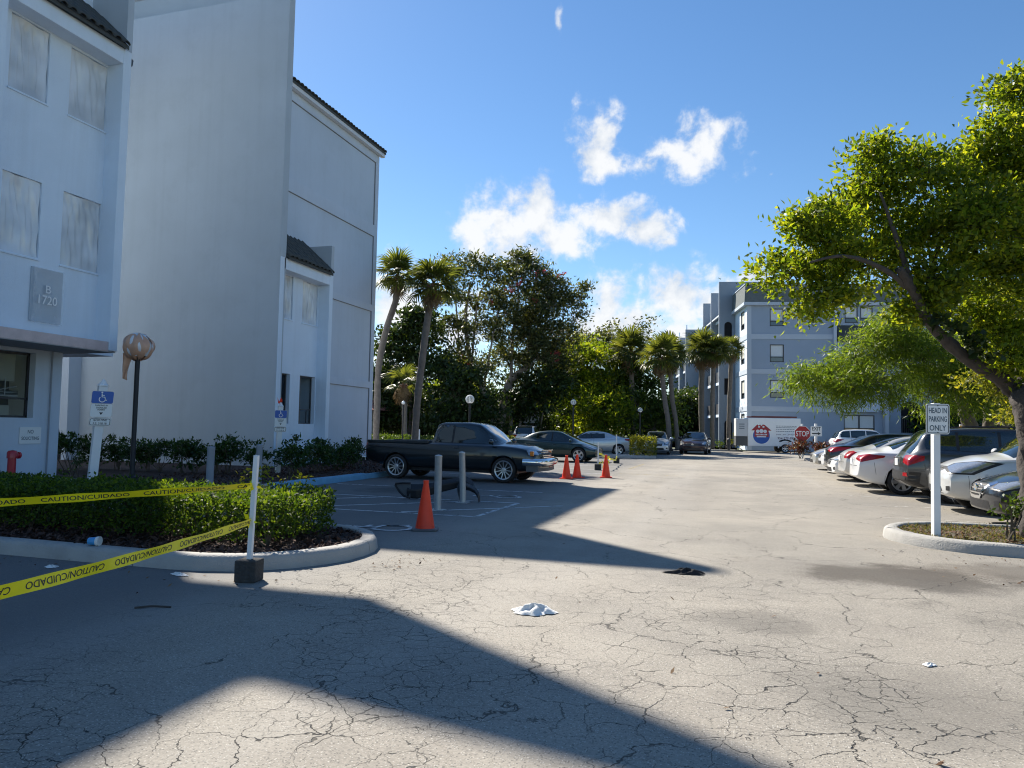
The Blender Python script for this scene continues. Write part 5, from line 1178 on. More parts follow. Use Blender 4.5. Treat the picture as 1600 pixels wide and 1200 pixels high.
post_sign('parking_sign', 'white HEAD IN PARKING ONLY sign on a white post in the island at the right', (2.53, 11.28, .10), R(14), [(1.38, 1.79, .31, 'sign_white', 'ink', [('ink_blue', w_head, 'lettering'), ('ink', w_bolts, 'bolts')])], 1.80, .088, lean=(.012, 0), cap=False)
def acc_plates(z, wd=.305):
    def sym(mb, f): wheelchair(mb, f, .19, .0, z - .105)
    def txt(mb, f):
        for s, q in (('PARKING BY', .245), ('DISABLED', .285), ('PERMIT', .32)): put_text(mb, s, .026, f, cy=z - q, wmax=.2)
        mb.add([f(-.03, z - .365), f(0, z - .41), f(.03, z - .365)], [(0, 1, 2)])
    def txt2(mb, f):
        put_text(mb, '$250 FINE', .034, f, cy=z - .50, wmax=.24); put_text(mb, 'F.S. 318.18', .034, f, cy=z - .555, wmax=.24)
    return [(z - .215, z, wd, 'sign_blue', None, [('white_letter', sym, 'access_symbol')]), (z - .45, z - .217, wd, 'sign_white', None, [('ink', txt, 'lettering')]), (z - .60, z - .46, wd, 'sign_white', 'ink', [('ink', txt2, 'lettering')])]
post_sign('accessible_parking_sign', 'leaning white post with a blue wheelchair sign behind the hedge, near the red standpipe', (-10.60, 10.05, .05), R(58), acc_plates(1.92, .34), 2.0, .135, lean=(.055, -.012), group='accessible parking signs')
s2 = post_sign('accessible_parking_sign', 'upright white post with a blue wheelchair sign by the shrubs at the far bay windows', (-12.3, 17.9, .05), R(48), acc_plates(1.80, .33), 1.90, .13, lean=(.01, 0), group='accessible parking signs')
ti = MB().add([(-.06, -.03, 2.00), (.02, -.04, 2.16), (.07, 0, 2.06), (.0, .03, 1.98), (-.07, .01, 2.17)], [(0, 1, 2, 3), (0, 3, 4)]); obj('tape_scrap', ti, M['orange'], s2)
def w_sol(mb, f): put_text(mb, 'NO', .085, f, cy=.085, sx=.8); put_text(mb, 'SOLICITING', .075, f, cy=-.065, wmax=.44)
def soliciting():
    t = thing('wall_sign', 'white NO SOLICITING sign on the grey wall beside the red standpipe', 'sign', (-15.59, 13.05, 1.10))
    f = lambda u, v: (.014, u, v); P = rrect(-.27, .27, -.19, .19, .02)
    obj('sign_plate', MB().prism(P, lambda u, v, q: (q, u, v), 0, .010), M['sign_white'], t, fix=True)
    b = MB(); w_sol(b, lambda u, v: (.0125, u, v)); obj('lettering', b, M['ink_blue'], t)
soliciting()
sp_ = thing('standpipe', 'red fire standpipe with an elbow outlet against the grey wall', 'standpipe', (-15.05, 12.2, .1))
b = MB().lathe([(.085, 0), (.080, .52), (.100, .52), (.100, .64), (.08, .68), (.0, .70)], 14); obj('pipe', b, M['red_paint'], sp_, angle=40)
b = MB().tube([(0, 0, .58), (.0, .13, .58)], .062, 12); b.tube([(0, .13, .58), (0, .17, .58)], .075, 12); obj('outlet', b, M['red_paint'], sp_, angle=40)

# lamps
def lamp_post(label, loc, h, gr, kind='clear', group='globe lamp posts', pole='pole_black', pr=.045):
    t = thing('lamp_post', label, 'lamp post', loc, 0, group)
    obj('pole', MB().lathe([(pr * 2.2, 0), (pr * 2.2, .05), (pr * 1.2, .10), (pr, .2), (pr, h - gr * 1.1), (pr * 1.6, h - gr * 1.05), (pr * 1.8, h - gr * .9)], 12), M[pole], t, angle=40)
    mb = MB(); prof = [(max(.002, gr * math.sin(math.pi * k / 12)), h - gr * math.cos(math.pi * k / 12)) for k in range(13)]; mb.lathe(prof, 20)
    obj('globe', mb, M['clear_globe' if kind == 'clear' else 'globe'], t, smooth=True)
    if kind == 'clear': obj('bulb_holder', MB().lathe([(gr * .25, h - gr * .98), (gr * .22, h - gr * .4), (gr * .10, h - gr * .35), (gr * .16, h + gr * .3), (.01, h + gr * .45)], 10), M['globe'], t, smooth=True)
    if kind == 'finial': obj('finial', MB().lathe([(gr * .5, h + gr * .85), (gr * .2, h + gr * 1.1), (.01, h + gr * 1.5)], 10), M['globe'], t)
    return t
lp0 = lamp_post('black lamp post whose globe is wrapped in torn plastic and pink paper', (-13.5, 13.95, .12), 3.10, .27, 'globe', group=None, pr=.055)
def wrapping(t):
    h = 3.10; rg = np.random.default_rng(4)
    def fn(a, b):
        th = R(20) + R(335) * a; ph = math.pi * (.12 + .86 * b) + .14 * math.sin(3 * th); r = .325 + .025 * math.sin(7 * th + 5 * b) + .02 * math.sin(13 * th - 9 * b); z = h + r * math.cos(ph) * .95
        return (r * math.sin(ph) * math.cos(th), r * math.sin(ph) * math.sin(th), z)
    obj('paper_wrap', MB().grid(36, 14, fn), M['wrap_orange'], t, smooth=True)
    def f2(a, b):
        th = 2 * math.pi * a; ph = math.pi * (.02 + .75 * b); r = .298 + .02 * math.sin(9 * th + 4 * b) + .015 * math.sin(5 * th - 11 * b); return (r * math.sin(ph) * math.cos(th), r * math.sin(ph) * math.sin(th), h + r * math.cos(ph))
    obj('plastic_wrap', MB().grid(36, 12, f2), M['film'], t, smooth=True)
    def f3(a, b):   # the loose tail hanging at the left
        x = -.20 - .02 * b + (.17 - .06 * b) * (a - .5) * 2 * (.7 + .3 * math.sin(5 * b)); return (x, -.12 + .05 * math.sin(9 * a + 4 * b), h - .16 - .62 * b + .02 * math.sin(11 * a))
    obj('paper_tail', MB().grid(12, 12, f3), M['wrap_orange'], t, smooth=True)
wrapping(lp0)
lamp_post('clear globe lamp behind the pickup cab, against dark trees', (-11.9, 32.1, 0), 2.78, .205)
lamp_post('clear globe lamp above the dark green coupe roof', (-9.0, 41.2, .1), 2.92, .135 * 1.2)
lamp_post('clear globe lamp over the pale silver sedan and the little island', (-6.5, 51.2, 0), 2.9, .165)
lamp_post('small cream globe lamp with a finial beside the second palm trunk', (-17.5, 36.8, 0), 2.75, .10, 'finial', group=None, pr=.035)

# bollards
def bollard(label, loc, h, r, m_, lean=(0, 0)):
    t = thing('bollard', label, 'bollard', loc, 0, 'steel pipe bollards in the accessible bays')
    mb = MB().lathe([(r, 0), (r, h - .03), (r * 1.04, h - .025), (r * 1.04, h - .006), (r * .8, h + .004), (.004, h + .012)], 18); mb.v = [(x + lean[0] * z, y + lean[1] * z, z) for x, y, z in mb.v]
    obj('pipe', mb, M[m_], t, angle=40)
    fb = MB().box((-r * 1.9, -r * 1.9, 0), (r * 1.9, r * 1.9, .012)); obj('base_plate', fb, M[m_], t)
    return t
bollard('galvanized bollard standing right of the near traffic cone', (-5.07, 12.16, 0), .96, .064, 'galv', (-.004, 0))
bollard('galvanized bollard leaning left, right of the other one beside the black bumper', (-5.12, 13.55, 0), .98, .060, 'galv', (-.045, 0))
bollard('grey painted bollard behind the middle of the hedge', (-8.62, 10.6, 0), 1.05, .062, 'bollard_grey', (.01, 0))
bollard('grey painted bollard just behind the white tape stake', (-9.45, 13.1, 0), 1.03, .062, 'bollard_grey')

# cones
def cone(label, loc, rz=0, base=None):
    t = thing('traffic_cone', label, 'traffic cone', loc, rz, 'orange traffic cones')
    obj('cone_body', MB().lathe([(.138, .028), (.134, .05), (.036, .66), (.040, .675), (.040, .695), (.030, .70), (.026, .66)], 24), M['orange'], t, angle=50)
    obj('base', MB().prism(rrect(-.185, .185, -.185, .185, .05), lambda u, v, q: (u, v, q), 0, .03), base or M['orange'], t, bevel=.008, fix=True)
    return t
cn = cone('orange traffic cone with a dirty base standing alone in front of the bollard', (-4.25, 9.75, 0), R(20), M['plastic_grey'])
cone('orange cone at the left of the pair beyond the pickup nose', (-4.88, 21.5, 0), R(5))
cone('orange cone at the right of the pair beyond the pickup nose', (-4.70, 22.15, 0), R(40))
cone('single orange cone in front of the white stakes by the coupe', (-3.92, 22.75, 0), R(10))

# stakes in concrete blocks
def stake(label, loc, h, lean, bs=.19, rz=0):
    t = thing('tape_stake', label, 'stake', loc, rz, 'white stakes in concrete blocks')
    mb = MB().box((-.022, -.022, bs), (.022, .022, h)); mb.v = [(x + lean[0] * (z - bs), y + lean[1] * (z - bs), z) for x, y, z in mb.v]; obj('pole', mb, M['white_paint'], t, bevel=.004)
    obj('block', MB().box((-bs / 2, -bs / 2, 0), (bs / 2, bs / 2, bs)), M['block_dark'], t, bevel=.012)
    return t
stake('white stake in a dark concrete block against the kerb, tape tied to it', (-4.34, 5.93, 0), 1.16, (.03, .0), .20, R(12))
stake('white stake in a block between the coupe wheel and the single cone', (-4.93, 26.9, 0), 1.02, (.012, 0), .22)
stake('white stake in a block beyond the single cone, behind the coupe nose', (-5.22, 33.0, 0), 1.28, (-.01, 0), .24)
def tape_strip(label, P, w, twist, text_u0, up, flip=False, tie=None):
    """printed barrier tape: P points, w width, twist(s) angle about its own length"""
    t = thing('caution_tape', label, 'caution tape', P[0], 0, 'yellow caution tapes')
    P = [Vector(p) for p in P]; cum = [0]
    for i in range(1, len(P)): cum.append(cum[-1] + (P[i] - P[i - 1]).length)
    Ltot = cum[-1]
    def at(s):
        s = min(max(s, 0), Ltot)
        for i in range(1, len(P)):
            if s <= cum[i]: return P[i - 1].lerp(P[i], (s - cum[i - 1]) / (cum[i] - cum[i - 1]))
        return P[-1]
    def pos(s, v, off=0):
        c = at(s); tt = (at(s + .02) - at(s - .02)).normalized(); u0 = (Vector((0, 0, 1)) - tt * tt.z).normalized(); n0 = tt.cross(u0); a = twist(s / Ltot)
        uu = u0 * math.cos(a) + n0 * math.sin(a); nn = n0 * math.cos(a) - u0 * math.sin(a)
        wv = w * (1 - .0 * s); p = c + uu * v + nn * (off + .006 * math.sin(9 * s) * math.sin(3 * v / w)); return tuple(p)
    n = int(Ltot / .03)
    mb = MB(); mb.grid(n, 3, lambda a, b: pos(a * Ltot, (b - .5) * w)); obj('ribbon', mb, M['tape'], t, world=True, smooth=True)
    for off in (.0012, -.0012):
        lt = MB(); s = text_u0
        v, f = text_geo('CAUTION/CUIDADO', w * .52, 3); v = v * np.array([1.25, 1]); wd = v[:, 0].max() - v[:, 0].min()
        while s < Ltot - .05:
            vv = v if not flip else -v
            ok = [(s + wd / 2 + a, b) for a, b in vv]; lt.add([pos(a, b, off) for a, b in ok], f); s += wd + .11
        obj('lettering', lt, M['ink'], t, world=True)
    if tie:
        k = MB(); c = Vector(tie)
        for q in range(5):
            d = Vector((RNG.normal(), RNG.normal(), RNG.normal() - .3)).normalized() * RNG.uniform(.05, .12); e = Vector((RNG.normal(), RNG.normal(), RNG.normal())).normalized() * .025
            k.add([c, c + d * .5 + e, c + d, c + d * .5 - e], [(0, 1, 2, 3)])
        obj('knot', k, M['tape'], t, world=True)
def img(px, py, depth):
    d = Fw + R2 * ((px - 800) / F_PX) - U2 * ((py - 600) / F_PX); return Vector((0, 0, CAM_Z)) + d * depth
tA, tB = Vector((-4.32, 5.90, .88)), Vector((-6.86, 3.76, .71))
def sag(a, b, d, n=14): return [a.lerp(b, k / n) - Vector((0, 0, d * 4 * (k / n) * (1 - k / n))) for k in range(n + 1)]
stake('white stake in a block holding the outer end of the upper tape', (-6.90, 3.72, 0), 1.1, (0, 0), .20)
stake('white stake in a block holding the outer end of the lower tape', (-3.56, 2.15, 0), 1.1, (0, 0), .20)
tape_strip('upper yellow caution tape running level in front of the hedge', sag(tB, tA, .012), .076, lambda t: .25 + .35 * t + (.3 * max(0, t - .55) / .45), .10, True, tie=tA)
tape_strip('lower yellow caution tape sloping down across the kerb, lettering upside down', sag(Vector((-3.55, 2.18, .57)), Vector((-4.33, 5.90, .545)), .035), .078, lambda t: -.15 + .55 * t, .22, True, flip=True, tie=(-4.33, 5.90, .56))
t = thing('caution_tape', 'crumpled yellow caution tape drooping between the two far stakes', 'caution tape', (-5, 30, .3), 0, 'yellow caution tapes')
P = [Vector((-4.92, 26.9, .60)), Vector((-4.75, 28.2, .40)), Vector((-4.85, 29.8, .26)), Vector((-5.0, 31.6, .24)), Vector((-5.2, 32.95, .30))]
mb = MB(); mb.grid(40, 3, lambda a, b: tuple(P[min(3, int(a * 4))].lerp(P[min(3, int(a * 4)) + 1], a * 4 - min(3, int(a * 4))) + Vector((0, 0, (b - .5) * .07)) + Vector((.03 * math.sin(30 * a), 0, .02 * math.sin(17 * a))))); obj('ribbon', mb, M['tape'], t, world=True)
mb = MB()
for q in range(14):
    c = Vector((-4.80 + RNG.normal(0, .08), 27.6 + RNG.normal(0, .25), .35 + RNG.normal(0, .12))); d = Vector(RNG.normal(0, 1, 3)).normalized() * .2; e = Vector(RNG.normal(0, 1, 3)).normalized() * .03; mb.add([c, c + d * .5 + e, c + d, c + d * .5 - e], [(0, 1, 2, 3)])
obj('loose_end', mb, M['tape'], t, world=True)

# roadside signs beyond the cars
def octa(r): return [(r * math.cos(R(22.5 + 45 * k)), r * math.sin(R(22.5 + 45 * k))) for k in range(8)]
t = thing('stop_sign', 'red octagonal STOP sign above the red leaved bush', 'sign', (3.35, 44.1, .1), R(12))
obj('post', MB().box((-.05, -.05, 0), (.05, .05, 1.92)), M['white_paint'], t)
pl = obj('sign_plate', MB().prism([(x, z + 1.37) for x, z in octa(.46)], lambda u, v, q: (u, q, v), -.075, -.065), M['white_letter'], t, fix=True)
obj('sign_face', MB().add([(x, -.077, z + 1.37) for x, z in octa(.435)], [tuple(range(8))]), M['sign_red'], pl)
b = MB(); put_text(b, 'STOP', .30, lambda u, v: (u, -.080, 1.37 + v), wmax=.70); obj('lettering', b, M['white_letter'], pl)
t = thing('exit_sign', 'white EXIT sign with a black arrow, right of the stop sign', 'sign', (4.14, 44.9, .1), R(12))
obj('post', MB().box((-.06, -.06, 0), (.06, .06, 1.95)), M['white_paint'], t)
pl = obj('sign_plate', MB().prism(rrect(-.30, .30, 1.24, 1.80, .03), lambda u, v, q: (u, q, v), -.085, -.075), M['sign_white'], t, fix=True)
b = MB(); f = lambda u, v: (u, -.088, v); put_text(b, 'EXIT', .20, f, cy=1.66, wmax=.48, sx=.85); b.add([f(-.24, 1.42), f(-.24, 1.36), f(.08, 1.36), f(.08, 1.30), f(.24, 1.39), f(.08, 1.48), f(.08, 1.42)], [tuple(range(7))]); obj('lettering', b, M['ink'], pl)
t = thing('warning_sign', 'yellow diamond SPEED BUMP sign near the thick trunks', 'sign', (10.9, 43.2, 0), R(-5))
obj('post', MB().box((-.05, -.05, 0), (.05, .05, 2.1)), M['white_paint'], t)
pl = obj('sign_plate', MB().prism([(-.33, 1.72), (0, 1.39), (.33, 1.72), (0, 2.05)], lambda u, v, q: (u, q, v), -.07, -.06), M['sign_yellow'], t, fix=True)
b = MB(); put_text(b, 'SPEED', .085, lambda u, v: (u, -.073, v), cy=1.77, wmax=.34); put_text(b, 'BUMP', .085, lambda u, v: (u, -.073, v), cy=1.65, wmax=.34); obj('lettering', b, M['ink'], pl)
t = thing('white_post', 'short white round topped post right of the yellow diamond sign', 'post', (10.6, 41.3, 0)); obj('post', MB().lathe([(.10, 0), (.10, 1.72), (.07, 1.80), (.005, 1.84)], 12), M['white_paint'], t)
t = thing('tree_notice', 'tilted white notice board fixed between the thick trunks', 'sign', (9.3, 29.6, 1.9), R(-15))
mb = MB().prism(rrect(-.13, .13, -.19, .19, .02), lambda u, v, q: (u * .98 + v * .16, q, v * .98 - u * .16), -.02, 0); obj('sign_plate', mb, M['sign_white'], t, fix=True); obj('bracket', MB().tube([(0, .0, 0), (.05, .5, -.1)], .015, 6), M['sign_back'], t)
t = thing('notice_board', 'plain grey board standing behind the white suv at the tree line', 'board', (-14.9, 53.4, 0), R(10))
obj('board', MB().box((-.6, -.04, 1.9), (.6, .04, 2.75)), M['sign_back'], t, bevel=.01); obj('post', MB().box((-.45, -.03, 0), (-.38, .03, 1.9)), M['frame_dark'], t); obj('post', MB().box((.38, -.03, 0), (.45, .03, 1.9)), M['frame_dark'], t)
t = thing('hose_post', 'dark iron tap post on the verge left of the trailer', 'post', (-.75, 59.0, .1)); obj('post', MB().lathe([(.09, 0), (.09, .55), (.14, .6), (.14, .85), (.05, .95)], 10), M['frame_dark'], t)
t = thing('planter_bag', 'small white bucket on the kerb behind the pale silver sedan', 'bucket', (-4.0, 57.8, .1)); obj('bucket', MB().lathe([(.16, 0), (.2, .36), (.21, .36), (.21, .39), (.19, .39), (.15, .05)], 14), M['white_paint'], t)
t = thing('garden_post', 'thin white plastic pipe post behind the pickup bed', 'post', (-16.9, 37.6, 0)); obj('pipe', MB().lathe([(.07, 0), (.07, 1.32), (.005, 1.34)], 10), M['white_paint'], t)

# things lying about
def bumper():
    t = thing('car_bumper', 'torn black plastic car bumper lying twisted behind the two galvanized bollards', 'car bumper', (-5.9, 14.1, 0))
    mb = MB(); n = 24
    def band(path, wid, thick=.02):
        P = [Vector(p) for p in path]; vs = []
        for i, p in enumerate(P):
            w = wid[i] if hasattr(wid, '__len__') else wid
            vs += [p + Vector((0, .05, w / 2)), p + Vector((0, -.06, w * .1)), p + Vector((0, -.03, -w / 2)), p + Vector((0, .03, -w / 2))]
        m = len(P); f = [(4 * i + j, 4 * i + 4 + j, 4 * i + 4 + (j + 1) % 4, 4 * i + (j + 1) % 4) for i in range(m - 1) for j in range(4)]; return MB().add(vs, f + [(0, 1, 2, 3), (4 * m - 1, 4 * m - 2, 4 * m - 3, 4 * m - 4)])
    obj('bumper_cover', band([(-6.40, 13.75, .17), (-6.2, 13.8, .16), (-6.0, 13.95, .20), (-5.75, 14.1, .27), (-5.5, 14.2, .33), (-5.32, 14.2, .36), (-5.22, 14.1, .33)], [.28, .30, .26, .24, .22, .24, .2]), M['plastic_black'], t, world=True, smooth=False, bevel=.02)
    wing = [(-6.32, .32), (-6.5, .32), (-6.66, .30), (-6.67, .26), (-6.56, .13), (-6.46, .06), (-6.32, .03)]
    obj('wheel_liner', MB().prism(wing, lambda u, v, q: (u, 13.72 + q - .12 * (u + 6.32), v), 0, .02), M['plastic_grey'], t, world=True, fix=True)
    obj('liner_rim', MB().tube([(u, 13.71 - .12 * (u + 6.32), v) for u, v in wing], .022, 6), M['plastic_black'], t, world=True, smooth=True)
    obj('end_arch', band([(-5.3, 14.0, .30), (-5.12, 13.9, .27), (-4.98, 13.85, .22), (-4.9, 13.82, .13), (-4.88, 13.82, .03)], [.16, .12, .11, .12, .10]), M['plastic_black'], t, world=True, bevel=.015)
    obj('bracket', band([(-5.28, 14.15, .36), (-5.12, 14.05, .30), (-5.06, 14.0, .24)], [.2, .16, .06]).add(*(lambda b_: (b_.v, b_.f))(band([(-5.42, 14.05, .25), (-5.34, 13.95, .12), (-5.30, 13.9, .02)], [.2, .16, .08]))), M['plastic_black'], t, world=True)
bumper()
def crumple(name, label, cat, loc, rx, ry, h, m_, rz=0, seed=1):
    rg = np.random.default_rng(seed); ph = rg.uniform(0, 6, 8)
    def fn(a, b):
        th = 2 * math.pi * a; q = b; r = q * (1 + .13 * math.sin(3 * th + ph[0]) + .09 * math.sin(5 * th + ph[1]) + .07 * math.sin(11 * th + ph[2])) ; q2 = q
        z = h * (1 - q ** 1.6) * (.55 + .45 * math.sin(4 * th + 6 * q + ph[3])) + h * .35 * abs(math.sin(7 * q + 3 * th + ph[4])) * (1 - q) + .006 + h * .3 * abs(math.sin(5 * th + ph[5])) * q * (1 - q) * 3
        return (rx * r * math.cos(th), ry * r * math.sin(th), max(.004, z))
    o = obj(name, MB().grid(44, 12, fn), m_, None, smooth=True); o.location = loc; o.rotation_euler = (0, 0, rz); tag(o, label, cat); return o
crumple('rag', 'crumpled white rag lying on the cracked asphalt in the sun', 'rag', (-1.56, 5.74, 0), .17, .10, .055, M['rag'], R(10), 3)
crumple('cloth_scrap', 'black scrap of cloth at the tip of the shadow in the drive', 'scrap', (-.52, 7.86, 0), .20, .06, .045, M['cloth_dark'], R(8), 5)
crumple('paper_scrap', 'pale flattened paper scrap in the sun at the right', 'litter', (1.15, 5.35, 0), .045, .03, .012, M['rag'], R(30), 8)
crumple('paper_scrap', 'pale paper scrap on the shaded asphalt by the kerb at the left', 'litter', (-6.5, 5.75, 0), .07, .05, .018, M['rag'], R(0), 9)
crumple('paper_scrap', 'long pale scrap on the shaded asphalt in front of the kerb, left of the block', 'litter', (-5.1, 5.9, 0), .11, .035, .02, M['rag'], R(-8), 10)
crumple('plastic_scrap', 'small black scrap lying near the blue kerb behind the bumper', 'scrap', (-7.25, 15.4, 0), .16, .06, .04, M['cloth_dark'], R(5), 12)
st = MB().tube([(-4.50, 4.74, .008), (-4.40, 4.81, .014), (-4.26, 4.86, .008)], .008, 5); tag(obj('twig', st, M['bark_dark'], None), 'dark twig on the shaded asphalt below the lower tape', 'twig')
t = thing('paper_cup', 'blue and white paper cup lying on its side on the kerb', 'cup', (-6.47, 6.22, .195), R(15))
obj('cup', MB().lathe([(.034, -.055), (.036, -.055), (.047, .05), (.049, .055), (.044, .055), (.034, -.045)], 18, axis='X'), M['cup_blue'], t, smooth=False); obj('rim', MB().lathe([(.044, .030), (.0485, .030), (.0505, .062), (.044, .062)], 18, axis='X'), M['rag'], t)
# fallen leaves and grit on the asphalt
def scatter_quads(name, matl, pts, smin, smax, flat=.3, kind='stuff', lift=.01, parent=None):
    n = len(pts); rg = RNG; P = np.array(pts); th = rg.uniform(0, 2 * np.pi, n); s = rg.uniform(smin, smax, n); tilt = rg.normal(0, flat, n)
    a = np.stack([np.cos(th), np.sin(th), tilt], 1) * s[:, None]; b = np.stack([-np.sin(th), np.cos(th), rg.normal(0, flat, n)], 1) * (s * .45)[:, None]
    V = np.stack([P - a, P + b * 1.0, P + a, P - b], 1).reshape(-1, 3); F = np.arange(4 * n).reshape(n, 4)
    me = fast_mesh(name, V, F); o = obj(name, me, matl, parent)
    if kind: o['kind'] = kind
    return o
def fast_mesh(name, V, F):
    me = bpy.data.meshes.new(name); n, k = F.shape
    me.vertices.add(len(V)); me.vertices.foreach_set('co', np.ascontiguousarray(V, dtype=np.float32).ravel()); me.loops.add(n * k); me.loops.foreach_set('vertex_index', np.ascontiguousarray(F, dtype=np.int32).ravel())
    me.polygons.add(n); me.polygons.foreach_set('loop_start', np.arange(0, n * k, k, dtype=np.int32)); me.update(calc_edges=True); me.validate(); return me
pts = [(RNG.uniform(-8, -3.9), 6.02 - abs(RNG.normal(0, .25)), .012) for _ in range(60)] + [(RNG.uniform(-8, 4), RNG.uniform(2.5, 12), .012) for _ in range(60)] + [(RNG.uniform(1.5, 5), 10.4 - abs(RNG.normal(0, .3)), .012) for _ in range(50)] + [(-3.4 + RNG.normal(0, .12), 7.3 + RNG.normal(0, .3), .012) for _ in range(40)] + [(RNG.uniform(2, 4), RNG.uniform(8.2, 10), .012) for _ in range(60)]
scatter_quads('fallen_leaves', LEAF['litter'], pts, .010, .026)
pts = [(RNG.uniform(-40, -9.7) if RNG.random() < .35 else RNG.uniform(-11, -3.7), RNG.uniform(6.25, 8.9), .115 + RNG.uniform(0, .03)) for _ in range(16000)]
pts = [p for p in pts if p[0] < -5.38 or (p[0] + 5.38) ** 2 + (p[1] - 7.5) ** 2 < 1.22 ** 2] + [(RNG.uniform(-14.1, -10), RNG.uniform(9.2, 29), .115 + RNG.uniform(0, .03)) for _ in range(9000)]
scatter_quads('mulch', LEAF['mulch'], pts, .016, .05, .45)
def in_isl(x, y): return 10.6 < y < 12.95 and (x > 3.25 or (x - 3.25) ** 2 + (y - 11.75) ** 2 < 1.15 ** 2)
pts = [p for p in ((RNG.uniform(2.0, 7), RNG.uniform(10.5, 13), .11 + RNG.uniform(0, .02)) for _ in range(5000)) if in_isl(p[0], p[1])]
scatter_quads('fallen_leaves', LEAF['litter'], pts, .012, .04, .4)
# ------------------------------------------------------------------ vegetation
def rand_dirs(n, up=0.0):
    d = RNG.normal(size=(n, 3)); d /= np.linalg.norm(d, axis=1)[:, None] + 1e-9; d[:, 2] += up; d /= np.linalg.norm(d, axis=1)[:, None] + 1e-9; return d
def leaf_arrays(P, D, ln, wd, fold=.25):
    """one folded leaf (two triangles sharing the midrib) at each P growing along D"""
    n = len(P); S = np.cross(D, rand_dirs(n)); S /= np.linalg.norm(S, axis=1)[:, None] + 1e-9; Nn = np.cross(D, S)
    ln = np.broadcast_to(ln, (n,))[:, None]; wd = np.broadcast_to(wd, (n,))[:, None]
    b = P; t = P + D * ln; m = P + D * ln * .45
    l = m + S * wd * .5 + Nn * wd * fold; r = m - S * wd * .5 + Nn * wd * fold
    V = np.stack([b, l, t, r], 1).reshape(-1, 3); F = np.arange(4 * n).reshape(n, 4)
    return V, F
def clump_points(clumps, nsub, mleaf, spread, shell=.5):
    """leaf positions gathered in twig-end clusters that fill each ellipsoid of a crown"""
    pts, dirs, twigs = [], [], []
    for (c, r, w) in clumps:
        c = np.array(c); r = np.array(r) if hasattr(r, '__len__') else np.array([r, r, r]); n = max(3, int(nsub * w))
        d = rand_dirs(n, .15); q = c + d * r * (RNG.uniform(shell, 1.08, (n, 1)))
        for k in range(n):
            m = max(4, int(mleaf * RNG.uniform(.5, 1.4))); s = spread * RNG.uniform(.7, 1.35)
            o = RNG.normal(size=(m, 3)) * np.array([s, s, s * .55]); pts.append(q[k] + o)
            dd = rand_dirs(m, .1) + d[k] * .55; dd /= np.linalg.norm(dd, axis=1)[:, None]; dirs.append(dd); twigs.append((c, q[k]))
    return np.concatenate(pts), np.concatenate(dirs), twigs
def crown(parent, name, clumps, leafm, nsub, mleaf, spread, ln, wd, shell=.5, droop=0.0, twig=None, world=True):
    P, D, tw = clump_points(clumps, nsub, mleaf, spread, shell)
    if droop: D[:, 2] -= droop; D /= np.linalg.norm(D, axis=1)[:, None]
    n = len(P); V, F = leaf_arrays(P, D, ln * RNG.uniform(.65, 1.3, n), wd * RNG.uniform(.7, 1.25, n))
    me = fast_mesh(name, V, F); o = obj(name, me, leafm, parent, world=world)
    if twig:
        mb = MB()
        for (a, b) in tw:
            a = Vector(a); b = Vector(b); m = a.lerp(b, .5) + Vector(RNG.normal(0, .06, 3)) * (b - a).length; mb.tube([a, m, b], [twig[0], twig[0] * .7, twig[0] * .3], 3, cap=False)
        obj('twigs', mb, twig[1], parent, world=world)
    return o
def spline(pts, n=6):
    P = [Vector(p) for p in pts]; out = []
    for i in range(len(P) - 1):
        p0, p1, p2, p3 = P[max(i - 1, 0)], P[i], P[i + 1], P[min(i + 2, len(P) - 1)]
        for k in range(n):
            t = k / n; out.append(.5 * ((2 * p1) + (p2 - p0) * t + (2 * p0 - 5 * p1 + 4 * p2 - p3) * t * t + (3 * p1 - p0 - 3 * p2 + p3) * t ** 3))
    return out + [P[-1]]
def limb(mb, pts, r0, r1, n=9, rough=.10):
    P = spline(pts); m = len(P); b0 = len(mb.v); mb.tube(P, [r0 + (r1 - r0) * k / (m - 1) for k in range(m)], n)
    for i in range(b0, len(mb.v)):
        k = (i - b0) // n; p = P[min(k, m - 1)]; v = Vector(mb.v[i]); mb.v[i] = tuple(p + (v - p) * (1 + RNG.normal(0, rough)))
def tree(name, label, base, clumps, leafm, bark, limbs, nsub, mleaf, spread, ln, wd, group=None, shell=.5, droop=0, twig=.012, cat='tree'):
    t = thing(name, label, cat, tuple(base), 0, group)
    if limbs:
        for i, (pts, r0, r1) in enumerate(limbs):
            mb = MB(); limb(mb, pts, r0, r1, 14 if r0 > .2 else 9, .13 if r0 > .2 else .10); obj('trunk' if i == 0 else 'branch', mb, bark, t, world=True, smooth=True)
    crown(t, 'crown', clumps, leafm, nsub, mleaf, spread, ln, wd, shell, droop, (twig, bark) if twig else None)
    return t
def cl(lst, dep, k=1.0, w=1.0):
    """crown lumps measured in the photograph: (px, py, radius px[, depth]) -> place and size in metres"""
    out = []
    for q in lst:
        d = q[3] if len(q) > 3 else dep + RNG.uniform(-1, 1) * q[2] / F_PX * dep * .8; r = q[2] / F_PX * d * k; out.append((tuple(img(q[0], q[1], d)), (r, r, r * .85), w * (q[2] / 45) ** 1.5 if w else 1))
    return out
def gp(px, dep, z=0.0):
    d = img(px, 690, dep); return Vector((d.x, d.y, z))
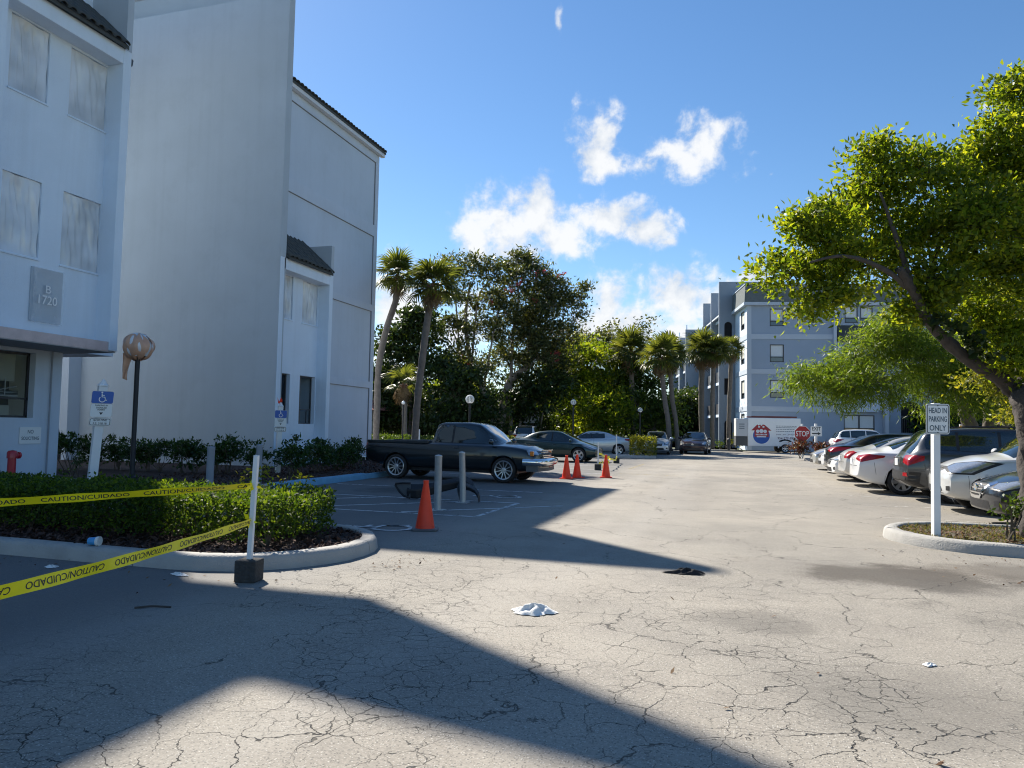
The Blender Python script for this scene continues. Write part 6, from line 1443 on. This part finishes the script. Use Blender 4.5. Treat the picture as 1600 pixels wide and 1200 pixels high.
# ---- big tree on the right island, trunk just inside the frame
tb = Vector((3.86, 11.62, .08))
near = cl([(1240, 430, 52), (1290, 380, 58), (1285, 468, 42), (1262, 345, 34), (1340, 330, 56), (1360, 415, 62), (1375, 280, 46), (1365, 235, 22), (1440, 265, 50), (1450, 355, 74), (1455, 440, 50), (1520, 260, 48), (1530, 350, 80), (1540, 430, 60), (1565, 225, 46), (1588, 140, 40), (1600, 290, 76), (1620, 190, 70), (1610, 400, 70), (1420, 480, 30), (1475, 470, 34), (1515, 495, 34), (1560, 520, 40), (1600, 560, 44), (1700, 250, 120), (1720, 400, 120), (1820, 300, 130)], 10.4, 1.0, 1.0)
e = lambda px, py, d: tuple(img(px, py, d))
limbs = [([tb, (3.84, 11.66, .8), (3.82, 11.7, 1.5), (3.76, 11.7, 1.95), e(1596, 610, 10.5)], .22, .15),
         ([e(1590, 618, 10.5), e(1562, 590, 10.4), e(1520, 566, 10.3), e(1482, 536, 10.2), e(1448, 498, 10.1), e(1430, 462, 10.0), e(1405, 420, 9.8)], .112, .05),
         ([e(1446, 496, 10.1), e(1450, 450, 10.3), e(1462, 400, 10.5), e(1480, 330, 10.7)], .055, .02),
         ([e(1425, 455, 10.0), e(1380, 420, 9.8), e(1320, 400, 9.7), e(1265, 410, 9.6)], .045, .012),
         ([e(1430, 462, 10.0), e(1400, 370, 10.0), e(1375, 300, 10.0)], .045, .014),
         ([e(1592, 615, 10.5), e(1615, 520, 10.7), e(1620, 420, 10.8), e(1600, 300, 10.9), e(1590, 190, 10.8)], .12, .03),
         ([e(1615, 520, 10.7), e(1690, 430, 11), e(1760, 330, 11.2)], .09, .03)]
big = tree('broadleaf_tree', 'large spreading tree on the right island, yellow green, one dark limb reaching left', tb, near, LEAF['bright'], M['bark_dark'], limbs, 27, 58, .13, .092, .046, shell=.40, twig=.008)
vine = cl([(1490, 520, 16, 9.9), (1515, 535, 18, 9.9), (1470, 500, 10, 9.9), (1540, 555, 16, 10)], 10, 1, 1)
crown(big, 'climbing_vine', vine, LEAF['dark'], 26, 10, .05, .11, .10, .3)
# ---- fine leaved drooping tree behind it
t2 = cl([(1248, 592, 24), (1275, 600, 32), (1300, 585, 36), (1335, 560, 42), (1330, 610, 34), (1375, 540, 48), (1380, 600, 46), (1410, 520, 44), (1440, 560, 60), (1455, 615, 40), (1490, 540, 56), (1500, 600, 50), (1545, 570, 60), (1550, 620, 36), (1590, 540, 60), (1650, 560, 90), (1720, 540, 90), (1660, 480, 70)], 25.5, 1.0, 1.0)
b2 = gp(1532, 27, .05)
e2 = lambda px, py: tuple(img(px, py, 27))
lm2 = [([b2, e2(1522, 690), e2(1512, 655), e2(1505, 630), e2(1490, 600), e2(1455, 585), e2(1400, 590), e2(1330, 600), e2(1270, 605)], .30, .03), ([b2 + Vector((.35, .1, 0)), e2(1545, 690), e2(1548, 640), e2(1552, 600), e2(1560, 540)], .30, .10),
       ([b2 + Vector((.6, .2, 0)), e2(1558, 690), e2(1575, 650), e2(1600, 620), e2(1660, 570)], .24, .08), ([e2(1505, 630), e2(1500, 590), e2(1480, 540)], .16, .05)]
tree('weeping_tree', 'fine leaved drooping tree with thick forked trunks behind the parked cars on the right', b2, t2, LEAF['fine'], M['bark'], lm2, 46, 62, .27, .21, .034, shell=.35, droop=.75, twig=.012)
t3 = cl([(1578, 470, 44), (1592, 520, 40), (1560, 500, 26), (1640, 470, 80), (1585, 590, 30), (1530, 585, 22), (1560, 610, 26), (1600, 640, 30), (1545, 545, 24), (1605, 575, 40)], 19, 1, 1); b3 = Vector((8.9, 18.3, .05))
tree('yellow_tree', 'yellow green tree crossing the right edge below the big limb', b3, t3, LEAF['yellow'], M['bark'], [([b3, b3 + Vector((-.1, .1, 1.6)), img(1620, 560, 19), img(1600, 480, 19)], .16, .04)], 34, 50, .17, .12, .055)
# ---- trees closing the end of the lot
def back_tree(name, label, px, dep, lumps, kind, bark, trunks, nsub=26, mleaf=34, spread=.34, ln=.24, wd=.10, shell=.4, w=1.0, twig=.02, group='trees closing the end of the lot', droop=.1):
    b = gp(px, dep, .05); L_ = [([(gp(q[0][0], dep, .05) if i == 0 else img(q[i][0], q[i][1], dep)) for i in range(len(q))], r0, r1) for q, r0, r1 in trunks]
    return tree(name, label, b, cl(lumps, dep, 1, w), LEAF[kind], bark, L_, nsub, mleaf, spread, ln, wd, group, shell, droop, twig)
back_tree('dark_tree', 'dark round headed tree behind the second palm trunk', 640, 52, [(620, 535, 36), (605, 590, 36), (655, 545, 42), (684, 585, 34), (640, 498, 20), (665, 505, 20), (622, 640, 40), (675, 640, 36)], 'dark', M['bark_dark'], [([(640, 700), (642, 640), (640, 560)], .2, .07)], 46, 46, .42, .38, .18)
e1 = back_tree('tall_tree', 'tall thin crowned tree, the left one of the two leaning giants, with pale bare limbs', 772, 54, [(735, 425, 30), (703, 415, 18), (715, 455, 24), (770, 425, 24), (757, 470, 28), (698, 512, 16), (716, 505, 20), (742, 520, 30), (720, 560, 24), (752, 575, 30), (690, 470, 12)], 'euc', M['bark_pale'],
    [([(768, 700), (772, 655), (760, 620), (738, 575), (730, 530), (728, 490), (735, 440)], .30, .07), ([(730, 530), (745, 480), (768, 440)], .10, .03), ([(728, 500), (712, 470), (703, 430)], .08, .03), ([(738, 575), (715, 540), (700, 515)], .08, .03), ([(740, 570), (775, 500), (790, 450)], .09, .03)], 46, 46, .32, .30, .11)
e2t = back_tree('tall_tree', 'tall wide crowned tree, the right one of the two leaning giants, one bough reaching right', 785, 55, [(806, 412, 20), (826, 405, 16), (800, 448, 32), (838, 436, 28), (866, 448, 22), (882, 470, 20), (862, 480, 30), (828, 480, 36), (790, 490, 34), (850, 515, 40), (812, 530, 44), (880, 530, 32), (907, 468, 15), (915, 452, 9), (898, 500, 14), (840, 560, 44), (795, 570, 40), (868, 570, 34)], 'euc', M['bark_pale'],
    [([(778, 700), (786, 640), (795, 600), (805, 588), (822, 572), (838, 556)], .36, .12), ([(798, 596), (800, 540), (810, 470), (806, 420)], .16, .04), ([(806, 560), (840, 510), (868, 460)], .12, .03), ([(838, 530), (880, 497), (905, 472)], .07, .02), ([(810, 500), (835, 450), (838, 420)], .08, .03)], 48, 52, .34, .31, .115)
for par, pts in ((e2t, [(843, 425, 7), (878, 430, 6), (795, 455, 7), (812, 440, 7), (868, 555, 12), (832, 470, 6), (770, 470, 5)]), (e1, [(722, 562, 9), (735, 566, 7)])):
    crown(par, 'red_blossom', cl(pts, 53, 1, 5), LEAF['flower'], 7, 8, .12, .20, .12, .3)
specs = [('bushy_tree', 'sunlit bushy tree right of the leaning giants', 880, 61, [(878, 560, 30), (892, 590, 34), (870, 610, 34), (900, 630, 40), (880, 650, 36), (865, 580, 24)], 'bright'),
 ('bushy_tree', 'sunlit bushy tree, the middle one behind the globe lamps', 925, 59, [(915, 545, 26), (930, 570, 36), (950, 600, 36), (915, 610, 36), (940, 650, 44), (905, 570, 26)], 'bright'),
 ('bushy_tree', 'pale green bushy tree low behind the silver coupe', 945, 55, [(935, 625, 26), (950, 640, 30), (920, 645, 24), (965, 655, 26), (940, 665, 30)], 'bright'),
 ('bushy_tree', 'dark green bushy tree behind the pale silver sedan', 1000, 58, [(985, 590, 34), (1010, 600, 34), (1000, 640, 40), (1030, 640, 34), (970, 640, 34), (1020, 670, 34)], 'mid'),
 ('bushy_tree', 'shaded tree left of the dark green tree behind the palms', 960, 62, [(950, 545, 24), (970, 560, 28), (940, 530, 16), (985, 560, 24), (900, 545, 24), (912, 530, 14)], 'euc'),
 ('thin_tree', 'small dark tree rising thinly above the others, left of the feathery one', 965, 74, [(958, 512, 14), (972, 520, 14), (966, 535, 18), (945, 522, 8)], 'euc'),
 ('thin_tree', 'feathery pale tree swept to the right above the others', 1000, 74, [(1000, 502, 13), (1012, 512, 14), (992, 520, 14), (1020, 500, 9), (1008, 530, 14)], 'euc'),
 ('dark_tree', 'dark tree filling the gap behind the pickup cab', 730, 50, [(710, 620, 36), (735, 640, 40), (700, 660, 36), (760, 650, 40), (720, 590, 24)], 'dark'),
 ('dark_tree', 'dark tree behind the white suv at the tree line', 830, 56, [(815, 620, 44), (845, 630, 44), (830, 660, 44), (800, 650, 40), (860, 600, 36)], 'dark'),
 ('dark_tree', 'dark tree beyond the corner of the left building', 610, 54, [(600, 640, 40), (590, 600, 36), (625, 660, 36), (660, 665, 34), (570, 660, 40)], 'dark'),
 ('flowering_tree', 'pale green tree with pink blossom between the dark tree and the leaning giants', 715, 58, [(706, 590, 24), (722, 575, 16), (700, 610, 22), (722, 612, 22)], 'bright')]
for (nm, lb, px, dep, lumps, kind) in specs:
    thin = nm == 'thin_tree'
    back_tree(nm, lb, px, dep, lumps, kind, M['bark'], [([(px, 700), (px + 1, 650), (lumps[0][0], lumps[0][1] + 10)], .16, .05)], 16 if thin else 44, 18 if thin else 40, .4 if thin else .42, .36, .15, w=2.0 if thin else 1.0)
# woods beyond everything
def woods(name, label, x0, x1, yf, h0, h1, n, kind='dark'):
    P = []
    for _ in range(n):
        x = RNG.uniform(x0, x1); y = yf(x) + RNG.uniform(-3, 6); z = RNG.uniform(.2, 1) ** .8 * (h0 + (h1 - h0) * (.5 + .5 * math.sin(x * .55) * math.sin(x * .21 + 1))); P.append(np.array([x, y, z]) + RNG.normal(size=(26, 3)) * [.55, .55, .4])
    P = np.concatenate(P); D = rand_dirs(len(P), .1); V, F = leaf_arrays(P, D, .45 * RNG.uniform(.7, 1.3, len(P)), .22)
    tag(obj(name, fast_mesh(name, V, F), LEAF[kind], None), label, None, None, 'stuff')
woods('woods', 'far dark woods behind the end of the lot', -70, -2, lambda x: 84 + .1 * x, 3.5, 8.0, 5200)
woods('woods', 'far dark woods behind the cars at the right edge', 14, 120, lambda x: 64 + .2 * x, 3.0, 6.5, 3800, 'mid')
woods('undergrowth', 'shaded undergrowth at the foot of the trees', -40, -16, lambda x: 57 - .12 * (x + 10), 1.6, 3.8, 3400, 'mid')
# ---- palms
def fan_mesh(seed, dead=False):
    rg = np.random.default_rng(seed); mb = MB(); mb.tube([(0, 0, 0), (.25, 0, .03), (.46, 0, .0)], [.018, .013, .010], 5); n = 22
    for k in range(n):
        a = R(-112 + 224 * (k + .5) / n) + rg.normal(0, .03); L_ = (.60 if not dead else .5) * (.78 + .34 * math.cos(a * .8)) * rg.uniform(.88, 1.08); w = .030; dr = (.30 if not dead else .7) * rg.uniform(.7, 1.3)
        dirv = Vector((math.cos(a), math.sin(a), 0)); side = Vector((-math.sin(a), math.cos(a), 0)); o = Vector((.46, 0, 0)); vs = []
        for q, ww in ((0, .3), (.45, 1), (.8, .7)):
            p = o + dirv * L_ * q + Vector((0, 0, .10 * math.sin(q * 2.2) - dr * q * q * L_)); vs += [p - side * w * ww + Vector((0, 0, .012 * ww)), p, p + side * w * ww + Vector((0, 0, .012 * ww))]
        vs.append(o + dirv * L_ + Vector((0, 0, .10 * math.sin(2.2) - dr * 1.25 * L_)))
        mb.add(vs, [(0, 1, 4, 3), (1, 2, 5, 4), (3, 4, 7, 6), (4, 5, 8, 7), (6, 7, 9), (7, 8, 9)])
    me = mb.mesh('frond'); me.materials.append(LEAF['palm_dead' if dead else 'palm']); me.shade_smooth(); return me
FAN = [fan_mesh(s) for s in (1, 2, 3)]; FAN_D = [fan_mesh(9, True)]
def palm(label, path, r, R_, n=30, dead=4, group='cabbage palms', boots=True):
    t = thing('palm_tree', label, 'palm tree', tuple(path[0]), 0, group); P = spline(path, 8); mb = MB(); m = len(P)
    rad = [r * (1.25 if k == 0 else 1.0) * (1 + .04 * math.sin(k * 2.1)) for k in range(m)]; mb.tube(P, rad, 10)
    for i in range(len(mb.v)): mb.v[i] = tuple(Vector(mb.v[i]) + Vector(RNG.normal(0, r * .05, 3)))
    obj('trunk', mb, M['palm_bark'], t, world=True, smooth=True)
    top = P[-1]; ax = (P[-1] - P[-3]).normalized()
    if boots:
        bm_ = MB()
        for k in range(46):
            a = k * 2.4; s = k / 46; c = top - ax * (1.1 - 1.0 * s) * R_ * .55; d = Vector((math.cos(a), math.sin(a), .9)).normalized(); L_ = R_ * .17; sd = Vector((-math.sin(a), math.cos(a), 0)) * R_ * .05; c2 = c + Vector((math.cos(a), math.sin(a), 0)) * r * .8
            bm_.add([c2 - sd, c2 + sd, c2 + d * L_ + sd * .6, c2 + d * L_ - sd * .6, c2 + Vector((math.cos(a), math.sin(a), 0)) * R_ * .05], [(0, 1, 2, 3), (0, 4, 1), (1, 4, 2), (2, 4, 3), (3, 4, 0)])
        obj('leaf_boots', bm_, M['boot'], t, world=True)
    inv = wm(t).inverted()
    n = int(n * .8)
    for k in range(n + dead):
        a = k * 2.39996 + RNG.uniform(-.2, .2); dd = k >= n; el = R(78 - 118 * (k / n) ** .85 + RNG.uniform(-9, 9)) if not dd else R(-68 + RNG.uniform(-10, 10)); s = R_ * RNG.uniform(.85, 1.1) * (.85 if dd else 1)
        mt = Matrix.Translation(top + ax * RNG.uniform(-.12, .1) * R_) @ Matrix.Rotation(a, 4, 'Z') @ Matrix.Rotation(-el, 4, 'Y') @ Matrix.Rotation(RNG.uniform(-.5, .5), 4, 'X') @ Matrix.Scale(s, 4)
        share('frond' if not dd else 'dead_frond', FAN_D[0] if dd else FAN[k % 3], t, inv @ mt)
    return t
ip = lambda px, py, d: img(px, py, d)
palm('curved cabbage palm hugging the corner of the left building', [gp(587, 33.5, 0), ip(589, 640, 33.5), ip(592, 570, 33.5), ip(605, 510, 33.5), ip(618, 470, 33.5), ip(622, 432, 33.5)], .145, 1.18, 30, 4)
palm('straight cabbage palm behind the pickup bed, second from the left building', [gp(647, 31.5, 0), ip(652, 630, 31.5), ip(660, 560, 31.5), ip(668, 500, 31.5), ip(677, 446, 31.5)], .15, 1.28, 36, 4)
palm('low shaded cabbage palm in the dark between the two tall trunks at the left', [gp(632, 44, 0), ip(632, 640, 44), ip(630, 600, 44)], .16, 1.3, 12, 14)
palm('bushy headed palm half hidden in the trees, left of the paired palms', [gp(990, 57, 0), ip(988, 620, 57), ip(985, 550, 57)], .2, 1.9, 30, 4)
palm('leaning palm, the left one of the pair behind the two facing sedans', [gp(1047, 52, .1), ip(1044, 660, 52), ip(1038, 620, 52), ip(1032, 560, 52)], .17, 1.6, 32, 6)
palm('leaning palm, the right one of the pair behind the two facing sedans', [gp(1059, 55, .1), ip(1056, 660, 55), ip(1050, 620, 55), ip(1046, 555, 55)], .17, 1.65, 32, 6)
palm('palm in front of the far stair blades, left of three', [gp(1097, 61, .1), ip(1096, 650, 61), ip(1096, 600, 61), ip(1097, 548, 61)], .22, 1.75, 34, 5)
palm('palm in front of the far stair blades, middle of three', [gp(1113, 60, .1), ip(1113, 650, 60), ip(1114, 600, 60), ip(1116, 550, 60)], .18, 1.6, 32, 5)
palm('thin headed palm in front of the far stair blades, right of three, with brown boots', [gp(1138, 62, .1), ip(1139, 650, 62), ip(1141, 600, 62), ip(1143, 548, 62)], .18, 1.25, 22, 6)
# ---- hedge on the tongue of the bed
def hedge(name, label, x0, x1, y0, y1, z0, z1, n, leafm, ln, stems=0, round_=.35, zl=None):
    t = thing(name, label, 'hedge', ((x0 + x1) / 2, (y0 + y1) / 2, .1)); P = []; D = []
    k = 0
    while k < n:
        x, y, z = RNG.uniform(x0, x1), RNG.uniform(y0, y1), RNG.uniform(z0, z1)
        top = z1 + .035 * math.sin(3.1 * x + 1) + .03 * math.sin(7 * y + 2.3 * x); dx = min(x - x0, x1 - x); dy = min(y - y0, y1 - y); dz = top - z
        if dz < 0: continue
        # round the corners
        if dx < round_ and dy < round_ and math.hypot(round_ - dx, round_ - dy) > round_: continue
        e_ = min(dx, dy, dz * 1.1, (z - z0) * 2 + .05)
        if RNG.random() > math.exp(-e_ / .085) * .95 + .06: continue
        low = (z - z0) / (z1 - z0)
        if low < .45 and RNG.random() > .35 + low: continue
        P.append((x + RNG.normal(0, .02), y + RNG.normal(0, .02), z + RNG.normal(0, .02))); o = np.array([0, 0, .6]) if dz < .1 else (np.array([1 if x1 - x < x - x0 else -1, 0, .3]) if dx < dy else np.array([0, 1 if y1 - y < y - y0 else -1, .3])); D.append(o); k += 1
    P = np.array(P); D = np.array(D) * .7 + rand_dirs(n); D /= np.linalg.norm(D, axis=1)[:, None]; V, F = leaf_arrays(P, D, ln * RNG.uniform(.7, 1.3, n), ln * .55)
    obj('foliage', fast_mesh('foliage', V, F), leafm, t, world=True)
    if stems:
        mb = MB()
        for _ in range(stems):
            x, y = RNG.uniform(x0 + .2, x1 - .15), RNG.uniform(y0 + .25, y1 - .25); b = Vector((x, y, .08))
            for q in range(4):
                u = Vector((x + RNG.normal(0, .16), y + RNG.normal(0, .16), z1 - RNG.uniform(.05, .3))); mb.tube([b, b.lerp(u, .4) + Vector(RNG.normal(0, .03, 3)), u], [.014, .010, .005], 4, cap=False)
        obj('stems', mb, M['stem'], t, world=True)
    return t
hg = hedge('clipped_hedge', 'clipped box hedge on the kerbed mulch tongue, sunlit at its right end', -11.8, -4.72, 6.80, 8.30, .20, .66, 40000, LEAF['hedge'], .052, 90)
crown(hg, 'sprigs', [((-5.9, 8.3, .86), (.16, .1, .05), 1), ((-6.05, 8.3, .78), (.2, .1, .05), 1), ((-5.4, 8.2, .78), (.3, .1, .06), 1)], LEAF['yellow'], 6, 8, .035, .06, .03, .2)
crown(hg, 'stray_shoots', [((RNG.uniform(-10.5, -4.9), RNG.uniform(6.85, 8.25), .66 + RNG.uniform(0, .05)), (.14, .10, .05), .6) for _ in range(46)], LEAF['hedge'], 5, 7, .03, .055, .028, .3)
hedge('low_hedge', 'low hedge beyond the pickup bed in the shade of the trees', -25, -16.6, 38.2, 39.6, .1, .95, 5000, LEAF['mid'], .13)
hedge('low_hedge', 'small yellow green hedge between the pickup cab and the dark green coupe', -13.2, -12.3, 39.9, 41.0, .1, 1.0, 1600, LEAF['yellow'], .12)
hedge('low_hedge', 'square clipped bush on the little island beside the silver coupe', -5.7, -4.35, 40.3, 41.6, .12, 1.15, 2600, LEAF['yellow'], .10)
def shrub(label, loc, r, h, leafm, n=16, m=16, ln=.11, wd=.05, group=None, name='shrub', stem=True, sp=.07):
    t = thing(name, label, 'shrub', loc, 0, group); x, y, z = loc
    crown(t, 'foliage', [((x, y, z + h * .62), (r, r, h * .40), 1.0)], leafm, n, m, sp, ln, wd, .25)
    if stem:
        mb = MB()
        for k in range(6): u = Vector((x + RNG.normal(0, r * .5), y + RNG.normal(0, r * .5), z + h * .75)); mb.tube([(x + RNG.normal(0, .05), y + RNG.normal(0, .05), z), Vector((x, y, z)).lerp(u, .5) + Vector(RNG.normal(0, .04, 3)), u], [.014, .01, .005], 4, cap=False)
        obj('stems', mb, M['stem'], t, world=True)
    return t
ORD = 'first second third fourth fifth sixth seventh eighth ninth tenth'.split()
for k in range(10): shrub(ORD[k] + ' low glossy shrub from the left along the foot of the blank end wall', (-17.3 + k * .57 + RNG.normal(0, .08), 16.55 + RNG.normal(0, .1), .1), .44, .88 + RNG.normal(0, .08), LEAF['shrub'], 40, 17, group='shrubs along the blank end wall')
for k in range(8): shrub(ORD[k] + ' low glossy shrub from the left below the far bay windows', (-11.5 - .08 * k + RNG.normal(0, .10), 17.3 + k * .66, .1), .46, .86 + RNG.normal(0, .08), LEAF['shrub'], 40, 17, group='shrubs below the far bay')
for k, (x, y) in enumerate(((-18.6, 15.9), (-17.9, 15.4), (-17.2, 15.6))): shrub(('farthest', 'middle', 'nearest')[k] + ' of three dense dark shrubs beside the half arch doorway', (x, y, .1), .62, 1.05, LEAF['shrub'], 42, 18, group='shrubs by the half arch')
shrub('small weedy plant against the grey wall corner, right of the NO SOLICITING sign', (-15.2, 13.9, .1), .22, .7, LEAF['shrub'], 8, 8, .09, .03)
shrub('red and green leaved croton bush around the foot of the stop sign', (3.25, 43.7, .1), .62, 1.0, LEAF['red'], 40, 16, .18, .065, name='croton_bush', sp=.12)
shrub('lower dark red croton bush around the foot of the exit sign', (4.6, 44.6, .1), .7, .8, LEAF['red'], 36, 16, .20, .07, name='croton_bush', sp=.12)
shrub('pale variegated plant on the verge at the left end of the trailer', (-.2, 60.9, .1), .55, 1.3, LEAF['yellow'], 22, 12, .24, .07, sp=.14)
shrub('small pale plant at the foot of the third far palm', (-1.4, 60.9, .1), .4, .7, LEAF['mid'], 14, 10, .2, .06, sp=.12)
shrub('dark low plant at the foot of the paired palms', (-5.6, 54.4, .1), .7, .8, LEAF['mid'], 22, 12, .24, .08, sp=.14)
shrub('young leafy sucker growing at the foot of the big trunk on the right island', (3.42, 11.28, .1), .17, .62, LEAF['mid'], 14, 9, .075, .04, sp=.05)
# lawn tufts on the right island
pts = np.array([p for p in ((RNG.uniform(2.0, 3.7) if RNG.random() < .8 else RNG.uniform(2, 6), RNG.uniform(10.5, 13), .10) for _ in range(5200)) if in_isl(p[0], p[1]) and math.sin(4 * p[0]) * math.sin(5 * p[1]) + RNG.normal(0, .5) > -.25])
D = rand_dirs(len(pts), 1.1); V, F = leaf_arrays(pts, D, .055 * RNG.uniform(.5, 1.5, len(pts)), .008); o = obj('grass', fast_mesh('grass', V, F), LEAF['grass']); o['kind'] = 'stuff'
# keep an eye on the picture's size only
sc.cycles.use_denoising = True; sc.cycles.filter_width = 1.1
sc.cycles.max_bounces = 8; sc.cycles.transparent_max_bounces = 12
